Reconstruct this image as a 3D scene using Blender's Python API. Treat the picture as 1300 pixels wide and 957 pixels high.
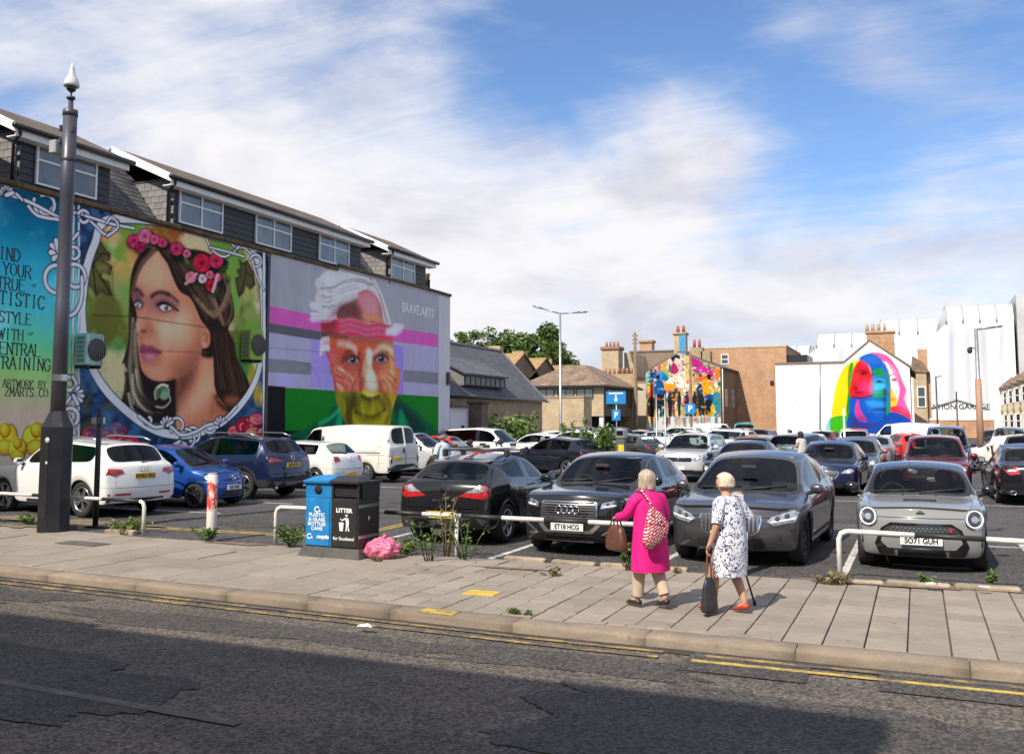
import bpy,bmesh,math,random
import numpy as np
from math import radians as RD,sin,cos,pi,sqrt
from mathutils import Vector,Matrix,noise
from mathutils.bvhtree import BVHTree
random.seed(7)
RNG=np.random.default_rng(7)
SC=bpy.context.scene
for o in list(bpy.data.objects):bpy.data.objects.remove(o)
COL=SC.collection
# ------------------------------------------------------------------ camera
cam_d=bpy.data.cameras.new('camera');cam=bpy.data.objects.new('camera',cam_d);COL.objects.link(cam)
FPX,HY,CY,CX,VPX,EYE=1186.,535.,434.,650.,1165.,2.0
PITCH=math.atan((HY-CY)/FPX);YAW=math.atan((VPX-CX)/(FPX/cos(PITCH)))
cam.location=(0,0,EYE);cam.rotation_euler=(pi/2+PITCH,0,YAW)
cam_d.sensor_width=36;cam_d.lens=36*FPX/1300;cam_d.shift_y=-(478.5-CY)/1300
cam_d.clip_start=.1;cam_d.clip_end=3000
SC.camera=cam
# ------------------------------------------------------------------ light
SUN_DIR=Vector((.30,1.28,-1.42)).normalized()
SUN_EL=math.asin(-SUN_DIR.z);SUN_AZ=math.atan2(-SUN_DIR.x,-SUN_DIR.y)
sd=bpy.data.lights.new('sun','SUN');sd.energy=3.9;sd.angle=RD(.5);sd.color=(1,.925,.80)
sun=bpy.data.objects.new('sun',sd);COL.objects.link(sun);sun.rotation_euler=SUN_DIR.to_track_quat('-Z','Y').to_euler()
W=bpy.data.worlds.new('World');SC.world=W;W.use_nodes=True
SC.view_settings.view_transform='Standard';SC.view_settings.look='None'
SC.view_settings.exposure=.56;SC.view_settings.gamma=1;SC.view_settings.use_curve_mapping=False
SC.cycles.max_bounces=8;SC.cycles.transparent_max_bounces=12
def ray_dir(px,py):
 v=Vector(((px-CX)/FPX,-(py-CY)/FPX,-1));v.normalize()
 return cam.rotation_euler.to_matrix()@v
def build_world():
 nt=W.node_tree;N=nt.nodes;Lk=nt.links;N.clear()
 def nd(t,**k):
  n=N.new(t)
  for a,b in k.items():setattr(n,a,b)
  return n
 def math_(op,a,b=None,c=None):
  n=nd('ShaderNodeMath',operation=op)
  for i,v in enumerate((a,b,c)):
   if v is None:continue
   if isinstance(v,(int,float)):n.inputs[i].default_value=v
   else:Lk.new(v,n.inputs[i])
  return n.outputs[0]
 sky=nd('ShaderNodeTexSky',sky_type='NISHITA',sun_disc=False)
 sky.sun_elevation=SUN_EL;sky.sun_rotation=SUN_AZ;sky.altitude=0;sky.air_density=1.0;sky.dust_density=.5;sky.ozone_density=2.5
 tc=nd('ShaderNodeTexCoord');sep=nd('ShaderNodeSeparateXYZ');Lk.new(tc.outputs['Generated'],sep.inputs[0])
 zz=math_('ADD',math_('MAXIMUM',sep.outputs[2],0),.16)
 u=math_('DIVIDE',sep.outputs[0],zz);v=math_('DIVIDE',sep.outputs[1],zz)
 cmb=nd('ShaderNodeCombineXYZ');Lk.new(u,cmb.inputs[0]);Lk.new(v,cmb.inputs[1])
 def fbm(scale,detail,rough,dist,rot=0,stretch=(1,1,1),loc=(0,0,0),src=None,rx=0):
  mp=nd('ShaderNodeMapping');mp.inputs['Rotation'].default_value=(0,rx,rot);mp.inputs['Scale'].default_value=stretch;mp.inputs['Location'].default_value=loc
  Lk.new(src or cmb.outputs[0],mp.inputs[0])
  n=nd('ShaderNodeTexNoise');n.inputs['Scale'].default_value=scale;n.inputs['Detail'].default_value=detail
  n.inputs['Roughness'].default_value=rough;n.inputs['Distortion'].default_value=dist
  Lk.new(mp.outputs[0],n.inputs['Vector']);return n.outputs[0]
 def bump(px,py,k,amp):
  d=ray_dir(px,py)
  dt=nd('ShaderNodeVectorMath',operation='DOT_PRODUCT');Lk.new(tc.outputs['Generated'],dt.inputs[0]);dt.inputs[1].default_value=d
  return math_('MULTIPLY',math_('EXPONENT',math_('MULTIPLY',math_('SUBTRACT',dt.outputs['Value'],1),k)),amp)
 n1=fbm(3.0,10,.56,.5,-YAW,(1,1,2.2),(3.1,1.2,.3),tc.outputs['Generated'],.5)
 n2=fbm(2.4,10,.66,.5,.75,(1,1.9,1),(7,2,0))
 dens=math_('ADD',math_('MULTIPLY',n1,.98),math_('MULTIPLY',n2,.44))
 n4=fbm(2.2,10,.70,.8,-.5,(.35,2.4,1),(2,5,0));dens=math_('ADD',dens,math_('MULTIPLY',math_('SUBTRACT',n4,.5),.34))
 for b in[(960,100,60,-.20),(760,45,120,-.22),(1200,20,80,-.22),(700,120,700,-.14),(430,130,700,-.10),(20,60,300,-.10),(620,100,900,-.10),(560,20,200,-.14),(1030,235,350,-.22),(1290,170,300,-.08),(930,285,900,-.10),(1130,190,900,-.08),(120,60,30,.13),(330,240,30,.14),(620,290,40,.14),(850,215,200,.12),(1110,95,900,.15),(1180,130,900,.10),(1000,380,40,.15),(1240,330,80,.14),(720,380,60,.12),(1010,35,2500,.12),(960,60,2500,.10),(1180,240,1500,.10)]:
  dens=math_('ADD',dens,bump(*b))
 mr=nd('ShaderNodeMapRange',interpolation_type='SMOOTHSTEP');Lk.new(dens,mr.inputs[0])
 mr.inputs[1].default_value=.43;mr.inputs[2].default_value=1.03
 cov=math_('MULTIPLY',mr.outputs[0],.97)
 n3=fbm(5.5,8,.58,.3,0,(1,1,2.4),(1.7,9,0),tc.outputs['Generated'])
 low=nd('ShaderNodeMapRange',interpolation_type='SMOOTHSTEP');Lk.new(sep.outputs[2],low.inputs[0])
 low.inputs[1].default_value=.42;low.inputs[2].default_value=.02;low.inputs[3].default_value=.0;low.inputs[4].default_value=.13
 shade=nd('ShaderNodeMapRange',interpolation_type='SMOOTHSTEP');Lk.new(math_('ADD',n3,low.outputs[0]),shade.inputs[0])
 shade.inputs[1].default_value=.44;shade.inputs[2].default_value=.80
 cc=nd('ShaderNodeMix',data_type='RGBA');Lk.new(shade.outputs[0],cc.inputs[0])
 cc.inputs[6].default_value=(4.45,4.35,4.4,1);cc.inputs[7].default_value=(3.1,3.05,3.45,1)
 sk=nd('ShaderNodeMix',data_type='RGBA',blend_type='MULTIPLY');sk.inputs[0].default_value=1
 Lk.new(sky.outputs[0],sk.inputs[6]);sk.inputs[7].default_value=(.58,.68,.80,1)
 mx=nd('ShaderNodeMix',data_type='RGBA');Lk.new(cov,mx.inputs[0]);Lk.new(sk.outputs[2],mx.inputs[6]);Lk.new(cc.outputs[2],mx.inputs[7])
 bg=nd('ShaderNodeBackground');bg.inputs[1].default_value=.15;Lk.new(mx.outputs[2],bg.inputs[0])
 out=nd('ShaderNodeOutputWorld');Lk.new(bg.outputs[0],out.inputs[0])
build_world()
# ------------------------------------------------------------------ pixel to place (used to lay things out at their true spots)
_R=cam.rotation_euler.to_matrix()
def _ray(px,py):return _R@Vector(((px-CX)/FPX,-(py-CY)/FPX,-1))
def on_ground(px,py,z=0.):
 d=_ray(px,py);t=(z-EYE)/d.z;return Vector((t*d.x,t*d.y,z))
def on_x(px,py,X):
 d=_ray(px,py);t=X/d.x;return Vector((X,t*d.y,EYE+t*d.z))
def on_y(px,py,Y):
 d=_ray(px,py);t=Y/d.y;return Vector((t*d.x,Y,EYE+t*d.z))
# ------------------------------------------------------------------ materials
MATS={}
def pmat(name,col,rough=.6,metal=0.,coat=0.,spec=.5,emit=None,var=0.,vscale=8.,bump=0.,bscale=60.,alpha=None,rnd=0.,detail=5):
 """procedural Principled: base colour with noise variation (var), fine bump, per-object tone (rnd)"""
 if name in MATS:return MATS[name]
 m=bpy.data.materials.new(name);m.use_nodes=True;nt=m.node_tree;b=nt.nodes['Principled BSDF']
 c=(*col[:3],1)
 b.inputs['Base Color'].default_value=c;b.inputs['Roughness'].default_value=rough;b.inputs['Metallic'].default_value=metal
 b.inputs['Coat Weight'].default_value=coat;b.inputs['Coat Roughness'].default_value=.03;b.inputs['Specular IOR Level'].default_value=spec
 last=None
 if var or bump:
  tc=nt.nodes.new('ShaderNodeTexCoord')
 if var:
  n=nt.nodes.new('ShaderNodeTexNoise');n.inputs['Scale'].default_value=vscale;n.inputs['Detail'].default_value=detail;n.inputs['Roughness'].default_value=.62
  nt.links.new(tc.outputs['Object'],n.inputs['Vector'])
  r=nt.nodes.new('ShaderNodeMapRange');r.inputs[1].default_value=.3;r.inputs[2].default_value=.7;r.inputs[3].default_value=1-var;r.inputs[4].default_value=1+var
  nt.links.new(n.outputs[0],r.inputs[0])
  h=nt.nodes.new('ShaderNodeMix');h.data_type='RGBA';h.blend_type='MULTIPLY';h.inputs[0].default_value=1;h.inputs[6].default_value=c
  nt.links.new(r.outputs[0],h.inputs[7]);last=h.outputs[2]
 if rnd:
  oi=nt.nodes.new('ShaderNodeObjectInfo');r=nt.nodes.new('ShaderNodeMapRange');r.inputs[3].default_value=1-rnd;r.inputs[4].default_value=1+rnd
  nt.links.new(oi.outputs['Random'],r.inputs[0])
  h=nt.nodes.new('ShaderNodeMix');h.data_type='RGBA';h.blend_type='MULTIPLY';h.inputs[0].default_value=1;h.inputs[6].default_value=c
  if last:nt.links.new(last,h.inputs[6])
  nt.links.new(r.outputs[0],h.inputs[7]);last=h.outputs[2]
 if last:nt.links.new(last,b.inputs['Base Color'])
 if bump:
  n=nt.nodes.new('ShaderNodeTexNoise');n.inputs['Scale'].default_value=bscale;n.inputs['Detail'].default_value=4
  nt.links.new(tc.outputs['Object'],n.inputs['Vector'])
  bp=nt.nodes.new('ShaderNodeBump');bp.inputs['Strength'].default_value=bump;bp.inputs['Distance'].default_value=.02
  nt.links.new(n.outputs[0],bp.inputs['Height']);nt.links.new(bp.outputs[0],b.inputs['Normal'])
 if emit:b.inputs['Emission Color'].default_value=(*emit[:3],1);b.inputs['Emission Strength'].default_value=emit[3]
 MATS[name]=m;return m
def nodes_of(name,rough=.8):
 m=bpy.data.materials.new(name);m.use_nodes=True;MATS[name]=m
 b=m.node_tree.nodes['Principled BSDF'];b.inputs['Roughness'].default_value=rough
 nt=m.node_tree
 def nd(t,**k):
  n=nt.nodes.new(t)
  for a,v in k.items():setattr(n,a,v)
  return n
 return m,b,nd,nt.links.new
def ramp(nd,stops):
 r=nd('ShaderNodeValToRGB');e=r.color_ramp.elements
 while len(e)<len(stops):e.new(.5)
 for i,(p,c)in enumerate(stops):e[i].position=p;e[i].color=(*c,1)if len(c)==3 else c
 return r
def mixn(nd,lk,fac,a,b,mode='MIX'):
 n=nd('ShaderNodeMix',data_type='RGBA',blend_type=mode)
 for s,v in((0,fac),(6,a),(7,b)):
  if isinstance(v,(int,float)):n.inputs[s].default_value=v
  elif isinstance(v,tuple):n.inputs[s].default_value=(*v[:3],1)
  else:lk(v,n.inputs[s])
 return n.outputs[2]
def noise_n(nd,lk,vec,scale,detail=6,rough=.6,dist=0):
 n=nd('ShaderNodeTexNoise');n.inputs['Scale'].default_value=scale;n.inputs['Detail'].default_value=detail;n.inputs['Roughness'].default_value=rough;n.inputs['Distortion'].default_value=dist
 lk(vec,n.inputs['Vector']);return n.outputs[0]
def rng_n(nd,lk,val,a,b,c=0.,d=1.):
 r=nd('ShaderNodeMapRange');lk(val,r.inputs[0])
 for i,v in enumerate((a,b,c,d)):r.inputs[1+i].default_value=v
 return r.outputs[0]
def vscale_n(nd,lk,vec,s,rot=(0,0,0)):
 mp=nd('ShaderNodeMapping');mp.inputs['Scale'].default_value=s;mp.inputs['Rotation'].default_value=rot;lk(vec,mp.inputs[0]);return mp.outputs[0]
def asphalt(name,base,light,brown=0.,wear=.5):
 m,b,nd,lk=nodes_of(name,.85)
 tc=nd('ShaderNodeTexCoord');v=tc.outputs['Object']
 big=noise_n(nd,lk,v,.35,6,.65,.6);mid=noise_n(nd,lk,v,2.2,6,.7);fine=noise_n(nd,lk,v,70,3,.8)
 streak=noise_n(nd,lk,vscale_n(nd,lk,v,(.25,1.6,1)),1.3,6,.65)
 f1=rng_n(nd,lk,big,.38,.66);c=mixn(nd,lk,f1,base,light)
 c=mixn(nd,lk,rng_n(nd,lk,streak,.45,.75,0,wear),c,tuple(x*1.35 for x in light))
 c=mixn(nd,lk,rng_n(nd,lk,mid,.52,.74,0,.55),c,tuple(x*.55 for x in base))
 if brown:c=mixn(nd,lk,rng_n(nd,lk,noise_n(nd,lk,v,.8,6,.7),.42,.7,0,brown),c,(.12,.098,.078))
 vo=nd('ShaderNodeTexVoronoi');vo.inputs['Scale'].default_value=42;lk(v,vo.inputs['Vector'])
 sp=rng_n(nd,lk,vo.outputs['Color'],.2,.9,.4,1.7)
 c=mixn(nd,lk,1,c,sp,'MULTIPLY');c=mixn(nd,lk,1,c,rng_n(nd,lk,fine,.3,.7,.65,1.35),'MULTIPLY')
 lk(c,b.inputs['Base Color'])
 bp=nd('ShaderNodeBump');bp.inputs['Strength'].default_value=.5;bp.inputs['Distance'].default_value=.012;lk(vo.outputs['Distance'],bp.inputs['Height']);lk(bp.outputs[0],b.inputs['Normal'])
 return m
def paint_line(name,col,under,amt=.5,scale=5.):
 """worn road paint: colour flakes off to what lies under"""
 m,b,nd,lk=nodes_of(name,.75)
 tc=nd('ShaderNodeTexCoord');v=tc.outputs['Object']
 n=noise_n(nd,lk,v,scale,8,.75);n2=noise_n(nd,lk,v,60,3,.7)
 f=rng_n(nd,lk,n,amt-.06,amt+.10);f2=rng_n(nd,lk,n2,.3,.7,.75,1.2)
 c=mixn(nd,lk,f,under,col);c=mixn(nd,lk,1,c,f2,'MULTIPLY');lk(c,b.inputs['Base Color']);return m
def brick_mat(name,c1,c2,mortar,scale=1.,rough=.85,axis='XZ',soot=.3,bw=.225,bh=.075):
 m,b,nd,lk=nodes_of(name,rough)
 tc=nd('ShaderNodeTexCoord');sp=nd('ShaderNodeSeparateXYZ');lk(tc.outputs['Object'],sp.inputs[0])
 cb=nd('ShaderNodeCombineXYZ');
 ad=nd('ShaderNodeMath',operation='ADD');lk(sp.outputs[0],ad.inputs[0]);lk(sp.outputs[1],ad.inputs[1])
 lk(ad.outputs[0],cb.inputs[0]);lk(sp.outputs[2],cb.inputs[1])
 br=nd('ShaderNodeTexBrick');br.inputs['Scale'].default_value=scale;br.inputs['Brick Width'].default_value=bw;br.inputs['Row Height'].default_value=bh;br.inputs['Mortar Size'].default_value=.008
 br.inputs['Color1'].default_value=(*c1,1);br.inputs['Color2'].default_value=(*c2,1);br.inputs['Mortar'].default_value=(*mortar,1);br.inputs['Bias'].default_value=-.1
 lk(cb.outputs[0],br.inputs['Vector'])
 n=noise_n(nd,lk,tc.outputs['Object'],.7,6,.7);n2=noise_n(nd,lk,tc.outputs['Object'],6,4,.7)
 c=mixn(nd,lk,1,br.outputs[0],rng_n(nd,lk,n,.3,.7,1-soot,1+soot*.5),'MULTIPLY')
 c=mixn(nd,lk,1,c,rng_n(nd,lk,n2,.3,.7,.8,1.2),'MULTIPLY');lk(c,b.inputs['Base Color'])
 bp=nd('ShaderNodeBump');bp.inputs['Strength'].default_value=.4;bp.inputs['Distance'].default_value=.01;lk(br.outputs['Fac'],bp.inputs['Height']);bp.invert=True;lk(bp.outputs[0],b.inputs['Normal'])
 return m
def stained(name,col,stain,amt=.4,vert=True,rough=.85,scale=1.):
 """render or concrete with run-down streaks and blotches"""
 m,b,nd,lk=nodes_of(name,rough)
 tc=nd('ShaderNodeTexCoord');v=tc.outputs['Object']
 st=noise_n(nd,lk,vscale_n(nd,lk,v,(3,3,.25)if vert else(1,1,1)),1.2*scale,7,.7);bl=noise_n(nd,lk,v,.9*scale,7,.7);f=noise_n(nd,lk,v,25*scale,4,.7)
 c=mixn(nd,lk,rng_n(nd,lk,st,.42,.78,0,amt),col,stain);c=mixn(nd,lk,rng_n(nd,lk,bl,.45,.75,0,amt*.8),c,stain)
 c=mixn(nd,lk,1,c,rng_n(nd,lk,f,.3,.7,.9,1.1),'MULTIPLY');lk(c,b.inputs['Base Color'])
 bp=nd('ShaderNodeBump');bp.inputs['Strength'].default_value=.25;bp.inputs['Distance'].default_value=.01;lk(f,bp.inputs['Height']);lk(bp.outputs[0],b.inputs['Normal'])
 return m
# ------------------------------------------------------------------ objects
def tag(o,label=None,cat=None,group=None,kind=None):
 if label:o['label']=label
 if cat:o['category']=cat
 if group:o['group']=group
 if kind:o['kind']=kind
 return o
def empty(name,loc=(0,0,0),rz=0.,label=None,cat=None,group=None):
 o=bpy.data.objects.new(name,None);COL.objects.link(o);o.location=loc;o.rotation_euler=(0,0,rz);o.empty_display_size=.2
 return tag(o,label,cat,group)
def link(name,me,parent=None,loc=None,rot=None):
 o=bpy.data.objects.new(name,me);COL.objects.link(o)
 if parent:o.parent=parent
 if loc is not None:o.location=loc
 if rot is not None:o.rotation_euler=rot
 return o
def copy_tree(o,parent=None):
 c=o.copy();COL.objects.link(c);c.parent=parent
 for ch in list(o.children):copy_tree(ch,c)
 return c
class MB:
 """collects shapes into one mesh"""
 def __init__(s):s.v=[];s.f=[];s.m=[];s.sm=[]
 def add(s,vs,fs,mi=0,smooth=False):
  k=len(s.v);s.v+=[tuple(v)for v in vs];s.f+=[tuple(i+k for i in f)for f in fs];s.m+=[mi]*len(fs);s.sm+=[smooth]*len(fs);return s
 def box(s,c,d,rz=0.,mi=0,M=None):
  x,y,z=d[0]/2,d[1]/2,d[2]/2;vs=[]
  for i in range(8):
   p=Vector(((x if i&1 else-x),(y if i&2 else-y),(z if i&4 else-z)))
   if rz:p=Matrix.Rotation(rz,3,'Z')@p
   if M:p=M@p
   vs.append(p+Vector(c))
  return s.add(vs,[(0,2,3,1),(4,5,7,6),(0,1,5,4),(2,6,7,3),(1,3,7,5),(0,4,6,2)],mi)
 def bevel_box(s,c,d,b=.01,rz=0.,mi=0):
  x,y,z=d[0]/2,d[1]/2,d[2]/2;vs=[];R=Matrix.Rotation(rz,3,'Z')
  for zz,k in((-z,b),(-z+b,0),(z-b,0),(z,b)):
   for px,py in((-x+b,-y),(x-b,-y),(x,-y+b),(x,y-b),(x-b,y),(-x+b,y),(-x,y-b),(-x,-y+b)):
    vs.append(R@Vector((px-(k if px>0 else-k),py-(k if py>0 else-k),zz))+Vector(c))
  fs=[tuple(reversed(range(8))),tuple(range(24,32))]
  for r in range(3):
   for i in range(8):fs.append((r*8+i,r*8+(i+1)%8,r*8+8+(i+1)%8,r*8+8+i))
  return s.add(vs,fs,mi)
 def quad(s,a,b,c,d,mi=0):return s.add([a,b,c,d],[(0,1,2,3)],mi)
 def poly(s,pts,mi=0):return s.add(pts,[tuple(range(len(pts)))],mi)
 def prism(s,pts,vec,mi=0):
  """closed solid: polygon swept along a vector"""
  n=len(pts);a=[Vector(p)for p in pts];b=[p+Vector(vec)for p in a]
  nrm=Vector((0,0,0))
  for i in range(n):nrm+=a[i].cross(a[(i+1)%n])
  if nrm.dot(Vector(vec))>0:a,b=b,a
  fs=[tuple(range(n)),tuple(reversed(range(n,2*n)))]
  for i in range(n):j=(i+1)%n;fs.append((i,n+i,n+j,j))
  return s.add(a+b,fs,mi)
 def tube(s,pts,r,n=8,mi=0,cap=True,smooth=True):
  pts=[Vector(p)for p in pts];m=len(pts);rr=r if hasattr(r,'__len__')else[r]*m;vs=[];fs=[]
  t0=(pts[1]-pts[0]).normalized();a=t0.orthogonal().normalized();prev=t0
  for i,p in enumerate(pts):
   t=(pts[min(i+1,m-1)]-pts[max(i-1,0)]).normalized()
   q=prev.rotation_difference(t);a=(q@a);a=(a-t*a.dot(t)).normalized();prev=t;b=t.cross(a)
   for k in range(n):th=2*pi*k/n;vs.append(p+(a*cos(th)+b*sin(th))*rr[i])
  for i in range(m-1):
   for k in range(n):j=(k+1)%n;fs.append((i*n+k,i*n+j,(i+1)*n+j,(i+1)*n+k))
  if cap:fs+=[tuple(reversed(range(n))),tuple(range((m-1)*n,m*n))]
  return s.add(vs,fs,mi,smooth)
 def lathe(s,prof,n=20,c=(0,0,0),axis='Z',mi=0,smooth=True,cap=True,sq=1.):
  vs=[];fs=[]
  for r,z in prof:
   for k in range(n):
    th=2*pi*k/n;x,y=r*cos(th),r*sin(th)*sq
    p=(x,y,z)if axis=='Z' else((x,z,y)if axis=='Y' else(z,x,y))
    vs.append(Vector(p)+Vector(c))
  m=len(prof)
  for i in range(m-1):
   for k in range(n):
    j=(k+1)%n;q=(i*n+k,i*n+j,(i+1)*n+j,(i+1)*n+k)
    fs.append(q if axis!='Y' else q[::-1])
  if cap:
   a,b=tuple(reversed(range(n))),tuple(range((m-1)*n,m*n))
   fs+=[a,b]if axis!='Y' else[a[::-1],b[::-1]]
  return s.add(vs,fs,mi,smooth)
 def rings(s,rs,mi=0,smooth=True,cap=True):
  n=len(rs[0]);vs=[p for r in rs for p in r];fs=[]
  for i in range(len(rs)-1):
   for k in range(n):j=(k+1)%n;fs.append((i*n+k,i*n+j,(i+1)*n+j,(i+1)*n+k))
  if cap:fs+=[tuple(reversed(range(n))),tuple(range((len(rs)-1)*n,len(rs)*n))]
  return s.add(vs,fs,mi,smooth)
 def mesh(s,name,mats):
  me=bpy.data.meshes.new(name);me.from_pydata(s.v,[],s.f)
  for m in(mats if isinstance(mats,(list,tuple))else[mats]):me.materials.append(m)
  me.polygons.foreach_set('material_index',s.m);me.polygons.foreach_set('use_smooth',s.sm);me.update();return me
 def build(s,name,mats,parent=None,loc=None,rot=None):return link(name,s.mesh(name,mats),parent,loc,rot)
def subd(o,lv=1):
 """bake a subdivision into the object's mesh"""
 md=o.modifiers.new('s','SUBSURF');md.levels=lv;md.render_levels=lv
 dg=bpy.context.evaluated_depsgraph_get();me=bpy.data.meshes.new_from_object(o.evaluated_get(dg));o.modifiers.clear();o.data=me;return o
def text_mesh(txt,size,mat,extrude=0.,align='CENTER',bold=0.,spacing=1.,xs=1.):
 cu=bpy.data.curves.new('lettering','FONT');cu.body=txt;cu.size=size;cu.align_x=align;cu.align_y='CENTER';cu.extrude=extrude;cu.offset=bold;cu.space_character=spacing;cu.resolution_u=3;cu.space_line=.8
 t=bpy.data.objects.new('lettering',cu);COL.objects.link(t)
 dg=bpy.context.evaluated_depsgraph_get();me=bpy.data.meshes.new_from_object(t.evaluated_get(dg));bpy.data.objects.remove(t)
 if xs!=1:me.transform(Matrix.Diagonal((xs,1,1,1)))
 me.materials.clear();me.materials.append(mat);return me
def struct(o):o['kind']='structure';return o
M_white=pmat('white_paint',(.78,.77,.74),.45,var=.06,vscale=3)
M_black=pmat('black_paint',(.018,.018,.02),.45,var=.3,vscale=5)
M_rubber=pmat('rubber',(.022,.022,.023),.8,bump=.1)
M_trim=pmat('black_plastic',(.028,.028,.03),.55,var=.15,vscale=20)
M_gloss_black=pmat('gloss_black',(.008,.008,.009),.12,coat=.5)
M_chrome=pmat('chrome',(.72,.73,.75),.14,1.)
M_alloy=pmat('alloy',(.50,.51,.53),.28,.9)
M_steel=pmat('galvanised_steel',(.36,.37,.38),.42,.7,var=.15,vscale=6)
# ------------------------------------------------------------------ ground, road, pavement, car park
ROADZ=-.10
M_road=asphalt('road_asphalt',(.064,.053,.045),(.128,.104,.084),.75)
M_patch=asphalt('road_patch_asphalt',(.050,.044,.040),(.072,.064,.057),0.,.2)
M_park=asphalt('car_park_asphalt',(.054,.050,.049),(.080,.075,.072),.12,.35)
g=MB();g.quad((-900,-300,ROADZ-.06),(900,-300,ROADZ-.06),(900,1500,ROADZ-.06),(-900,1500,ROADZ-.06))
struct(g.build('ground',pmat('earth',(.13,.11,.085),.95,var=.3,vscale=.3)))
g=MB();g.quad((-90,1.2,ROADZ),(90,1.2,ROADZ),(90,8.72,ROADZ),(-90,9.3,ROADZ))
road=struct(g.build('road',M_road))
def blob_sheet(name,cx,cy,rx,ry,z,mat,parent=None,seed=0,n=110,jag=.25,sq=1.):
 pts=[]
 for k in range(n):
  a=2*pi*k/n;e=1+jag*(noise.noise((cos(a)*2+seed*7.3,sin(a)*2,seed))*1.4+.30*noise.noise((cos(a)*9+seed*3,sin(a)*9,seed)))+.02*noise.noise((cos(a)*30,sin(a)*30,seed))
  ca,sa=cos(a),sin(a);ca=math.copysign(abs(ca)**sq,ca);sa=math.copysign(abs(sa)**sq,sa)
  pts.append((cx+ca*rx*e,cy+sa*ry*e,z))
 b=MB();b.poly(pts);return b.build(name,mat,parent)
for i,(x,y,rx,ry)in enumerate([(-6.3,7.85,2.5,.28),(-2.9,7.9,1.3,.3),(-11.4,8.2,2.0,.35),(-.6,6.6,2.1,.9),(-7.6,5.6,2.2,.8),(1.9,7.8,1.0,.55)]):
 blob_sheet('tar_patch',x,y,rx,ry,ROADZ+.004+.001*i,M_patch,road,i,jag=.35,sq=.6)
M_yel=paint_line('worn_yellow_paint',(.42,.28,.08),(.10,.085,.07),.52,3.)
M_yel2=paint_line('yellow_paint',(.52,.36,.07),(.10,.09,.07),.43,4.)
M_wht=paint_line('worn_white_paint',(.62,.60,.57),(.07,.068,.068),.42,6.)
M_wht2=paint_line('faded_white_paint',(.19,.175,.16),(.092,.078,.066),.60,5.)
def strip(a,b,w,z,m,name,parent,n=14):
 a=Vector(a);b=Vector(b);d=(b-a);L=d.length;n=int(L*14)+4;d.normalize();nn=Vector((-d.y,d.x));q=MB();vs=[];fs=[]
 for i in range(n+1):
  p=a+d*L*i/n
  for s in(-1,1):o=p+nn*s*(w/2*(1+.16*noise.noise((p.x*9,p.y*9,s*5))));vs.append((o.x,o.y,z))
 for i in range(n):fs.append((2*i,2*i+2,2*i+3,2*i+1))
 q.add(vs,fs);o=q.build(name,m,parent)
 if q.v and(Vector(o.data.polygons[0].normal).z<0):o.data.flip_normals()
 return o
def kerb_y(x):return 8.72+max(0,-x-3)*.045
def polystrip(pts,w,z,m,name,parent):
 vs=[];fs=[]
 for i,p in enumerate(pts):
  d=Vector(pts[min(i+1,len(pts)-1)])-Vector(pts[max(0,i-1)]);d.normalize();n=Vector((-d.y,d.x))
  for s in(-1,1):q=Vector(p)+n*s*w*(.5+.12*noise.noise((p[0]*9,s*4,p[1]*9)));vs.append((q.x,q.y,z))
 for i in range(len(pts)-1):fs.append((2*i,2*i+2,2*i+3,2*i+1))
 q=MB();q.add(vs,fs);return q.build(name,m,parent)
for off in(.16,.36):
 polystrip([(x,kerb_y(x)-off)for x in np.linspace(-26,-2.2,260)],.075,ROADZ+.012,M_yel,'yellow_line',road)
 polystrip([(x,kerb_y(x)-off)for x in np.linspace(-1.9,12,150)],.08,ROADZ+.012,M_yel2 if off>.2 else M_yel,'yellow_line',road)
for x in np.arange(-26,20,6.):strip((x,5.35+max(0,-x)*.02),(x+3.6,5.3+max(0,-x-3.6)*.02),.10,ROADZ+.011,M_wht2,'centre_line',road)
polystrip([(x,kerb_y(x)-.10)for x in np.linspace(-26,12,60)],.16,ROADZ+.008,pmat('gutter_grit',(.045,.04,.036),.95,var=.5,vscale=7,bump=.6,bscale=40),'gutter',road)
for x0,x1 in((-1.95,-.9),(-.35,1.0)):
 b=MB();b.quad((x0,8.02,ROADZ+.0105),(x1,8.0,ROADZ+.0105),(x1,8.64,ROADZ+.0105),(x0,8.66,ROADZ+.0105));b.build('tar_patch',M_patch,road)
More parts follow.
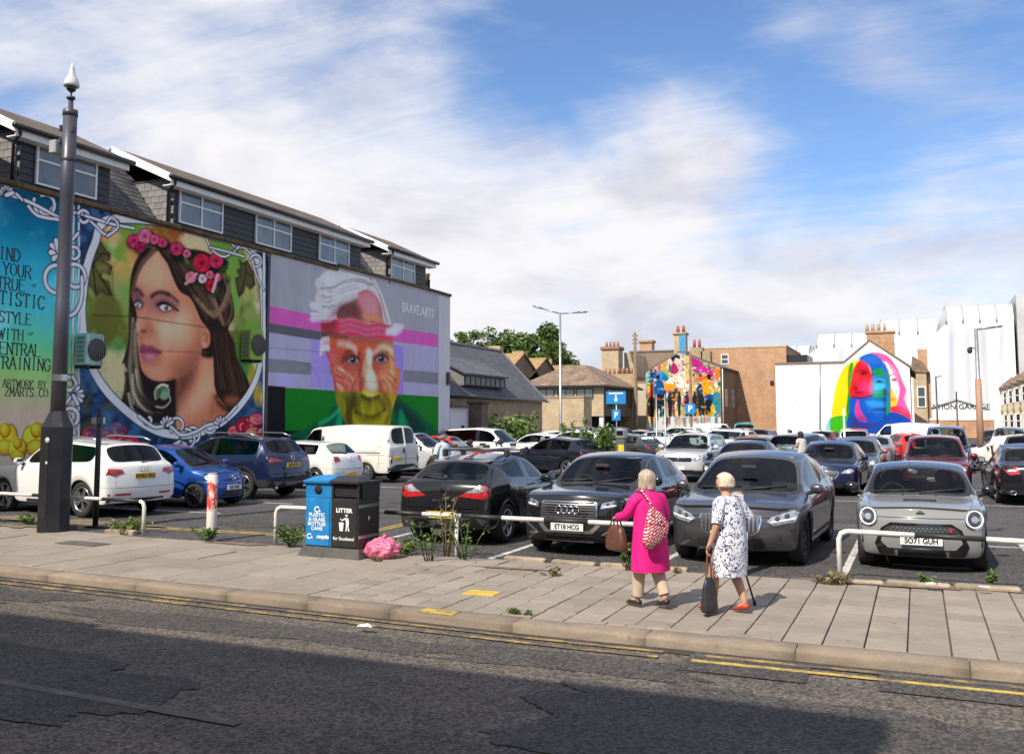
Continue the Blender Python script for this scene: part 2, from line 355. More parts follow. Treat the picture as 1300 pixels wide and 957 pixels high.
def stone(name,col,stain,rnd,spots,streak=(1,1,1)):
 """worn stone or concrete by true position: blotches, gum and oil spots, speckle, one tone per piece"""
 m,b,nd,lk=nodes_of(name,.9);ge=nd('ShaderNodeNewGeometry');v=ge.outputs['Position']
 c=mixn(nd,lk,rng_n(nd,lk,noise_n(nd,lk,vscale_n(nd,lk,v,streak),1.1,9,.72),.40,.72,0,.75),col,stain)
 c=mixn(nd,lk,rng_n(nd,lk,noise_n(nd,lk,v,5.5,8,.75),.50,.74,0,.55),c,tuple(x*1.28 for x in col))
 vo=nd('ShaderNodeTexVoronoi');vo.inputs['Scale'].default_value=3.4;lk(v,vo.inputs['Vector']);c=mixn(nd,lk,rng_n(nd,lk,vo.outputs['Distance'],.10,.055,0,spots),c,tuple(x*.35 for x in col))
 vo=nd('ShaderNodeTexVoronoi');vo.inputs['Scale'].default_value=1.3;lk(v,vo.inputs['Vector']);c=mixn(nd,lk,rng_n(nd,lk,vo.outputs['Distance'],.16,.02,0,spots*.5),c,tuple(x*.5 for x in col))
 f=noise_n(nd,lk,v,80,4,.75);c=mixn(nd,lk,1,c,rng_n(nd,lk,f,.3,.7,.82,1.18),'MULTIPLY')
 oi=nd('ShaderNodeObjectInfo');c=mixn(nd,lk,1,c,rng_n(nd,lk,oi.outputs['Random'],0,1,1-rnd,1+rnd),'MULTIPLY');lk(c,b.inputs['Base Color'])
 bp=nd('ShaderNodeBump');bp.inputs['Strength'].default_value=.35;bp.inputs['Distance'].default_value=.012;lk(f,bp.inputs['Height']);lk(bp.outputs[0],b.inputs['Normal']);return m
M_slab=stone('concrete_slab',(.285,.243,.198),(.185,.155,.125),.11,.7)
M_joint=pmat('joint_grit',(.105,.09,.072),.95,var=.3,vscale=20)
M_kerb=stone('granite_kerb',(.27,.21,.155),(.12,.095,.075),.13,.5,(1,2,6))
b=MB()
xs=np.linspace(-60,40,60)
b.add([(x,kerb_y(x)+.02,z)for x in xs for z in(ROADZ-.05,-.035)],[(2*i,2*i+2,2*i+3,2*i+1)for i in range(59)])
b.add([(x,kerb_y(x)+.02 if s==0 else 12.62+max(0,-x-12.5)*.12,-.035)for x in xs for s in(0,1)],[(2*i,2*i+2,2*i+3,2*i+1)for i in range(59)])
pave=struct(b.build('pavement',M_joint))
def slab_mesh(w,d,h=.05,bev=.004,seed=0):
 q=MB();q.bevel_box((0,0,-h/2),(w,d,h),bev);return q.mesh('paving_slab',M_slab)
SLABS={}
def put_slab(x,y,w,d,rot=0):
 k=(round(w,2),round(d,2))
 if k not in SLABS:SLABS[k]=slab_mesh(w-.014,d-.007)
 link('paving_slab',SLABS[k],pave,(x,y,random.gauss(0,.0025)),(random.gauss(0,.003),random.gauss(0,.003),rot))
x=3.4
while x>-18:
 w=.355 if x>-6.3 else .80
 xc=x-w/2;k0=kerb_y(xc)+.31;top=12.58+max(0,-xc-12.5)*.12;n=round((top-k0)/max(w,.40));d=(top-k0)/n;off=random.gauss(0,.004)
 for r in range(n):put_slab(xc,k0+(r+.5)*d,w,round(d,2),-.045 if xc<-3.3 else 0)
 x-=w
x=3.6
kj=[3.4,1.95,.33,-1.06,-2.42,-3.78,-5.25,-6.35,-7.52,-9.0,-10.6,-12.0,-13.5,-15,-16.5,-18,-19.5,-21]
for a,c in zip(kj[:-1],kj[1:]):
 L=a-c-.014;q=MB()
 nseg=6;vs=[];fs=[]
 prof=[(0.0,-.16),(0.0,-.035),(.012,-.012),(.04,.004),(.28,.004),(.295,-.006),(.295,-.16)]
 for i in range(nseg+1):
  xx=-L/2+L*i/nseg;je=.006*noise.noise((a*3+xx*4,1,2));e=.012 if i in(0,nseg)else 0
  for(yy,zz)in prof:vs.append((xx,yy+je+(e if yy==0 else 0),zz+.004*noise.noise((xx*3+a,yy*5,0))-(e*.5 if zz>-.02 else 0)))
 m=len(prof)
 for i in range(nseg):
  for k in range(m-1):fs.append((i*m+k,(i+1)*m+k,(i+1)*m+k+1,i*m+k+1))
 fs+=[tuple(range(m)),tuple(reversed(range(nseg*m,nseg*m+m)))]
 q.add(vs,fs,0,True)
 mx=(a+c)/2;o=q.build('kerb_stone',M_kerb,pave,(mx,kerb_y(mx),0),(0,0,-.045 if mx<-3.2 else 0))
sm=MB();sm.bevel_box((0,0,-.025),(.19,.10,.05),.006);SETT=sm.mesh('sett',M_slab)
for x in np.arange(3.0,-12,-.2):
 if noise.noise((x*.6,3.3,0))>.12:link('sett',SETT,pave,(x,kerb_y(x)+.365,random.gauss(.006,.002)),(0,0,random.gauss(-.02 if x<-3 else 0,.02)))
c=on_ground(612,753);q=MB();q.bevel_box((0,0,0),(.40,.26,.018),.004);q.build('inspection_cover',pmat('yellow_cover',(.55,.36,.05),.6,var=.25,vscale=9),pave,(c.x,c.y,.004))
c=on_ground(553,779);q=MB();q.box((0,.04,0),(.42,.17,.012));q.build('kerb_mark',M_yel2,pave,(c.x,kerb_y(c.x)+.07,.008),(0,0,-.045))
M_dirt=pmat('dirt',(.17,.128,.085),.95,var=.45,vscale=6,bump=.4,bscale=40)
for i,(px,py,rx,ry)in enumerate([(110,664,1.5,.45),(30,658,1.2,.4),(300,690,.6,.12),(655,722,.5,.07),(1120,742,1.0,.12),(1240,748,.9,.1),(20,668,.7,.2)]):
 p=on_ground(px,py);blob_sheet('dirt_patch',p.x,p.y,rx,ry,.007+.0012*i,M_dirt,pave,i+20,jag=.5)
p=on_ground(105,690);q=MB();q.box((0,0,0),(.9,.35,.01));q.build('inspection_cover',pmat('dark_slab',(.10,.09,.085),.85,var=.2),pave,(p.x,p.y,.006),(0,0,-.05))
M_edge=pmat('old_concrete',(.30,.24,.175),.95,var=.35,vscale=5,bump=.5,bscale=30,rnd=.1)
edges=[(-5.6,-4.95),(-4.85,-4.2),(-4.1,-3.55),(-3.45,-2.9),(-1.15,-.45),(-.42,.3),(.34,1.05),(1.1,1.9),(1.95,2.7),(-13.6,-12.9),(-15.3,-14.5)]
for i,(a,c)in enumerate(edges):
 q=MB();q.bevel_box((0,0,0),(c-a,.13,.12),.02)
 o=q.build('edging_block',M_edge,pave,((a+c)/2,12.63+random.gauss(0,.03)+(max(0,-a-12)*.15),.0+random.uniform(-.02,.015)),(random.gauss(0,.04),random.gauss(0,.02),random.gauss(0,.03)))
b=MB();b.quad((-20.75,12.6,-.02),(60,12.6,-.02),(60,130,-.02),(-20.75,130,-.02));b.quad((-60,40.3,-.02),(-20.75,40.3,-.02),(-20.75,130,-.02),(-60,130,-.02))
b.quad((-40,13.0,-.02),(-20.75,13,-.02),(-20.75,15.0,-.02),(-40,15,-.02))
park=struct(b.build('car_park',M_park))
PZ=-.016
for a,c,w in[((-20.2,14.0),(-14.4,13.9),.09),((-20.2,16.6),(-14.2,16.6),.09),((-20.2,19.2),(-14.2,19.2),.09),((-20.2,21.9),(-14.2,21.9),.09),((-20.2,25.2),(-14.2,25.2),.09),((-20.2,29.6),(-14.2,29.6),.09),((-20.2,32.3),(-14.2,32.3),.09),((-8.45,13.0),(-8.6,17.9),.10),((-5.87,12.75),(-5.9,17.9),.10),((-3.45,12.75),(-3.45,17.9),.10),((-.97,12.75),(-.97,17.9),.10),((1.5,12.75),(1.5,17.9),.10),((3.9,12.75),(3.9,17.9),.10),((-.97,17.2),(6.5,17.2),.09),((-2.2,25.5),(9,25.5),.09),((-2.2,25.5),(-2.2,31),.09),((1.0,24.2),(1.0,31),.09),((3.4,25.5),(3.4,31),.09),((-4.7,25.6),(-4.7,31),.09),((-1.3,31),(9,31),.09),((-7.2,25.6),(-7.2,31),.09)]:
 strip(a,c,w,PZ,M_wht,'bay_line',park,10)
for off in(0,.19):
 strip((-14.3,13.75+off),(-9.35+off*.7,13.85+off),.085,PZ+.002,M_yel2,'yellow_line',park,10)
 strip((-9.35+off*.7,13.85+off),(-9.5+off,18.6),.085,PZ+.002,M_yel2,'yellow_line',park,10)
for i,(x,y,rx,ry)in enumerate([(-11.5,15.2,1.4,.5),(-12.3,18.5,.9,1.3),(-10.5,20.5,1.3,.6),(-2.5,20.5,1.5,.5),(-1.9,17.6,.4,.25),(.5,20,1.,.4),(-4.4,12.95,1.3,.14),(0,12.95,1.2,.12)]):
 blob_sheet('oil_stain',x,y,rx,ry,PZ+.003+.0005*i,M_patch,park,i+50,jag=.5)
# ------------------------------------------------------------------ building materials
def roof_mat(name,c1,c2,gap,bw=.25,bh=.2,moss=None,rough=.85,spots=.3):
 m,b,nd,lk=nodes_of(name,rough)
 tc=nd('ShaderNodeTexCoord');sp=nd('ShaderNodeSeparateXYZ');lk(tc.outputs['Object'],sp.inputs[0])
 ad=nd('ShaderNodeMath',operation='ADD');lk(sp.outputs[0],ad.inputs[0]);lk(sp.outputs[1],ad.inputs[1])
 cb=nd('ShaderNodeCombineXYZ');lk(ad.outputs[0],cb.inputs[0]);lk(sp.outputs[2],cb.inputs[1])
 br=nd('ShaderNodeTexBrick');br.inputs['Scale'].default_value=1;br.inputs['Brick Width'].default_value=bw;br.inputs['Row Height'].default_value=bh;br.inputs['Mortar Size'].default_value=.012
 br.inputs['Color1'].default_value=(*c1,1);br.inputs['Color2'].default_value=(*c2,1);br.inputs['Mortar'].default_value=(*gap,1)
 lk(cb.outputs[0],br.inputs['Vector'])
 n=noise_n(nd,lk,tc.outputs['Object'],.8,7,.72)
 c=mixn(nd,lk,1,br.outputs[0],rng_n(nd,lk,n,.3,.7,1-spots,1+spots),'MULTIPLY')
 if moss:c=mixn(nd,lk,rng_n(nd,lk,noise_n(nd,lk,tc.outputs['Object'],2.2,8,.75),.52,.68,0,.7),c,moss)
 lk(c,b.inputs['Base Color'])
 bp=nd('ShaderNodeBump');bp.inputs['Strength'].default_value=.6;bp.inputs['Distance'].default_value=.02;lk(br.outputs['Fac'],bp.inputs['Height']);bp.invert=True;lk(bp.outputs[0],b.inputs['Normal'])
 return m
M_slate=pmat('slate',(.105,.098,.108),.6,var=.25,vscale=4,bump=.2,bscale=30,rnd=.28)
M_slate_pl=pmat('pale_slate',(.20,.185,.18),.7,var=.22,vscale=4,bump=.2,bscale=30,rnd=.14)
M_clad=pmat('dark_cladding',(.026,.025,.033),.5,var=.3,vscale=3)
M_upvc=pmat('white_upvc',(.78,.78,.78),.35,var=.04)
M_soffit=pmat('white_board',(.80,.79,.77),.45,var=.08,vscale=2)
M_gutter=pmat('black_gutter',(.02,.02,.022),.35)
M_pantile=roof_mat('brown_roof_tile',(.15,.105,.075),(.115,.08,.06),(.04,.03,.025),.3,.17,(.16,.15,.09))
M_coping=pmat('mossy_coping',(.125,.085,.045),.95,var=.5,vscale=2.2,bump=.5,bscale=20)
def glass_mat(name,tint,rough=.06,grey=.5):
 m,b,nd,lk=nodes_of(name,rough);b.inputs['Base Color'].default_value=(*tint,1);b.inputs['Specular IOR Level'].default_value=.9;b.inputs['Coat Weight'].default_value=.6;b.inputs['Coat Roughness'].default_value=.02
 tc=nd('ShaderNodeTexCoord');lk(mixn(nd,lk,rng_n(nd,lk,noise_n(nd,lk,tc.outputs['Object'],1.1,3),.35,.65),tint,tuple(x*grey for x in tint)),b.inputs['Base Color']);return m
M_pane=glass_mat('window_pane',(.15,.165,.17),.05,.45)
M_pane_dk=glass_mat('dark_window_pane',(.04,.045,.05),.05,.5)
def window(parent,c,w,h,nx,nz,face,mat=M_upvc,pane=M_pane,fr=.055,dep=.07,transom=None,name='window'):
 """a window facing along face (unit axis vector): frame mesh with its panes under it"""
 f=Vector(face);s=Vector((0,0,1)).cross(f);c=Vector(c);fm=MB()
 M=Matrix((s,f,Vector((0,0,1)))).transposed()
 zs=[(-h/2,h/2)]if nz==1 else([(-h/2,transom),(transom,h/2)]if transom is not None else[(-h/2+h*i/nz,-h/2+h*(i+1)/nz)for i in range(nz)])
 def bar(x0,x1,z0,z1,d=dep):fm.box(M@Vector(((x0+x1)/2,0,(z0+z1)/2))+c,(x1-x0,d,z1-z0),M=M)
 bar(-w/2,w/2,-h/2,-h/2+fr);bar(-w/2,w/2,h/2-fr,h/2);bar(-w/2,-w/2+fr,-h/2+fr,h/2-fr);bar(w/2-fr,w/2,-h/2+fr,h/2-fr)
 for i in range(1,nx):x=-w/2+w*i/nx;bar(x-fr/2,x+fr/2,-h/2+fr,h/2-fr,dep*.9)
 for z0,z1 in zs[:-1]:bar(-w/2+fr,w/2-fr,z1-fr/2,z1+fr/2,dep*.8)
 wo=fm.build(name,mat,parent)
 for i in range(nx):
  for z0,z1 in zs:
   x0,x1=-w/2+w*i/nx+fr*.4,-w/2+w*(i+1)/nx-fr*.4;a=z0+fr*.4;b2=z1-fr*.4;q=MB()
   q.box(M@Vector(((x0+x1)/2,-.01,(a+b2)/2))+c,(x1-x0,.015,b2-a),M=M);q.build('pane',pane,wo)
 return wo
# ------------------------------------------------------------------ the long mural building on the left
WX0=-20.7;YA,YM,YP,YE=6.0,26.3,39.1,40.25
bld=empty('mural_building',(-20.7,24,0),0,'long grey rendered building painted with two giant portraits, dark dormers along its roof','building')
def P_(o):o.location=(20.7,-24,0);return o
def bpart(mb,name,mat):return P_(mb.build(name,mat,bld))
M_render=stained('grey_render',(.52,.50,.54),(.34,.33,.35),.3)
M_pier=stained('pale_grey_render',(.70,.68,.73),(.5,.48,.5),.3)
q=MB();q.box((-25.7,(YA+YE)/2,3.97),(9.9,YE-YA,7.94));bpart(q,'wall',M_render)
q=MB();q.box((-20.742,(YP+YE)/2,3.98),(.1,YE-YP,7.97));bpart(q,'end_pier',M_pier)
q=MB();q.box((-20.742,(26.3+26.44)/2,3.9),(.13,.14,7.7));bpart(q,'downpipe',M_gutter)
for a,b_,z in((YA,13.6,7.98),(13.6,30.6,7.96),(30.6,YE+.06,8.12)):
 n=int((b_-a)/.9);
 for i in range(n):
  y0=a+(b_-a)*i/n;y1=a+(b_-a)*(i+1)/n-.012;q=MB();q.bevel_box((-20.8,(y0+y1)/2,z+.0+random.gauss(0,.006)),(.36,y1-y0,.13),.02);o=bpart(q,'coping_stone',M_coping)
q=MB();q.box((-20.8,(30.6+YE)/2,8.0),(.19,YE-30.6,.12));bpart(q,'parapet',M_render)
def mansard(y0,y1,name='mansard'):
 q=MB();q.prism([(-20.98,y0,7.8),(-22.75,y0,10.0),(-24,y0,10),(-24,y0,7.8)],(0,y1-y0,0));return bpart(q,name,M_clad)
mansard(YA+.3,39.4)
SL={}
def slate(w,h,mat):
 k=(round(w,2),round(h,2),mat.name)
 if k not in SL:q=MB();q.bevel_box((0,0,0),(w-.008,.014,h+.05),.003);SL[k]=q.mesh('slate',mat)
 return SL[k]
sl_n=0
def slates_on(o,ux,uz,w,h,inside,mat,sw=.30,sh=.2):
 """course slates over a plane patch: origin o, unit axes ux (along) and uz (up)"""
 global sl_n
 ux=Vector(ux).normalized();uz=Vector(uz).normalized();nn=ux.cross(uz);r=0
 z=0
 while z<h:
  x=-(sw/2 if r%2 else 0)
  while x<w:
   cx,cz=x+sw/2,z+sh/2
   if inside(cx,cz):
    M=Matrix((ux,-nn,uz)).transposed().to_4x4()
    p=Vector(o)+ux*cx+uz*cz+nn*(.012)
    s=link('slate',slate(sw,sh,mat),bld);s.matrix_parent_inverse=Matrix.Translation((20.7,-24,0))
    s.matrix_basis=Matrix.Translation(p)@M@Matrix.Rotation(RD(-3.2),4,'X')@Matrix.Rotation(random.gauss(0,.012),4,'Y');sl_n+=1
   x+=sw
  z+=sh;r+=1
ms=(Vector((-22.75,0,10.0))-Vector((-20.98,0,7.8)));ml=ms.length
def dormer(y0,y1,wins,panels,roof_y0=None,roof_y1=None):
 """box dormer: walls, boarded front, windows, lean-to roof with white verge and gutter"""
 roof_y0=roof_y0 or y0-.35;roof_y1=roof_y1 or y1+.35
 q=MB();q.box((-22.3,(y0+y1)/2,8.72),(3.0,y1-y0,1.5));bpart(q,'dormer',M_clad)
 slates_on((-22.75,y0-.004,7.95),(1,0,0),(0,0,1),1.93,1.5,lambda x,z:x>.75-z*.75+.25 and z<1.42,M_slate_pl)  # paler slate on the cheeks paints in their sunlit look
 for wy,ww in wins:
  window_b((wy),ww)
 for py0,py1 in panels:
  nb=max(1,int(1.15/.19))
  for i in range(nb):
   z=8.12+i*.19;q=MB();q.bevel_box((-20.79,(py0+py1)/2,z+.09),(.035,py1-py0-.02,.178),.006);bpart(q,'cladding_board',M_clad)
 e,r0,zr,ze=-20.42,-22.85,10.56,9.42
 q=MB();q.prism([(e,roof_y0,ze),(r0,roof_y0,zr),(-25.3,roof_y0,9.6),(-25.3,roof_y0,9.45),(r0,roof_y0,zr-.14),(e,roof_y0,ze-.10)],(0,roof_y1-roof_y0,0));bpart(q,'dormer_roof',M_pantile)
 q=MB();q.prism([(e+.03,roof_y0-.05,ze-.22),(e+.03,roof_y0-.05,ze+.02),(r0,roof_y0-.05,zr+.02),(r0,roof_y0-.05,zr-.26)],(0,.046,0));bpart(q,'verge_board',M_soffit)
 q=MB();q.box((e-.03,(roof_y0+roof_y1)/2,ze-.20),(.03,roof_y1-roof_y0-.02,.19));bpart(q,'fascia',M_soffit)
 q=MB();q.box((e-.22,(roof_y0+roof_y1)/2,ze-.28),(.34,roof_y1-roof_y0-.1,.03));bpart(q,'soffit',M_soffit)
 q=MB();q.tube([(e+.05,roof_y0-.1,ze-.06),(e+.05,roof_y1+.1,ze-.06)],.075,8);bpart(q,'gutter',M_gutter)
 q=MB();q.tube([(e+.05,y0-.25,ze-.08),(e+.0,y0-.22,ze-.25),(-20.80,y0-.10,ze-.42),(-20.80,y0-.10,8.0)],.04,6);bpart(q,'downpipe',M_gutter)
def window_b(y,w):
 wo=window(bld,(-20.745,y,8.68),w,1.12,2,2,(1,0,0),transom=.10);P_(wo)
dormer(16.35,19.35,[(17.86,1.95)],[(16.4,16.85),(18.88,19.32)])
dormer(21.7,32.4,[(23.0,1.98),(26.66,2.0),(30.42,2.05)],[(21.75,22.0),(24.05,25.62),(27.72,29.35),(31.5,32.35)],21.32,32.55)
dormer(34.55,37.95,[(35.75,2.1)],[(34.6,34.68),(36.85,37.9)],34.0,38.3)
dormer(7.5,14.2,[(9,2),(12.6,2)],[(7.6,7.95),(10.05,11.55),(13.65,14.15)],7,15.2)
for y0,y1 in((14.3,16.2),(19.5,21.5),(32.6,34.3),(38.0,39.3)):
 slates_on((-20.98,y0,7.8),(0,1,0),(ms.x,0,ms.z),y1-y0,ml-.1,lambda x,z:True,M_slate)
q=MB();q.lathe([(.10,8.1),(.10,8.75),(.13,8.78),(.13,8.85)],10,(-21.6,39.6,.3));bpart(q,'flue',pmat('terracotta',(.30,.16,.09),.8,var=.3))
q=MB();q.lathe([(.05,8.1),(.05,8.7),(.08,8.75)],8,(-21.3,39.2,0));bpart(q,'flue',M_gutter)
q=MB();q.bevel_box((-20.62,39.95,4.05),(.14,.16,.62),.02);bpart(q,'wall_lamp',pmat('brown_metal',(.09,.05,.035),.5))
# ------------------------------------------------------------------ small buildings beyond it
def simple_box(name,mat,x0,x1,y0,y1,z0,z1,parent=None):
 q=MB();q.box(((x0+x1)/2,(y0+y1)/2,(z0+z1)/2),(x1-x0,y1-y0,z1-z0));return q.build(name,mat,parent)
M_stock=brick_mat('yellow_stock_brick',(.46,.32,.165),(.38,.26,.14),(.36,.30,.22))
M_stock_s=brick_mat('sandy_brick',(.56,.41,.235),(.48,.345,.20),(.42,.36,.28))
M_red=brick_mat('orange_brick',(.56,.30,.15),(.46,.235,.115),(.42,.32,.24))
M_brown=brick_mat('brown_brick',(.30,.205,.13),(.25,.17,.11),(.22,.18,.14))
M_flint=brick_mat('flint',(.17,.13,.095),(.24,.15,.10),(.14,.12,.10),soot=.5,bw=.16,bh=.12)
M_cream=stained('cream_render',(.52,.45,.34),(.36,.30,.22),.3)
M_roofslate=roof_mat('grey_slate_roof',(.125,.122,.14),(.10,.10,.117),(.05,.05,.055),.3,.16)
M_rooftile=roof_mat('weathered_tile_roof',(.31,.20,.135),(.20,.135,.095),(.08,.055,.04),.22,.12,(.30,.27,.20),spots=.45)
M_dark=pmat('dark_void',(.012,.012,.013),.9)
hall=empty('slate_roofed_hall',(-24,50,0),0,'low brick hall with steep grey slate roof and a long strip of roof windows','building')
def hp(mb,name,mat):o=mb.build(name,mat,hall);o.location=(24,-50,0);return o
q=MB();q.box((-25.2,48.6,1.68),(6.0,15.2,3.36));hp(q,'wall',brick_mat('soot_stock_brick',(.42,.31,.19),(.35,.25,.155),(.32,.26,.2),soot=.35))
rf=hp(MB().prism([(-22.0,40.6,3.36),(-25.2,40.6,6.62),(-28.4,40.6,3.36)],(0,15.7,0)),'roof',M_roofslate)
hp(MB().tube([(-25.2,40.6,6.64),(-25.2,56.35,6.64)],.10,6),'ridge_tile',M_slate_pl)
hp(MB().prism([(-21.75,56.3,3.2),(-25.2,56.3,6.72),(-25.2,56.3,6.55),(-21.95,56.3,3.2)],(0,.14,0)),'verge',M_slate_pl)
hp(MB().tube([(-21.93,40.6,3.30),(-21.93,56.3,3.30)],.07,6),'gutter',M_gutter)
a=on_x(588,478,-22.35);b_=on_x(640,478,-22.35)
Y0,Y1=a.y,b_.y
hp(MB().prism([(-22.3,Y0,3.95),(-22.3,Y0,4.55),(-24.2,Y0,5.55),(-24.6,Y0,5.7),(-22.9,Y0,3.95)],(0,Y1-Y0,0)),'roof_dormer',M_slate_pl)
hp(MB().prism([(-22.12,Y0-.2,4.52),(-22.12,Y0-.2,4.60),(-24.4,Y0-.2,5.72),(-24.4,Y0-.2,5.62)],(0,Y1-Y0+.4,0)),'dormer_roof',M_roofslate)
wo=window(hall,(-22.27,(Y0+Y1)/2,4.22),Y1-Y0-.15,.52,8,1,(1,0,0),pmat('black_frame',(.02,.02,.02),.5),pmat('obscured_pane',(.16,.15,.135),.5,var=.3,vscale=3),.05);wo.location=(24,-50,0)
lt=empty('grey_lean_to',(-21.6,41.3,0),0,'small grey rendered lean-to with a dark slot against the end of the mural wall','outbuilding')
q=MB();q.box((-.3,.55,1.35),(1.8,1.9,2.7));q.build('wall',M_pier,lt)
q=MB();q.box((.605,1.0,1.25),(.02,.34,1.1));q.build('door',M_dark,lt)  # near-black panel painted for the shaded opening, no door leaf
q=MB();q.prism([(.75,-.5,2.7),(.75,-.5,2.8),(-1.3,-.5,3.25),(-1.3,-.5,3.1)],(0,2.1,0));q.build('roof',M_coping,lt)
fp=empty('flint_gate_pier',(-20.75,43.6,0),0,'square flint and brick pier with a flat cap beside the lean-to','pier')
q=MB();q.box((0,0,1.45),(.72,.8,2.9));q.build('shaft',M_flint,fp)
q=MB();q.bevel_box((0,0,2.98),(.95,1.0,.16),.03);q.build('cap',M_coping,fp)
yb=empty('brick_yard_wall',(-24,66,0),0,'tall sandy brick yard wall in front of the brown tiled house','wall')
a=on_y(682,505,64);b_=on_y(741,505,64)
q=MB();q.box(((a.x+b_.x)/2+24,-2+.9,1.85),(b_.x-a.x,1.8,3.7));q.build('wall',M_stock_s,yb)
q=MB();q.bevel_box(((a.x+b_.x)/2+24,-2+.9,3.76),(b_.x-a.x+.1,1.9,.12),.02);q.build('coping',M_stock,yb)
th=empty('tiled_house',(-24.1,75,0),0,'sandy brick house with a hipped brown tile roof and open undercroft','house')
q=MB();q.box((-3.6,5,3.75),(7.2,10,2.6));q.build('wall',M_stock_s,th)
q=MB();q.box((.012,5,3.75),(.06,9.9,2.55));q.build('cladding',pmat('brown_cladding',(.13,.095,.075),.8,var=.2,vscale=4),th)
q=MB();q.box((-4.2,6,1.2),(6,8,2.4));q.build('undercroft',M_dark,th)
for x,y in((-.25,.3),(-.25,9.6),(-3.6,.3)):
 q=MB();q.box((x,y,1.22),(.34,.34,2.44));q.build('pillar',M_white,th)
q=MB();rz0,rz1,ov=5.05,7.0,.5
A=[(-7.7,-ov,rz0),(ov,-ov,rz0),(ov,10+ov,rz0),(-7.7,10+ov,rz0),(-4.6,3.6,rz1),(-3.0,3.6,rz1),(-3.0,6.6,rz1),(-4.6,6.6,rz1)]
q.add(A,[(0,1,5,4),(1,2,6,5),(2,3,7,6),(3,0,4,7),(4,5,6,7),(3,2,1,0)]);q.build('roof',M_rooftile,th)
q=MB();q.box((-3.6,-ov-.02,rz0-.08),(8.3,.05,.16));q.box((ov+.02,5,rz0-.08),(.05,11,.16));q.build('gutter',M_gutter,th)
for px in(693,718,742):c=on_y(px,499,74.9);window(th,(c.x+24.1,-.03,4.35),1.5,.85,2,1,(0,-1,0),M_gutter,M_pane,.07)
for y in(1.7,7.8):window(th,(.07,y,4.0),1.4,1.5,2,1,(1,0,0),M_gutter,M_pane_dk,.07)
for i,(px,zt)in enumerate(((664,8.7),(692,8.6),(726,8.3),(752,8.0))):
 c=on_x(px,450,-36);ga=empty('gabled_terrace_house',(-36,c.y,0),0,['brick gabled house nearest the slate hall, its ochre roof slope in the sun','second brick gabled house behind the slate hall, below the big tree','third brick gabled house, behind the lamp post','farthest brick gabled house with a pot chimney at its shoulder'][i],'house','gabled houses behind the tiled house')
 q=MB();q.prism([(0,-4.2,0),(0,4.2,0),(0,4.2,6.6),(0,0,zt),(0,-4.2,6.6)],(-11,0,0));q.build('wall',M_brown,ga)
 for s in(-1,1):
  q=MB();q.prism([(.2,0,zt+.14),(.2,s*4.5,6.58),(.2,s*4.5,6.43),(.2,0,zt-.02)],(-11.4,0,0));q.build('roof',roof_mat('ochre_roof_%d'%i,(.42,.27,.11),(.34,.21,.09),(.15,.1,.05),.25,.15)if s<0 else M_rooftile,ga)  # sunward slope is coloured as sunlit, the other slope keeps plain tile
 q=MB();q.box((-3,0,zt+.3),(1.3,.8,1.2));q.build('chimney',M_stock,ga)
ch=empty('chimney_house',(-27,90,0),0,'stock brick house with one massive square chimney and a gable end','house')
a=on_y(764,440,90);b_=on_y(785,440,90);q=MB();q.box(((a.x+b_.x)/2+27,.75,4.7),(b_.x-a.x,1.5,9.4));q.build('chimney',M_stock_s,ch)
q=MB();q.bevel_box(((a.x+b_.x)/2+27,.75,9.35),(b_.x-a.x+.3,1.8,.35),.06)
for k in range(4):q.lathe([(.14,9.5),(.11,10.05)],8,((a.x+b_.x)/2+27-.6+k*.4,.75,0))
q.build('chimney_pots',pmat('terracotta',(.3,.16,.09)),ch)
c=on_y(800,460,92);q=MB();q.prism([(b_.x+27,2,0),(c.x+27+.6,2,0),(c.x+27+.6,2,6.6),(b_.x+27+.6,2,9.0),(b_.x+27,2,9.0)],(0,6,0));q.build('wall',M_stock_s,ch)
a=on_y(774,472,84);q=MB();q.box((a.x+27+.9,-6,3.2),(3.2,1.2,6.4));q.build('stack_wall',M_stock,ch)
q=MB();[q.lathe([(.15,6.4),(.12,6.95)],8,(a.x+27-.4+k*.42,-6,0))for k in range(7)];q.build('chimney_pots',pmat('terracotta',(.3,.16,.09)),ch)
bb=empty('brown_brick_block',(-24,101,0),0,'plain brown brick block behind the telegraph pole, a squat chimney on top','building')
a=on_y(800,447,101);b_=on_y(866,447,101);q=MB();q.box(((a.x+b_.x)/2+24,4,a.z/2),(b_.x-a.x,8,a.z));q.build('wall',M_brown,bb)
c=on_y(818,445,101);q=MB();q.box((c.x+24,1.2,a.z+.5),(1.4,1.2,1.3));q.bevel_box((c.x+24,1.2,a.z+1.2),(1.7,1.5,.3),.05);q.build('chimney',M_red,bb)
q=MB();q.box(((a.x+b_.x)/2+24,4,a.z+.05),(b_.x-a.x+.2,8.2,.16));q.build('coping',M_slate_pl,bb)
bw=empty('buff_yard_wall',(-26,88,0),0,'low buff wall between the tiled house and the painted gable','wall')
a=on_y(793,486,88);b_=on_y(826,486,88);q=MB();q.box(((a.x+b_.x)/2+26,.3,a.z/2),(b_.x-a.x,.5,a.z));q.build('wall',M_cream,bw)
q=MB();q.bevel_box(((a.x+b_.x)/2+26,.3,a.z+.06),(b_.x-a.x+.1,.62,.12),.02);q.build('coping',M_stock,bw)
GY=85.;gx0=on_y(820,500,GY).x;gx1=on_y(915,500,GY).x;gax=on_y(862,445,GY).x;gaz=on_y(862,447,GY).z;ge0=on_y(820,473,GY).z;ge1=on_y(915,466,GY).z
gh=empty('painted_gable_house',(gax,GY,0),0,'gable house covered in a bright splashed street painting of people with umbrellas','house')
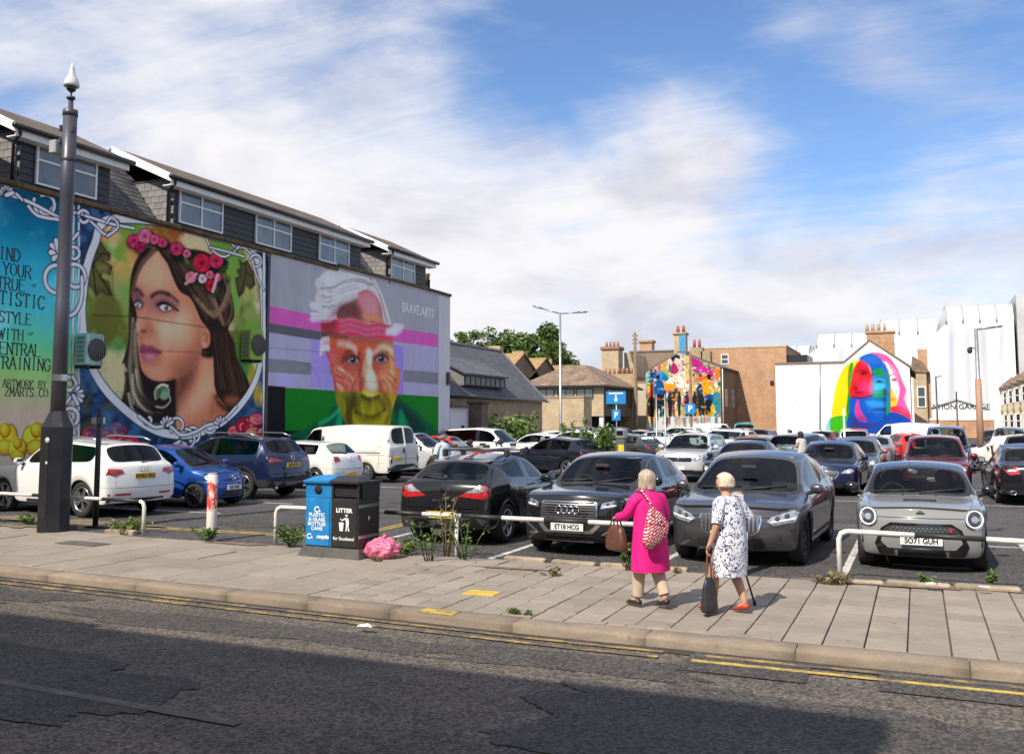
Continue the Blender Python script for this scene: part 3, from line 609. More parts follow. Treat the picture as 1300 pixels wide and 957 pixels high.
q=MB();q.prism([(gx0-gax,0,0),(gx1-gax,0,0),(gx1-gax,0,ge1),(0,0,gaz),(gx0-gax,0,ge0)],(0,11.5,0));q.build('wall',M_brown,gh)
for s,x,z in((-1,gx0-gax,ge0),(1,gx1-gax,ge1)):
 q=MB();q.prism([(0,.25,gaz+.1),(x+s*.3,.25,z+.0),(x+s*.3,.25,z-.12),(0,.25,gaz-.05)],(0,11.6,0));q.build('roof',M_roofslate,gh)
q=MB();q.box((.0,.75,gaz+.55),(1.05,1.0,2.3));q.build('chimney',M_stock_s,gh)
q=MB();q.box((.28,.22,gaz+.5),(.62,.05,2.2));q.build('chimney_panel',pmat('blue_paint',(.05,.27,.50),.6,var=.3),gh)
q=MB();q.bevel_box((0,.75,gaz+1.75),(1.3,1.25,.22),.04);q.build('chimney_cap',M_stock,gh)
for x in(-.25,.28):q=MB();q.lathe([(.17,0),(.14,.65)],10,(x,.75,gaz+1.85));q.build('chimney_pot',pmat('red_pot',(.34,.09,.06),.7),gh)
for px,w in((885,1.2),(897,.9)):
 c=on_y(px,450,GY+6);q=MB();q.box((c.x-gax,6,7.6),(w,1,3.2 if px==885 else 2.4));q.build('chimney',M_stock,gh)
 if px==885:[MB().lathe([(.16,0),(.13,.8)],8,(c.x-gax+x,6,9.2)).build('chimney_pot',pmat('red_pot',(.34,.09,.06),.7),gh)for x in(-.25,.25)]
for y in(2.5,6,9):window(gh,(gx1-gax+.02,y,4.2),1.0,1.6,1,2,(1,0,0),M_upvc,M_pane_dk,.07)
q=MB();q.tube([(gx1-gax+.1,.4,.2),(gx1-gax+.1,.4,ge1)],.06,6);q.build('downpipe',M_white,gh)
ob=empty('orange_brick_block',(-15,93,0),0,'large flat-roofed orange brick block with one small high window','building')
a=on_y(880,443,93);b_=on_y(998,443,93)
q=MB();q.box(((a.x+b_.x)/2+15,6,4.6),(b_.x-a.x,12,9.2));q.build('wall',M_red,ob)
q=MB();q.box(((a.x+b_.x)/2+15,6,9.28),(b_.x-a.x+.15,12.1,.16));q.build('coping',M_cream,ob)
c=on_y(920,456,92.9);window(ob,(c.x+15,-.02,c.z),.75,1.0,1,2,(0,-1,0),M_upvc,M_pane_dk,.08)
c=on_y(980,486,92.9);q=MB();q.box((c.x+15,-.03,c.z),(.35,.1,.4));q.build('vent',M_gutter,ob)
q=MB();q.box((b_.x+15+.9,3,4.2),(2.0,5,8.4));q.build('rear_block',M_gutter,ob)
cs=empty('cream_side_wall',(-10.5,88,0),0,'narrow cream rendered wall with a brick foot beside the white mural building','wall')
a=on_y(984,465,88);b_=on_y(1003,465,88);q=MB();q.box(((a.x+b_.x)/2+10.5,.3,4.6),(b_.x-a.x,.5,5.0));q.build('wall',M_cream,cs)
q=MB();q.box(((a.x+b_.x)/2+10.5,.32,1.05),(b_.x-a.x-.06,.45,2.1));q.build('brick_foot',M_red,cs)
RY=75.;rx0=on_y(985,500,RY).x;rx1=on_y(1156,500,RY).x;rxg=on_y(1071,460,RY).x;rxa=on_y(1104,433,RY).x;rza=on_y(1104,433,RY).z;rze=on_y(1156,467,RY).z;rzp=on_y(1030,462,RY).z
wb=empty('white_mural_building',(rxa,RY,0),0,'white painted gable building carrying a rainbow coloured portrait of overlapping faces','building')
M_mwhite=stained('white_render',(.80,.79,.77),(.66,.64,.60),.25)
q=MB();q.prism([(rx0-rxa,0,0),(rx1-rxa,0,0),(rx1-rxa,0,rze),(0,0,rza),(rxg-rxa,0,rzp),(rx0-rxa,0,rzp)],(0,.5,0));q.build('wall',M_mwhite,wb)
q=MB();q.prism([(rx0-rxa+.1,.5,0),(rx1-rxa,.5,0),(rx1-rxa,.5,rze-.1),(0,.5,rza-.15),(rxg-rxa,.5,rzp-.15),(rx0-rxa+.1,.5,rzp-.15)],(0,13,0));q.build('side_wall',M_stock_s,wb)
def edge_strip(pts,par,mat,w=.16,name='coping'):
 for(a,b2)in zip(pts[:-1],pts[1:]):
  a,b2=Vector(a),Vector(b2);q=MB();q.prism([a,b2,b2+Vector((0,0,w)),a+Vector((0,0,w))],(0,.62,0));q.build(name,mat,par)
edge_strip([(rx0-rxa-.05,-.06,rzp),(rxg-rxa,-.06,rzp),(0,-.06,rza),(rx1-rxa+.1,-.06,rze)],wb,pmat('brown_coping',(.23,.16,.11),.9,var=.3))
for s,x,z in((1,rx1-rxa,rze),):
 q=MB();q.prism([(0,.6,rza+.05),(x+.4,.6,z-.15),(x+.4,.6,z-.3),(0,.6,rza-.1)],(0,13,0));q.build('roof',M_rooftile,wb)
c1=on_y(1118,440,RY+3);q=MB();q.box((c1.x-rxa,3,rza-.1),(2.0,.9,1.9));q.bevel_box((c1.x-rxa,3,rza+.88),(2.2,1.1,.2),.04);q.build('chimney',M_red,wb)
for k in range(4):q=MB();q.lathe([(.14,0),(.11,.65)],8,(c1.x-rxa-.95+k*.42,3,rza+.95));q.build('chimney_pot',pmat('buff_pot',(.42,.32,.19),.8),wb)
q=MB();q.tube([on_y(1041,462,RY-.05)-Vector((rxa,RY,0)),on_y(1041,548,RY-.05)-Vector((rxa,RY,0))],.05,6);q.build('downpipe',M_steel,wb)
ot=empty('brick_terrace_end',(1.2,92,0),0,'ornate orange brick terrace end with stepped bays past the white building corner','house')
def oloc(px,py,Y):return on_y(px,py,Y)-Vector((1.2,92,0))
a=oloc(1159,478,92);b_=oloc(1176,478,92)
q=MB();q.box(((a.x+b_.x)/2,5,3.2),(b_.x-a.x,10,6.4));q.build('wall',M_stock_s,ot)
q=MB();q.prism([(a.x-.2,-.1,6.4),(b_.x+.3,-.1,6.4),(b_.x-.2,-.1,7.3),(a.x,-.1,7.9)],(0,10,0));q.build('roof',M_rooftile,ot)
q=MB();q.box((b_.x-.1,2,4.4),(.9,2.4,4.2));q.build('bay',M_red,ot)
window(ot,((a.x+b_.x)/2+.1,-.05,4.2),.75,1.9,1,2,(0,-1,0),M_upvc,M_pane_dk,.1)
q=MB();q.box((b_.x-.25,2,7.3),(.8,.9,2.6));q.build('chimney',M_red,ot)
M_sheet=None
def sheet_mat():
 m,b,nd,lk=nodes_of('white_sheeting',.5)
 tc=nd('ShaderNodeTexCoord');n=noise_n(nd,lk,vscale_n(nd,lk,tc.outputs['Object'],(1,1,.12)),.35,5,.6)
 lk(mixn(nd,lk,rng_n(nd,lk,n,.35,.7),(.74,.74,.75),(.58,.58,.61)),b.inputs['Base Color']);b.inputs['Transmission Weight'].default_value=0  # vertical grey streaks paint fold shading into the sheet colour
 return m
M_sheet=sheet_mat()
SY=158.
sc=empty('sheeted_scaffold',(0,SY,0),0,'huge stepped scaffold wrapped in white sheeting with curved tops and hanging folds','scaffold')
def bay_sheet(px0,px1,pyt,pye,depth,end_slope,seed):
 """one step of the wrap: folded wall, quarter-round eave, roof; pieces between ribs are parts"""
 x0=on_y(px0,450,SY).x;x1=on_y(px1,450,SY).x;zt=on_y(650,pyt,SY).z;ze=on_y(650,pye,SY).z
 zt=on_y((px0+px1)/2,pyt,SY).z;ze=on_y((px0+px1)/2,pye,SY).z
 n=max(2,round((x1-x0)/2.6));dx=(x1-x0)/n
 for i in range(n):
  a=x0+i*dx;vs=[];fs=[];nu=8;rows=[(z,0.)for z in np.linspace(0,ze,9)]
  rows+=[(ze+(zt-ze)*sin(t),-(zt-ze)*1.2*(1-cos(t)))for t in np.linspace(.2,pi/2,6)]+[(zt+.3,-depth)]
  for j,(z,yy)in enumerate(rows):
   for k in range(nu+1):
    t=k/nu;fold=(.55*sin(t*pi)**2+.16*noise.noise((a*.5+t*2.5,z*.16,seed)))*(1 if j<9 else .30)
    vs.append((a+t*dx,-yy+fold*(.35 if j==8 else 1),z-(.10*sin(t*pi)if j>=9 else 0)))
  for j in range(len(rows)-1):
   for k in range(nu):q0=j*(nu+1)+k;fs.append((q0,q0+1,q0+nu+2,q0+nu+1))
  MB().add(vs,fs,0,True).build('sheet_panel',M_sheet,sc)
  q=MB();q.tube([(a,-yy-.05,z+.02)for z,yy in[(r[0],-abs(r[1])if r[1]else 0.05)for r in rows[8:]]],.13,5);q.build('rib',pmat('sheet_rib',(.40,.38,.37),.6),sc)
 q=MB()
 for s,xx in((-1,x0),(1,x1)):
  q.add([(xx,.2,0),(xx,.2,ze),(xx+s*-.0,(zt-ze)*1.2,zt),(xx,depth,zt+.3),(xx,depth,0)],[(0,1,2,3,4)])
 q.build('end_sheet',M_sheet,sc)
 if end_slope:
  q=MB();w=end_slope;q.add([(x0,0.1,ze),(x0-w,.1,ze-w*.9),(x0-w,depth*.6,ze-w*.9),(x0,(zt-ze)*1.2,zt)],[(0,1,2,3)]);q.add([(x0,0.1,0),(x0,.1,ze),(x0-w,.1,ze-w*.9),(x0-w,.1,0)],[(0,1,2,3)]);q.build('hip_sheet',M_sheet,sc)
bay_sheet(994,1027,437,455,30,0,1);bay_sheet(1037,1104,421,440,30,1.3,2);bay_sheet(1119,1190,403,424,30,2.2,3);bay_sheet(1203,1289,384,409,30,2.2,4)
x1=on_y(1289,450,SY).x;q=MB();q.box((x1+6.5,12,10.6),(12,22,21.2));q.build('grey_end_sheet',pmat('grey_sheeting',(.50,.50,.50),.7,var=.12,vscale=.5),sc)
gg=empty('white_garage',(3,140,0),0,'low white gabled garage with black lettering below the sheeted scaffold','building')
a=on_y(1178,535,140);b_=on_y(1254,535,140);zc=on_y(1215,508,140).z;ze=on_y(1215,520,140).z
q=MB();q.prism([(a.x-3,0,0),(b_.x-3,0,0),(b_.x-3,0,ze),((a.x+b_.x)/2-3,0,zc),(a.x-3,0,ze)],(0,12,0));q.build('wall',M_mwhite,gg)
for s in(-1,1):
 xe=(b_.x if s>0 else a.x)-3;xm=(a.x+b_.x)/2-3;q=MB();q.prism([(xm,-.2,zc+.15),(xe+s*.3,-.2,ze+.1),(xe+s*.3,-.2,ze-.06),(xm,-.2,zc-.02)],(0,12.3,0));q.build('roof',pmat('grey_sheet_roof',(.25,.25,.26),.6,var=.2),gg)
for t,z,s in(('STATION GARAGE',516.5,.98),('CAR SERVICE',522.5,.6)):
 c=on_y(1214,z,139.96)
 if s>.7:link('lettering',text_mesh(t,s,M_black,.01,bold=.012),gg,(c.x-3,-.04,c.z),(pi/2,0,0))
rw=empty('red_brick_wall',(4,128,0),0,'long low red brick wall in front of the white garage','wall')
a=on_y(1172,535,128);b_=on_y(1262,535,128);q=MB();q.box(((a.x+b_.x)/2-4,0,1.05),(b_.x-a.x,.4,2.1));q.build('wall',M_red,rw)
q=MB();q.bevel_box(((a.x+b_.x)/2-4,0,2.16),(b_.x-a.x+.1,.5,.12),.02);q.build('coping',M_cream,rw)
M_stone=stained('pale_stone',(.55,.47,.34),(.40,.33,.23),.25)
for i in range(6):
 y0=118+i*9.;hs=empty('bay_fronted_house',(12.6,y0,0),0,['nearest','second','third','fourth','fifth','farthest'][i]+' house of the pale brick terrace with two storey bays at the right edge','house','terraced houses at the right edge')
 q=MB();q.box((4,4.5,3.5),(8,8.98,7.0));q.build('wall',M_stone,hs)
 q=MB();q.prism([(-.5,0,7.0),(4,0,9.6),(8.4,0,7.0)],(0,9,0));q.build('roof',M_roofslate,hs)
 q=MB();q.prism([(0,1.0,0),(-1.0,1.7,0),(-1.0,3.7,0),(0,4.4,0)],(0,0,6.9));q.build('bay',M_stone,hs)
 q=MB();q.prism([(-1.25,1.3,6.9),(-1.25,4.1,6.9),(.3,4.8,6.9),(.3,.6,6.9)],(0,0,.15));q.add([(-1.25,1.3,7.05),(-1.25,4.1,7.05),(.3,4.8,7.05),(.3,.6,7.05),(.5,2.7,8.7)],[(0,4,1),(1,4,2),(0,3,4)]);q.build('bay_roof',M_rooftile,hs)
 q=MB();q.box((-.1,4.5,3.55),(.2,9,.25));q.box((-1.04,2.7,3.55),(.12,2.3,.3));q.build('string_course',pmat('ochre_band',(.45,.29,.10),.8,var=.2),hs)
 for z in(2.1,5.4):
  window(hs,(-1.03,2.7,z),1.5,1.9,2,2,(-1,0,0),M_upvc,M_pane_dk,.1);window(hs,(-.03,6.8,z),1.2,1.9,1,2,(-1,0,0),M_upvc,M_pane_dk,.1)
  d=Vector((-.573,-.819,0));window(hs,Vector((-.5,1.35,z))+d*.03,.9,1.9,1,2,d,M_upvc,M_pane_dk,.1)
 q=MB();q.box((4,.2,9.6),(1.2,.8,2.0));q.build('chimney',M_red,hs)
tu=empty('turret_house',(on_y(1268,500,182).x,182,0),0,'tall red brick corner house with a pointed slate turret','house')
q=MB();q.box((1.4,3,5.2),(4.6,6,10.4));q.build('wall',M_red,tu)
q=MB();q.prism([(-1.2,-.3,10.4),(4.2,-.3,10.4),(3.4,-.3,12.6),(.8,-.3,13.0)],(0,6.5,0));q.build('roof',M_rooftile,tu)
q=MB();q.lathe([(1.15,0),(1.15,11.6),(1.35,11.7),(1.3,12.0),(.55,13.6),(.08,15.6)],8,(-.6,0,0),smooth=False);q.build('turret',M_red,tu)
q=MB();q.lathe([(1.45,11.75),(1.0,12.6),(.5,13.9),(.05,16.0)],8,(-.6,0,0),smooth=False);q.build('spire',M_roofslate,tu)
for z in(4,7.2,10):window(tu,(-.6,-1.13,z),.8,1.9,1,2,(0,-1,0),M_upvc,M_pane_dk,.1);window(tu,(2.2,-.03,z-.4),1.0,1.9,1,2,(0,-1,0),M_upvc,M_pane_dk,.1)
for i,(x0,x1,h)in enumerate(((-46,-34,9.3),(-34,-22,9.2),(-22,-9.8,9.3),(-9.8,-4.9,9.15),(-4.9,-2.2,9.15),(8.5,20,9.3),(20,34,9.2))):
 sh=empty('shop_across_the_road',((x0+x1)/2,-1.2,0),0,'brick shop building across the road behind the viewer whose roof shades the road','building','shops across the road')
 w=x1-x0;q=MB();q.box((0,-4,h/2-.3),(w,8,h-.4));q.build('wall',M_stock,sh)
 q=MB();q.box((0,-.1,h-.35),(w,.5,.7));q.build('parapet',M_cream,sh)
 for k in range(int(w/3)):window(sh,(-w/2+1.5+k*3,.02,6.0),1.1,1.8,1,2,(0,1,0),M_upvc,M_pane_dk,.08)
struct(MB().quad((-90,-1.2,.02),(90,-1.2,.02),(90,1.22,.02),(-90,1.22,.02)).build('near_pavement',M_slab))
# ------------------------------------------------------------------ wall paintings: a small painter, colours held on the wall mesh itself
def lin(c):
 c=np.asarray(c,float)/255;return np.where(c<=.04045,c/12.92,((c+.055)/1.055)**2.4)
def smooth_pts(P,closed=True,k=5):
 P=np.asarray(P,float);n=len(P);out=[]
 for i in range(n if closed else n-1):
  if closed:p0,p1,p2,p3=P[(i-1)%n],P[i],P[(i+1)%n],P[(i+2)%n]
  else:p0,p1,p2,p3=P[max(i-1,0)],P[i],P[i+1],P[min(i+2,n-1)]
  for t in np.arange(k)/k:
   out.append(.5*((2*p1)+(-p0+p2)*t+(2*p0-5*p1+4*p2-p3)*t*t+(-p0+3*p1-3*p2+p3)*t**3))
 if not closed:out.append(P[-1])
 return np.array(out)
class Canvas:
 def __init__(s,a0,a1,z0,z1,da,dz,mapf):
  s.na,s.nz=int((a1-a0)*da)+1,int((z1-z0)*dz)+1
  s.A,s.Z=np.meshgrid(np.linspace(a0,a1,s.na),np.linspace(z0,z1,s.nz));s.C=np.ones((s.nz,s.na,3))*.5
  s.b=(a0,a1,z0,z1);s.aa=.5/max(da,dz)*1.3;s.map=mapf;s.S=.58
 def m(s,pts):return np.array([s.map(*p)for p in pts])
 def win(s,P,pad):
  a0,a1,z0,z1=s.b;i0=int(np.clip((P[:,0].min()-pad-a0)/(a1-a0)*(s.na-1),0,s.na));i1=int(np.clip((P[:,0].max()+pad-a0)/(a1-a0)*(s.na-1)+2,0,s.na))
  j0=int(np.clip((P[:,1].min()-pad-z0)/(z1-z0)*(s.nz-1),0,s.nz));j1=int(np.clip((P[:,1].max()+pad-z0)/(z1-z0)*(s.nz-1)+2,0,s.nz))
  return slice(j0,j1),slice(i0,i1)
 def dist(s,P,w,closed):
  X,Y=s.A[w],s.Z[w];d2=np.full(X.shape,1e9);ins=np.zeros(X.shape,bool);n=len(P)
  for i in range(n if closed else n-1):
   ax,ay=P[i];bx,by=P[(i+1)%n];ex,ey=bx-ax,by-ay;L=ex*ex+ey*ey+1e-12
   t=np.clip(((X-ax)*ex+(Y-ay)*ey)/L,0,1);d2=np.minimum(d2,(X-ax-t*ex)**2+(Y-ay-t*ey)**2)
   if closed and ay!=by:ins^=((ay>Y)!=(by>Y))&(X<ex*(Y-ay)/(by-ay)+ax)
  return np.sqrt(d2),ins
 def put(s,w,al,col,clip=None):
  if clip is not None:al=al*clip[w]
  s.C[w]=s.C[w]*(1-al[...,None])+lin(col)*al[...,None]
 def fill(s,pts,col,soft=0.,a=1.,smooth=True,clip=None,k=5):
  P=s.m(pts);P=smooth_pts(P,True,k)if smooth else P;f=max(soft*.8,s.aa);w=s.win(P,f*1.2)
  if s.A[w].size==0:return
  d,ins=s.dist(P,w,True);sd=np.where(ins,d,-d);t=np.clip(sd/f*.5+.5,0,1);s.put(w,t*t*(3-2*t)*a,col,clip)
 def mask(s,pts,smooth=True):
  P=s.m(pts);P=smooth_pts(P)if smooth else P;w=(slice(0,s.nz),slice(0,s.na));d,ins=s.dist(P,w,True);return np.clip(np.where(ins,d,-d)/s.aa*.5+.5,0,1)
 def line(s,pts,wd,col,soft=0.,a=1.,smooth=True,clip=None,closed=False,k=6):
  P=s.m(pts);P=smooth_pts(P,closed,k)if smooth else P;f=max(soft,s.aa);wd=wd*s.S;w=s.win(P,wd+f)
  if s.A[w].size==0:return
  d,_=s.dist(P,w,closed);t=np.clip((wd/2-d)/f*.5+.5,0,1);s.put(w,t*a,col,clip)
 def oline(s,pts,wd,col=(205,202,214),out=(30,28,40),smooth=True,closed=False,o=.05):
  s.line(pts,wd+.12,out,smooth=smooth,closed=closed);s.line(pts,wd,col,smooth=smooth,closed=closed)
 def dot(s,px,py,rx,ry,col,soft=0.,a=1.,clip=None):
  s.fill([(px+rx*cos(t),py+ry*sin(t))for t in np.linspace(0,2*pi,11)[:-1]],col,soft,a,True,clip,3)
 def noise(s,scale,seed,sa=1.,oct=5):
  r=np.random.default_rng(seed);out=np.zeros_like(s.A);amp=1;tot=0
  for o in range(oct):
   f=scale*2**o;g=r.random((int((s.b[3]-s.b[2])*f)+3,int((s.b[1]-s.b[0])*f*sa)+3));u=(s.A-s.b[0])*f*sa;v=(s.Z-s.b[2])*f
   i,j=v.astype(int),u.astype(int);fy,fx=v-i,u-j;fy=fy*fy*(3-2*fy);fx=fx*fx*(3-2*fx)
   out+=amp*((g[i,j]*(1-fx)+g[i,j+1]*fx)*(1-fy)+(g[i+1,j]*(1-fx)+g[i+1,j+1]*fx)*fy);tot+=amp;amp*=.55
  return out/tot
 def build(s,name,parent,place,inside=None,gain=1.):
  nz,na=s.nz,s.na;co=place(s.A.ravel(),s.Z.ravel())
  idx=np.arange(nz*na).reshape(nz,na);q=np.stack([idx[:-1,:-1],idx[:-1,1:],idx[1:,1:],idx[1:,:-1]],-1).reshape(-1,4)
  if inside is not None:ok=inside(s.A,s.Z).ravel();q=q[ok[q].all(1)]
  me=bpy.data.meshes.new(name);me.vertices.add(nz*na);me.vertices.foreach_set('co',co.ravel().astype(np.float32))
  me.loops.add(q.size);me.loops.foreach_set('vertex_index',q.ravel().astype(np.int32));me.polygons.add(len(q))
  me.polygons.foreach_set('loop_start',np.arange(0,q.size,4,dtype=np.int32));me.update(calc_edges=True)
  at=me.color_attributes.new('paint','FLOAT_COLOR','POINT');c4=np.ones((nz*na,4),np.float32);c4[:,:3]=np.clip(np.clip(s.C.reshape(-1,3),0,1)**1.16*gain,0,.92);at.data.foreach_set('color',c4.ravel())
  me.materials.append(M_mural);o=link(name,me,parent);return o
def mural_material():
 m,b,nd,lk=nodes_of('mural_paint',.75);b.inputs['Specular IOR Level'].default_value=.15
 a=nd('ShaderNodeVertexColor',layer_name='paint');tc=nd('ShaderNodeTexCoord')
 n=noise_n(nd,lk,vscale_n(nd,lk,tc.outputs['Object'],(1,1,.4)),1.4,7,.7);f=noise_n(nd,lk,tc.outputs['Object'],22,4,.7)
 c=mixn(nd,lk,1,a.outputs[0],rng_n(nd,lk,n,.3,.7,.86,1.07),'MULTIPLY');c=mixn(nd,lk,1,c,rng_n(nd,lk,f,.3,.7,.95,1.05),'MULTIPLY');lk(c,b.inputs['Base Color'])
 bp=nd('ShaderNodeBump');bp.inputs['Strength'].default_value=.2;bp.inputs['Distance'].default_value=.01;lk(f,bp.inputs['Height']);lk(bp.outputs[0],b.inputs['Normal'])
 return m
M_mural=mural_material()
def wallmap(px,py):
 v=on_x(px,py,WX0);return(v.y,v.z)
def paint_lady():
 c=Canvas(YA+.02,YM-.02,.1,7.86,34,48,wallmap)
 c.A0=c.A
# --- outer ground: navy with blue foliage
 c.C[:]=lin((38,62,88));n=c.noise(.9,3);n2=c.noise(2.2,4)
 for col,lo,hi in(((24,40,62),.45,.60),((58,92,128),.55,.68)):
  t=np.clip(((n if hi<.61 else n2)-lo)/(hi-lo),0,1)[...,None];c.C=c.C*(1-t)+lin(col)*t
# --- left lettering panel: sky over meadow
 lp=c.mask([(-300,60),(98,262),(99,575),(-300,700)],False)
 z=np.clip((c.Z-1.2)/6.6,0,1);stops=[(0,(176,160,150)),(.16,(178,158,138)),(.30,(140,178,108)),(.42,(96,176,136)),(.55,(78,172,176)),(.72,(50,152,172)),(.86,(10,112,138)),(1,(4,78,104))]
 g=np.zeros_like(c.C)
 for k in range(3):g[...,k]=np.interp(z,[s[0]for s in stops],[lin(s[1])[k]for s in stops])
 cn=c.noise(.55,11);cl=np.clip((cn-.47)/.16,0,1)*np.clip((z-.30)/.2,0,1)*np.clip((1.02-z)/.25,0,1)
 c2=np.clip((c.noise(1.6,12)-.42)/.3,0,1)
 cloud=lin((128,208,218))*(.6+.5*c2[...,None]);g=g*(1-cl[...,None]*.85)+cloud*cl[...,None]*.85
 c.C=c.C*(1-lp[...,None])+g*lp[...,None]
# --- the oval and its ground
 oval=[(139,279),(120,310),(109,345),(104,390),(106,425),(112,455),(127,485),(150,512),(184,539),(215,551),(250,550),(285,533),(310,508),(326,478),(333,440),(334,400),(331,352),(321,318),(300,302),(220,284)]
 om=c.mask(oval);ov=np.zeros_like(c.C);zo=np.clip((c.Z-1.6)/6,0,1);st=[(0,(38,84,62)),(.25,(44,120,76)),(.38,(84,138,80)),(.52,(116,136,62)),(.70,(134,148,88)),(.84,(186,150,88)),(1,(142,84,36))]
 for k in range(3):ov[...,k]=np.interp(zo+(c.noise(.5,21)-.5)*.28,[s[0]for s in st],[lin(s[1])[k]for s in st])
 for seed,col,lo in((22,(96,148,62),.53),(23,(190,176,138),.54),(24,(98,92,42),.56)):
  t=np.clip((c.noise(.6,seed)-lo)/.12,0,.85)[...,None];ov=ov*(1-t)+lin(col)*t
 c.C=c.C*(1-om[...,None])+ov*om[...,None]
# --- roses and lilies along the foot
 for i,(x,y,r)in enumerate([(118,552,14),(140,556,18),(150,545,12),(128,566,16),(165,566,14),(300,548,11),(312,540,13),(322,552,12),(306,561,15),(325,532,9),(333,548,7),(105,560,9)]):
  col=[(186,48,70),(214,84,96),(150,30,54),(222,120,96)][i%4]
  c.dot(x,y,r+1.2,r*.8+1.2,(60,16,34));c.dot(x,y,r,r*.8,col)
  for k in range(5):a=k*1.3+i;c.line([(x+r*.7*cos(a+t)*(1-t*.25),y+r*.55*sin(a+t)*(1-t*.25))for t in(0,.5,1,1.5)],.06,(110,20,46)if k%2 else(236,146,140),.03)
 for i,(x,y,s)in enumerate([(6,556,1),(46,556,1.05),(22,570,.7),(64,548,.8),(-30,560,1),(-60,552,.9)]):
  for dx,dy,rx,ry in((-8,0,8,14),(7,-2,8,15),(0,12,12,9),(0,-10,6,8)):
   c.dot(x+dx*s,y+dy*s,rx*s+1.3,ry*s+1.3,(52,38,18));c.dot(x+dx*s,y+dy*s,rx*s,ry*s,(206,164,34)if dx<0 else(186,138,24));c.dot(x+dx*s-2,y+dy*s-3,rx*s*.45,ry*s*.5,(232,200,70),.2)
 for x,y,s in((330,500,1),(322,478,.8)):c.dot(x-2,y,6*s,16*s,(150,136,50),.1);c.dot(x+4,y+8,4*s,10*s,(190,160,70),.1)
 for i in range(26):
  x=100+(i*37%60);y=470+(i*53%80);a=i*1.7;col=[(70,112,146),(46,78,116),(92,88,60),(30,46,70)][i%4]
  c.line([(x,y),(x+9*cos(a),y+8*sin(a)),(x+17*cos(a+.4),y+15*sin(a+.4))],.28,col,.12,.8,clip=1-np.maximum(om,lp))
 for i in range(10):
  x=325+(i*7%12);y=330+i*20;c.line([(x,y),(x+4,y+10),(x+2,y+20)],.25,[(70,112,146),(46,78,116)][i%2],.12,.8,clip=1-om)
# --- leaves
 L=[(128,306),(134,316),(141,322),(139,332),(131,330),(143,338),(140,350),(131,346),(128,352),(138,358),(143,376),(134,375),(129,370),(122,377),(116,366),(111,360),(107,345),(110,328),(118,312)]
 c.fill(L,(34,32,20),smooth=False);c.fill([(x*.94+123*.06,y*.94+345*.06)for x,y in L],(96,92,52),.25,smooth=False)
 for q in([(112,325),(124,345),(140,374)],[(118,335),(130,322),(139,326)],[(122,345),(132,342),(141,341)],[(118,338),(120,358),(122,372)]):c.line(q,.09,(40,38,22));
 c.dot(130,341,7,4,(136,128,78),.2,.8);c.dot(124,322,5,7,(66,66,36),.2,.9)
 R=[(303,328),(308,334),(314,330),(318,338),(322,346),(324,362),(317,368),(312,362),(309,372),(303,378),(300,366),(298,354),(304,350),(300,344),(305,340)]
 c.fill(R,(34,32,20),smooth=False);c.fill([(x*.92+311*.08,y*.92+352*.08)for x,y in R],(84,80,50),.2,smooth=False);c.line([(312,334),(311,352),(304,374)],.08,(40,38,22));c.line([(312,345),(320,352),(322,360)],.07,(40,38,22))
# --- hair, back masses
 H1,H2,H3=(44,32,27),(82,60,48),(126,98,76)
 c.fill([(188,314),(176,324),(167,345),(164,372),(163,408),(163,432),(158,452),(162,470),(157,497),(155,517),(178,531),(200,538),(224,532),(224,480),(190,470),(176,440),(175,400),(173,350),(184,330),(196,320)],H1,.05,clip=om)
 for a in([(163,432),(160,446),(154,463),(157,462),(166,446)],[(160,455),(158,468),(160,480),(168,468)]):c.fill(a,H1,.03)
 c.fill([(196,316),(214,310),(240,316),(262,320),(282,336),(289,355),(296,384),(297,402),(290,418),(298,436),(300,452),(312,476),(317,493),(308,514),(289,524),(276,504),(271,488),(270,447),(262,417),(250,393),(241,378),(228,369),(219,352),(212,335),(202,320)],H1,.05,clip=om)
# --- neck and shoulder
 sk,sk_l,sk_d,sk_dd=(196,134,104),(222,172,140),(160,98,74),(104,62,50)
 neck=[(224,478),(240,466),(256,446),(268,446),(271,470),(272,490),(277,504),(290,523),(282,534),(262,545),(240,550),(226,548),(223,520)]
 c.fill(neck,(184,116,88),.05,clip=om);nm=c.mask(neck)*om
 c.fill([(222,476),(243,464),(256,446),(258,458),(246,486),(234,510),(222,532)],(86,52,46),.7,.9,clip=nm)
 c.fill([(258,450),(266,450),(268,485),(256,500),(246,515),(252,492)],(220,150,118),.6,.9,clip=nm);c.line([(264,494),(252,508),(238,522),(226,532)],.5,(216,164,138),.5,.8,clip=nm)
 c.line([(270,500),(269,520),(266,540)],.08,(140,84,64),.1,.7,clip=nm);c.dot(280,520,8,12,(150,90,66),.6,.8,clip=nm);c.dot(245,538,16,9,(172,112,84),.8,.8,clip=nm)
# --- face
 face=[(193,321),(203,319),(213,333),(219,351),(228,369),(241,378),(249,393),(255,407),(263,417),(266,428),(264,440),(257,442),(254,452),(244,466),(233,475),(222,481),(205,484),(191,481),(182,473),(178,461),(176,448),(174,434),(171,424),(170.5,417),(174,404),(172,392),(168.5,380),(168.5,364),(172.5,349),(181,332)]
 c.fill([(236,372),(262,400),(272,424),(272,452),(254,450),(244,410)],H1,.1)
 c.fill(face,sk,.03);fm=c.mask(face)
 def F(p,col,soft,a=1.):c.fill(p,col,soft,a,True,fm)
 F([(178,340),(195,322),(206,330),(214,352),(206,366),(190,368),(176,362)],(212,162,130),1.0,.8)
 F([(236,378),(250,396),(264,418),(262,440),(252,456),(238,472),(234,440),(242,410)],(166,98,76),1.3,.95)
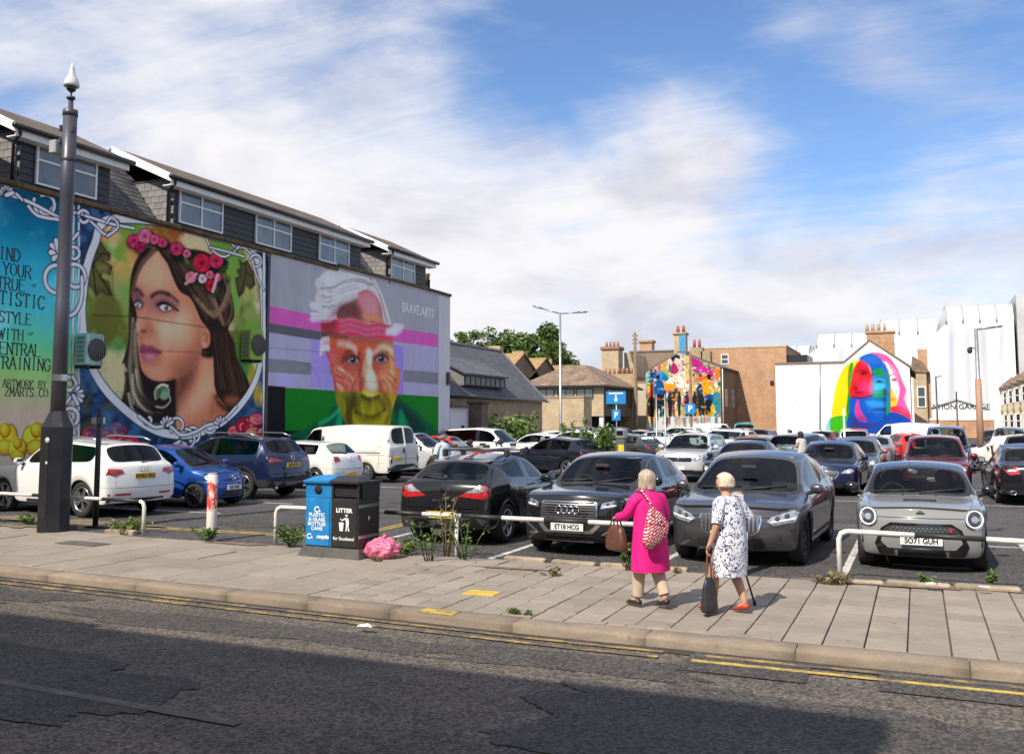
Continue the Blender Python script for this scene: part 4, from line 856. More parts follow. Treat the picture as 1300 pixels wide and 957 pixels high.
 F([(196,405),(216,402),(226,412),(222,430),(206,438),(196,424)],sk_l,1.3,.95);F([(222,400),(236,402),(240,420),(228,430),(220,416)],(226,182,152),1.0,.6)
 F([(180,462),(200,452),(220,452),(236,460),(222,484),(190,484)],(178,116,90),1.0,.9);F([(184,466),(196,462),(204,470),(194,478)],(208,150,120),.7,.9)
 F([(226,470),(246,456),(256,444),(250,466),(226,486)],(112,68,56),.7,.85)
 F([(168,364),(178,368),(182,386),(180,402),(172,404),(168,384)],(126,76,74),.5,.8)
 F([(180,374),(188,380),(186,402),(180,418),(174,420),(174,404),(180,392)],(206,152,122),.45,.8);F([(185,378),(193,380),(191,402),(190,420),(184,424),(186,400)],(160,100,80),.6,.7)
 F([(170,414),(176,410),(182,416),(179,424),(172,424)],(214,160,134),.25,.9);F([(180,412),(188,410),(192,420),(188,426),(180,424)],(176,108,86),.35,.9)
 c.dot(181.5,420.5,3.2,1.8,(70,34,32),.12);c.dot(173.5,424.5,2,1.3,(104,56,48),.12);F([(176,426),(181,426),(180,436),(177,436)],(150,90,74),.25,.7);c.line([(191,418),(195,426),(198,436)],.12,(146,88,72),.25,.7,clip=fm)
 c.fill([(177.5,440),(182,437),(187,439),(191,438.5),(199,443),(204,447),(197,449),(186,447),(178.5,446)],(120,50,78),.10);c.fill([(178.5,448),(188,448),(204,447.5),(199,453),(192,458),(184,458),(179.5,454)],(176,86,118),.12)
 c.line([(178,446.5),(188,447.5),(204,447.2)],.07,(62,22,40),.05);c.dot(191,453,5,2,(216,140,164),.2,.9);c.dot(187,441.5,5,1.2,(166,92,118),.15,.8);c.line([(183,460),(192,461),(200,456)],.12,(128,76,64),.3,.8)
 F([(194,379),(204,374),(216,377),(226,388),(222,394),(208,396),(198,394),(193,386)],(112,66,84),.5,.95);c.fill([(200,387),(206,383),(214,385),(223,393),(215,394),(208,396),(203,393)],(52,24,42),.18)
 c.fill([(203,389.5),(208,387),(214,389),(217,392),(211,395),(206,394)],(206,200,196),.05);c.dot(211,391,3.0,3.6,(70,94,62));c.dot(211,391,1.5,1.8,(16,16,16));c.dot(210.2,389.6,.7,.8,(236,236,230))
 c.line([(199,388),(206,384.5),(214,386.5),(226,394.5)],.11,(22,12,20));c.line([(203,393),(208,396),(216,394.5)],.06,(96,48,60));c.line([(201,399),(209,400.5),(218,398)],.2,(178,116,98),.25,.8,clip=fm)
 c.line([(192.5,376.5),(197,373),(204,371.2),(214,373.8)],.20,(38,24,24),.06);c.line([(212,373.2),(219,377),(225.5,383)],.12,(52,32,30),.06)
 F([(168,369),(176,370),(181,378),(180,386),(172,384)],(100,60,80),.35,.9);c.fill([(169,384),(175,381),(181,385),(180,390),(172,391)],(40,22,34),.12);c.fill([(171,387),(175,384),(179,387),(176,390.5)],(196,194,190),.05);c.dot(174.6,387.2,1.9,3,(96,116,92));c.dot(174.6,387.2,.9,1.6,(18,18,18));c.dot(174.2,386,.6,.8,(240,240,236))
 c.line([(169,367.5),(175,368.2),(180.5,374.5)],.15,(38,24,24),.06)
 c.fill([(256,420),(262,418),(266,424),(265.5,436),(260,441),(255.5,436)],(194,128,100),.1);c.line([(259,423),(263,427),(261,437)],.12,(140,80,64),.1);c.dot(259.5,437.5,2.6,2.6,(214,156,126),.1)
# --- hair over the face and strands
 c.fill([(201,318),(212,316),(226,322),(240,342),(250,360),(256,380),(268,402),(266,418),(258,408),(250,393),(241,378),(228,370),(219,352),(212,335)],H1,.05)
 def strands(p0,p1,n,w,cols,seed,wob=2.):
  r=random.Random(seed);P0=np.array(p0,float);P1=np.array(p1,float)
  for i in range(n):
   t=(i+.5)/n;P=P0*(1-t)+P1*t+np.array([[r.gauss(0,wob*.4),r.gauss(0,wob*.3)]for _ in p0]);c.line(P,w*r.uniform(.5,1.4),cols[r.randrange(len(cols))],.05,r.uniform(.5,.95),clip=om)
 strands([(205,319),(216,330),(226,352),(240,366),(250,384),(260,404)],[(218,318),(236,332),(248,352),(258,366),(270,384),(286,404)],14,.10,[H2,H3,(104,78,60),H1],1)
 strands([(250,350),(258,376),(270,396),(282,412)],[(284,345),(292,372),(294,394),(290,412)],14,.11,[H2,H3,(150,120,96),H1],2)
 for k in range(6):c.line([(246+k*2,376+k*2),(262+k*2,394+k*1.5),(280+k,396-k*3),(292,380-k*5)],.12,[H3,H2,(150,122,98)][k%3],.06,.85,clip=om)
 strands([(270,424),(274,450),(276,478),(282,506)],[(294,424),(298,450),(308,476),(312,504)],18,.12,[H2,(64,46,38),(98,70,52),(30,22,20)],3)
 strands([(191,318),(178,336),(170,360),(166,380)],[(200,316),(184,330),(173,350),(168,368)],6,.10,[H2,H3],4)
 strands([(166,400),(165,432),(160,462),(158,506)],[(173,420),(174,448),(176,480),(196,526)],14,.13,[H2,(70,60,50),(150,140,118),(28,22,20)],5)
 for q in([(172,470),(178,496),(196,514),(212,514)],[(163,500),(168,520),(176,528)],[(160,470),(154,462)],[(168,476),(170,500),(184,520),(204,524)]):c.line(q,.11,(178,172,146),.04,.9)
 c.fill([(180,474),(192,483),(206,486),(222,482),(224,500),(222,532),(200,536),(186,520),(178,496)],(34,28,26),.2,.92,clip=om)
 for r0,wv,colr in((11,.10,(176,172,150)),(7.5,.16,(90,100,80))):c.line([(207+r0*(1-t*.1)*cos(2.6+t),499+r0*1.15*(1-t*.1)*sin(2.6+t))for t in np.linspace(0,6,14)],wv,colr,.04)
 c.dot(208,500,3.4,5,(112,164,122),.15);c.line([(200,492),(206,488),(213,490)],.09,(190,190,160));c.line([(212,498),(216,508),(208,517),(198,516)],.09,(150,146,126))
 for q in([(274,504),(284,498),(300,502),(312,500)],[(276,510),(288,520),(296,514)],[(284,500),(292,512),(306,510)]):c.line(q,.25,(46,30,26),.08);
 c.dot(294,508,8,5,(150,92,66),.25,.8)
# --- flower crown
 r=random.Random(5)
 for x,y,s in((170,306,9),(184,300,10),(178,314,7),(206,308,7),(224,314,7),(226,322,9),(238,322,6),(250,330,8),(256,334,12),(274,332,11),(240,352,8),(257,354,7),(266,350,8),(272,356,7),(268,364,8),(262,342,8),(196,306,7),(246,344,6)):
  c.dot(x+2,y+3,s*1.3,s*1.0,(26,30,24),.15)
 for i in range(16):a=r.uniform(0,6.3);x,y=r.choice([(248,340),(280,350),(230,326),(276,366),(190,312),(242,336)]);c.line([(x,y),(x+8*cos(a),y+7*sin(a)),(x+13*cos(a+.3),y+11*sin(a+.3))],.22,r.choice([(54,72,40),(98,104,50),(38,52,36)]),.05)
 for i,(x,y,s,col)in enumerate([(170,306,8,(176,50,92)),(184,300,9,(206,96,132)),(178,314,6,(150,30,70)),(206,308,6,(180,62,100)),(224,316,8,(170,52,88)),(237,322,5,(190,92,116)),(256,334,11,(176,32,62)),(274,331,9,(182,44,76)),(242,352,7,(222,110,118)),(257,354,5.5,(214,160,160)),(266,349,5,(206,96,112)),(268,363,7,(160,28,44)),(276,352,5,(196,60,88)),(196,304,6,(200,80,110))]):
  c.dot(x,y,s+.9,s*1.05+.9,(72,14,36));c.dot(x,y,s,s*1.05,col)
  for k in range(6):a=k*1.05+i;c.line([(x+s*.75*cos(a+t),y+s*.8*sin(a+t))for t in(0,.4,.8,1.2)],.05,tuple(min(255,int(v*1.28))for v in col)if k%2 else tuple(int(v*.6)for v in col),.03)
  c.dot(x,y,s*.3,s*.3,tuple(int(v*.6)for v in col),.05)
 for k in range(9):c.dot(236+k*1.6,360-k*1.5,2.2,2,(226,132,142));c.dot(270+k*.8,370-k*2.6,2.,1.8,(232,150,160))
# --- straight seams of the wall seen through the paint
 c.line([(118,400),(170,402),(264,416),(300,422)],.05,(60,46,40),.03,.8,smooth=False);c.line([(160,440),(200,445),(262,448)],.05,(120,80,66),.04,.7,smooth=False);c.line([(143,345),(143,398)],.05,(70,96,50),.03,.8,smooth=False)
# --- white ring, frame bars, curls
 WH,BK=(200,197,212),(26,26,40)
 c.line(oval,.52,BK,closed=True);c.line(oval,.40,WH,closed=True)
 top=lambda x:223.8+x*.2665+5
 c.fill([(-300,top(-300)-9),(0,top(0)-8),(337,top(337)-4),(337,top(337)+3),(0,top(0)+3),(-300,top(-300)+3)],WH,smooth=False)
 c.line([(-300,top(-300)+4),(337,top(337)+4)],.05,BK,smooth=False)
 for x in(93,100):c.line([(x,262),(x-.4,575)],.16,BK,smooth=False);c.line([(x,262),(x-.4,575)],.10,WH,smooth=False)
 c.fill([(333.5,318),(336.5,319),(337,570),(333.5,570)],WH,smooth=False);c.line([(333,318),(333,570)],.06,BK,smooth=False)
 def curl(x,y,r,a0,a1,w=.13,sq=1.15,k=.35):c.oline([(x+r*(1-k*t)*cos(a0+(a1-a0)*t),y+r*sq*(1-k*t)*sin(a0+(a1-a0)*t))for t in np.linspace(0,1,14)],w,WH,BK)
 curl(54,256,17,-2.4,3.4);curl(58,262,13,-2,2.6);c.oline([(0,246),(20,250),(44,260),(74,276)],.13,WH,BK);c.oline([(36,262),(48,274),(74,279)],.13,WH,BK);c.oline([(13,244),(20,246),(28,254)],.11,WH,BK)
 for a in np.linspace(-2.6,-.3,6):c.oline([(8,248),(8+8*cos(a),248+10*sin(a))],.16,WH,BK,False)
 c.oline([(90,270),(104,272),(118,284),(134,298),(145,290),(150,282),(140,278)],.12,WH,BK);curl(106,276,8,-2.6,2.6);c.oline([(108,274),(140,284),(170,290)],.12,WH,BK);c.oline([(135,284),(142,276),(150,288),(136,300)],.10,WH,BK)
 curl(95,352,16,-3.2,2.2,.16);curl(72,352,18,1.2,5.6,.16);curl(94,322,8,-3,3);c.oline([(84,312),(92,304),(99,296)],.12,WH,BK)
 for a in np.linspace(2.2,4.4,4):c.oline([(74,318),(74+10*cos(a),318+13*sin(a))],.22,WH,BK,False)
 c.oline([(86,402),(96,396),(103,380),(104,352)],.16,WH,BK)
 curl(88,488,9,-3.4,2.4,.16);curl(90,530,11,-2.6,3,.16);c.oline([(92,478),(97,490),(88,506),(80,520),(90,534),(94,550)],.14,WH,BK);curl(82,546,9,-1,3.6)
 for a in np.linspace(-1.0,1.1,5):c.oline([(93,502),(93+12*cos(a),502+12*sin(a))],.16,WH,BK,False)
 c.oline([(262,304),(270,318),(284,326),(296,320),(308,314),(318,322),(326,326)],.11,WH,BK);c.oline([(266,314),(290,320),(310,326)],.10,WH,BK);curl(325,332,8,-2.8,2.4);c.oline([(320,330),(324,346),(330,360),(335,368)],.12,WH,BK)
 for a in np.linspace(-2.4,-.6,4):c.oline([(300,316),(300+7*cos(a),316+8*sin(a))],.13,WH,BK,False)
 for x,y,r,a0,a1 in((188,533,5,2.8,-1.2),(225,540,10,2.4,7.0),(245,553,10,-2.6,2.2),(236,558,12,-1.6,3.2),(265,540,9,.6,3.6)):curl(x,y,r,a0,a1,.13)
 c.oline([(176,528),(196,542),(214,540),(230,552),(248,548),(262,540),(282,534),(300,516)],.15,WH,BK)
 for bx,by in((212,540),(228,560),(280,540)):
  for a in np.linspace(-2.7,-.5,5)if by!=560 else np.linspace(.4,2.7,5):c.oline([(bx,by),(bx+8*cos(a),by+10*sin(a))],.15,WH,BK,False)
 return c
def to_wall(off):return lambda a,z:np.stack([np.full_like(a,WX0+off)+20.7,a-24,z],-1)
def seat(o):o.parent=bld;return o
cv=paint_lady();cv.build('portrait_mural',bld,to_wall(.006),gain=2.15)
def paint_man():
 c=Canvas(26.46,YP,.1,7.93,26,44,wallmap)
 c.C[:]=lin((150,149,156));n=c.noise(.5,8)
 c.C*=(.92+.16*n)[...,None]
 G,LI,GB=(150,147,160),(155,151,174),(122,122,128)
 q=lambda pts,col,**k:c.fill(pts,col,smooth=False,**k)
 q([(336,411),(440,426),(556,441),(556,506),(336,497)],LI)
 q([(336,456),(430,463),(556,473),(556,488),(430,478),(336,472)],GB);q([(336,387),(380,396.5),(556,424.5),(556,441),(380,416.5),(336,409)],(186,92,160))
 q([(336,409),(380,416.5),(440,426),(440,438),(380,428),(336,421)],(92,92,98));q([(395,430),(416,433),(420,493),(395,491)],(150,134,206));q([(496,437),(512,440),(512,501),(496,499)],(146,126,200));q([(352,474),(372,475),(372,492),(352,491)],(160,150,196));q([(404,474),(425,476),(425,494),(404,493)],(150,138,204))
 q([(336,490.5),(557,503.5),(557,600),(336,600)],(22,116,34));q([(336,489),(362,491),(362,600),(336,600)],(26,24,32));q([(336,546),(557,549),(557,600),(336,600)],(22,30,26))
 g=np.clip((c.noise(.7,9)-.45)/.2,0,.4)
 c.fill([(430,516),(416,528),(396,540),(370,556),(470,560),(560,556),(552,545),(532,525),(510,508),(500,505),(494,540)],(12,92,62),.1);c.fill([(500,508),(512,514),(530,530),(540,548),(516,546),(504,530)],(20,62,54),.3);c.fill([(508,520),(516,534),(520,548),(506,548)],(18,140,90),.25);c.fill([(430,518),(434,530),(432,545),(424,545),(428,530)],(24,150,104),.15);c.line([(405,538),(420,530),(430,520)],.15,(40,176,120),.1)
 c.fill([(409,400),(430,384),(455,370),(478,372),(486,392),(497,414),(499,440),(502,464),(508,471),(505,497),(497,523),(494,540),(480,558),(452,556),(438,535),(429,514),(425,496),(420,466),(412,444),(408,425)],(196,98,72),.05)
 hm=c.mask([(409,400),(430,384),(455,370),(478,372),(486,392),(497,414),(499,440),(502,464),(508,471),(505,497),(497,523),(494,540),(480,558),(452,556),(438,535),(429,514),(425,496),(420,466),(412,444),(408,425)])
 F=lambda p,col,soft=.3,a=1.:c.fill(p,col,soft,a,True,hm)
 S=lambda p,col,a=1.:c.fill(p,col,0,a,False,hm)
 L=lambda p,w,col,soft=.08,a=1.:c.line(p,w,col,soft,a,True,hm)
 S([(400,360),(500,360),(500,414),(400,399)],(142,88,82));F([(455,372),(474,372),(482,392),(478,404),(462,402),(452,386)],(206,132,142),.5);F([(432,386),(452,384),(458,402),(432,402)],(108,66,62),.5);F([(462,398),(480,400),(484,408),(466,408)],(196,138,100),.3);S([(471,407),(495,411),(495,416),(471,412)],(110,76,60))
 S([(405,401),(500,416),(500,431),(438,425),(405,420)],(212,70,104));F([(408,403),(426,404),(424,424),(408,422)],(150,54,60),.4)
 for k in range(6):y=407+k*3.4;L([(432,y+2),(444,y-1),(456,y+2),(468,y+5),(480,y+3),(494,y+6)],.10,(150,34,76)if k%2 else(240,130,150),.12,.9)
 S([(400,420),(440,426),(500,433),(500,441),(440,434),(400,429)],(150,96,88));F([(410,421),(438,426),(438,433),(410,429)],(92,66,66),.2)
 S([(400,429),(440,434),(500,441),(512,502),(425,496),(400,470)],(200,112,90));F([(418,430),(446,434),(450,446),(436,452),(420,450)],(206,88,62),.35);F([(452,436),(478,438),(474,452),(456,452)],(204,84,56),.35);F([(482,440),(502,442),(502,470),(490,470),(482,452)],(208,160,104),.4)
 F([(414,444),(424,448),(424,480),(418,470)],(220,96,100),.3);F([(424,464),(446,470),(452,486),(440,496),(426,490)],(206,112,92),.4);F([(484,470),(508,472),(504,496),(486,494)],(226,150,108),.4)
 F([(462,448),(470,448),(474,470),(480,490),(476,498),(462,498),(460,480)],(228,150,116),.3);F([(466,470),(474,472),(478,490),(472,494),(466,488)],(246,206,180),.3);F([(456,478),(462,480),(461,500),(456,500)],(140,76,66),.25,.9);F([(480,480),(486,486),(486,500),(481,498)],(150,86,70),.25,.9)
 gm=np.clip((np.interp(c.A,*zip(*sorted([(wallmap(336,490.5)[0],wallmap(336,490.5)[1]),(wallmap(557,503.5)[0],wallmap(557,503.5)[1])])))-c.Z)*30+.5,0,1)*hm
 c.C=c.C*(1-gm[...,None])+lin((150,146,26))*gm[...,None]
 Gf=lambda p,col,soft=.3,a=1.:c.fill(p,col,soft,a,True,gm)
 Gf([(425,496),(440,498),(440,530),(436,540),(428,515)],(132,130,34));Gf([(436,505),(452,500),(452,540),(440,545)],(96,84,22),.4);Gf([(484,500),(506,500),(496,540),(486,540)],(168,150,40),.4);Gf([(452,506),(462,500),(480,502),(490,512),(486,520),(466,516),(452,522)],(92,80,30),.4);Gf([(458,508),(466,512),(464,520),(456,520)],(140,140,24),.3);Gf([(476,508),(484,514),(480,522),(472,520)],(146,146,26),.3)
 Gf([(450,530),(486,528),(484,545),(456,545)],(168,164,20),.4);c.line([(450,522),(458,526),(470,529),(480,526),(489,519)],.16,(52,38,24),.08);c.line([(456,530),(470,533),(484,528)],.2,(96,84,26),.2)
 c.line([(450,500),(448,512),(443,524),(445,536)],.22,(60,52,22),.2,.9);c.line([(488,500),(494,512),(494,526),(490,536)],.22,(64,56,24),.2,.9);c.line([(459,502),(465,505),(472,503),(480,503)],.16,(44,38,18),.1);c.dot(463,503,2.2,1.4,(20,20,12),.05);c.dot(476,504,2.2,1.4,(20,20,12),.05);c.fill([(460,496),(470,498),(480,499),(474,503),(464,502)],(196,190,24),.15)
 F([(408,440),(414,444),(422,470),(428,496),(424,498),(414,470)],(120,52,56),.25,.8);F([(500,442),(508,470),(505,497),(498,492),(501,466)],(176,104,70),.3,.8)
 for q,w in(([(427,470),(438,474),(446,484)],.09),([(426,476),(436,481),(444,491)],.08),([(428,484),(436,489),(440,496)],.08),([(492,474),(498,478),(503,484)],.08),([(490,480),(496,485),(500,492)],.08),([(432,452),(426,458),(422,466)],.08),([(434,456),(428,462)],.07),([(496,452),(500,458)],.07),([(452,482),(448,490),(446,498)],.12),([(486,482),(491,490),(492,498)],.12),([(458,470),(455,478)],.1)):L(q,w,(112,52,48),.06,.85)
 for q in([(430,468),(440,472),(448,482)],[(494,470),(500,475)],[(466,500),(474,501)],[(440,440),(452,441)],[(428,488),(434,494)]):L(q,.12,(244,190,160),.1,.7)
 for k in range(9):Gf([(436+k*6,508+(k%3)*6),(438+k*6,516+(k%3)*6),(436.6+k*6,524+(k%3)*5)],(104,94,30)if k%2 else(176,172,40),.2,.6)
 for ex,ey,s in((447.5,457,1),(483.5,455.5,1)):
  F([(ex-13,ey-6),(ex-4,ey-12),(ex+8,ey-9),(ex+12,ey+2),(ex+2,ey+8),(ex-10,ey+6)],(150,70,60),.35,.8);L([(ex-14,ey+2),(ex-9,ey-8),(ex,ey-12),(ex+9,ey-8)],.16,(86,40,34),.12,.9);L([(ex-12,ey+3),(ex-6,ey-5),(ex+1,ey-7),(ex+9,ey-2)],.10,(90,44,40),.08)
  c.fill([(ex-8,ey+1),(ex-3,ey-4),(ex+4,ey-4),(ex+9,ey+1),(ex+3,ey+5),(ex-4,ey+5)],(168,130,128),.08,clip=hm);c.dot(ex+.5,ey,4,4.6,(56,78,86),.04,clip=hm);c.dot(ex+.5,ey,2,2.4,(14,16,20),clip=hm);c.dot(ex-.6,ey-1.6,.9,.9,(240,240,240))
  L([(ex-8,ey+1),(ex-3,ey-4),(ex+4,ey-4),(ex+9,ey+1)],.12,(36,22,26),.05);L([(ex-7,ey+3),(ex,ey+6),(ex+8,ey+4)],.08,(136,66,70));L([(ex-10,ey+8),(ex,ey+13),(ex+10,ey+9)],.12,(140,72,60),.15,.9);L([(ex-9,ey+13),(ex+2,ey+19),(ex+11,ey+14)],.12,(156,84,66),.15,.8)
 for i in range(5):L([(430+i*2.5,462+i*7),(437+i*1.5,468+i*6),(441+i,478+i*5)],.07,(240,176,156)if i%2 else(150,70,66),.05,.8)
 L([(462,450),(459,460),(456,470)],.2,(136,62,48),.15);L([(470,452),(474,462),(478,474)],.16,(160,84,60),.15);F([(466,444),(472,446),(471,462),(467,462)],(250,212,190),.2)
 L([(430,436),(444,438),(452,446)],.22,(240,200,180),.15,.8);L([(474,448),(486,441),(498,446)],.2,(236,206,176),.15,.8)
 hair=[(400,358),(408,349),(415,343.5),(430,342.5),(452,346.5),(470,352),(479,361),(486,378),(492,396),(496,411),(487,408.5),(484,390),(476,374),(464,366.5),(455,371),(452,380),(433,388),(427,397),(414,401),(404,394),(400,380),(402,368)]
 c.fill(hair,(190,184,184),.12);r=random.Random(3)
 for i in range(70):
  t=i/70;x0=464-8*t+r.gauss(0,2);y0=352+16*t+r.gauss(0,1.2)
  c.line([(x0+14*(1-t),y0+6-6*t),(x0-6,y0-6*(1-t)+1),(x0-22,y0-4*(1-t)+7*t),(x0-40+8*t,y0+3+13*t),(x0-57+15*t,y0+1+19*t+r.gauss(0,2))],r.uniform(.05,.13),r.choice([(226,222,216),(150,140,150),(204,198,196),(236,232,226),(120,110,118)]),.05,r.uniform(.4,.9))
 for i in range(26):
  t=r.random();c.line([(468+t*6,352+t*4),(478+t*5,366+t*6),(484+t*6,384+t*8),(489+t*7,408+t*3)],r.uniform(.05,.11),r.choice([(232,228,214),(196,186,176),(150,142,140)]),.05,.7)
 for i in range(24):y=386+r.random()*22;c.line([(428-r.random()*6,y-2),(414,y+r.gauss(0,2)),(398-r.random()*6,y-2+r.gauss(0,3))],.07,(220,190,206)if y>398 else(206,202,206),.06,.7)
 for i in range(20):x=496+r.random()*10;c.line([(x-6,418+r.random()*6),(x,416+r.random()*8),(x+5,412+r.random()*6)],.12,(232,190,220),.12,.6)
 for i in range(14):y=428+r.random()*18;c.line([(417,y),(410,y+1),(407,y+5)],.10,(200,196,196),.08,.7)
 c.fill([(430,388),(440,385),(452,380),(446,392),(432,398),(418,402)],(110,74,72),.4,.8)
 c.line([(336,441),(425,448)],.04,(110,106,120),.03,.8,smooth=False);c.line([(340,456),(372,458),(392,464),(402,474),(406,490)],.04,(90,88,96),.03,.8);c.line([(425,483),(505,486)],.04,(150,100,90),.03,.7,smooth=False);c.line([(412,446),(438,450)],.04,(130,60,50),.03,.7,smooth=False)
 for i in range(5):c.line([(409+i*3.3,388+sin(i)*2),(411+i*3.3,391-sin(i*2)*2),(412+i*3.3,388)],.045,(40,36,44))
 return c
cv=paint_man();cv.build('portrait_mural',bld,to_wall(.006),gain=2.0)
def affine_map(X0,par):
 pass
def gable_canvas(Yw,org,a0,a1,z0,z1,d):
 def mp(px,py):v=on_y(px,py,Yw);return(v.x,v.z)
 return Canvas(a0,a1,z0,z1,d,d,mp)
def paint_rainbow():
 c=gable_canvas(RY,wb,rx0+.03,rx1-.03,.1,rza-.05,16);c.C[:]=lin((232,230,227));K=5.983
 T=lambda pts:[(1000+x/K,400+y/K)for x,y in pts]
 f=lambda pts,col,soft=0.,a=1.,**k:c.fill(T(pts),col,soft,a,**k)
 f([(290,900),(300,820),(335,775),(345,900)],(150,200,232));f([(500,360),(560,310),(620,292),(560,350),(520,370)],(150,210,240))
 f([(340,780),(348,640),(372,520),(420,410),(480,358),(540,345),(500,440),(480,600),(460,780)],(246,212,20));f([(332,780),(460,765),(490,830),(430,895),(350,930),(325,880)],(70,180,30));f([(470,380),(500,370),(490,480),(478,620),(490,760),(500,830),(455,800),(445,700),(460,560)],(60,170,40))
 f([(620,290),(700,288),(770,320),(830,400),(870,500),(900,575),(882,640),(925,730),(942,812),(860,770),(770,720),(820,690),(850,570),(832,450),(775,370),(715,345)],(226,92,160))
 f([(730,370),(790,385),(830,450),(848,560),(830,660),(785,600),(760,470)],(240,226,232));
 f([(545,335),(600,297),(660,300),(720,350),(765,430),(780,560),(785,680),(770,800),(700,840),(560,840),(478,780),(478,620),(600,600),(640,480),(615,380)],(20,96,190))
 f([(545,345),(505,400),(482,500),(474,610),(560,622),(640,605),(648,490),(615,385),(580,348)],(222,32,44));f([(540,520),(600,500),(645,520),(636,600),(560,606)],(226,40,110),.3)
 f([(640,420),(720,400),(765,440),(770,480),(700,470),(660,450)],(20,150,70),.15);f([(650,470),(740,480),(750,540),(700,570),(650,560)],(70,180,220),.2);f([(650,580),(740,570),(745,620),(660,630)],(20,150,90),.2);f([(600,650),(740,660),(730,710),(620,690)],(50,150,220),.2)
 f([(740,440),(772,470),(786,600),(782,800),(750,800),(755,620)],(40,160,50));f([(785,560),(812,600),(830,640),(822,692),(786,712)],(246,206,24));f([(780,700),(850,690),(925,740),(942,815),(860,760),(790,735)],(226,60,90))
 f([(480,735),(540,800),(640,815),(720,790),(780,738),(860,752),(940,805),(945,900),(480,880)],(24,84,176));f([(534,640),(552,720),(600,790),(590,812),(530,790),(510,720)],(226,70,150));f([(500,780),(560,830),(700,830),(500,880)],(70,60,130),.2)
 for q,w,col in(([(515,430),(560,418),(605,432)],.16,(110,16,40)),([(540,445),(575,452),(605,446)],.12,(120,20,60)),([(500,520),(520,555),(515,580)],.12,(140,20,50)),([(520,590),(570,584),(610,592)],.12,(130,16,60)),([(660,480),(700,470),(735,482)],.12,(10,70,140)),([(670,515),(700,508),(730,516)],.10,(10,60,130)),([(640,715),(690,722),(735,712)],.10,(10,40,110)),([(780,460),(800,448),(826,456)],.12,(200,40,120)),([(790,492),(812,484),(832,494)],.14,(206,60,140)),([(810,560),(830,575),(815,600)],.06,(226,130,170)),([(470,390),(460,500),(468,620),(455,720),(480,810)],.10,(20,90,40)),([(640,440),(648,540),(640,610)],.06,(40,60,140)),([(735,560),(738,790)],.12,(20,40,80)),([(480,620),(560,628),(640,610)],.2,(90,20,90))):c.line(T(q),w,col,.04)
 for x,y,rx,ry,col,so,al in((572,438,26,9,(96,10,40),.25,.9),(572,440,9,7,(50,6,30),.1,.9),(512,556,14,9,(120,12,44),.25,.8),(548,592,34,7,(126,10,48),.25,.9),(600,540,26,40,(236,90,130),.6,.6),(520,470,14,40,(240,80,84),.6,.6),(694,502,30,10,(8,60,120),.25,.9),(694,504,9,8,(6,30,70),.1,.9),(668,560,24,34,(110,206,232),.6,.6),(752,592,12,12,(10,70,60),.25,.8),(690,716,44,9,(8,44,120),.3,.9),(690,735,34,8,(60,140,220),.3,.7),(640,680,26,40,(70,160,226),.6,.5),(812,492,20,8,(190,50,130),.2,.9),(812,494,7,6,(120,20,80),.1,.9),(796,640,18,7,(214,60,120),.25,.9),(780,572,8,12,(226,140,176),.3,.8),(880,640,22,90,(236,120,180),.6,.6),(640,340,60,30,(60,130,210),.6,.7),(560,790,60,30,(20,60,140),.6,.7)):c.dot(*T([(x,y)])[0],rx/K,ry/K,col,so,al)
 for k in range(12):c.line(T([(640+k*9,300+k*6),(700+k*7,360+k*14),(735+k*4,460+k*26)]),.05,(16,70,160)if k%2 else(70,140,220),.05,.7);c.line(T([(700+k*12,300+k*9),(800+k*7,400+k*20),(860+k*5,560+k*18)]),.05,(206,60,136)if k%2 else(244,150,200),.05,.7)
 c.line(T([(0,640),(240,638)]),.04,(206,204,200),.02,smooth=False);c.line(T([(50,655),(95,660)]),.03,(150,150,150))
 def ins(A,Z):
  top=np.interp(A,[rx0,rxg,rxa,rx1],[rzp,rzp,rza,rze]);return Z<top-.02
 c.build('portrait_mural',wb,lambda a,z:np.stack([a-rxa,np.full_like(a,-.008),z],-1),ins,.97)
paint_rainbow()
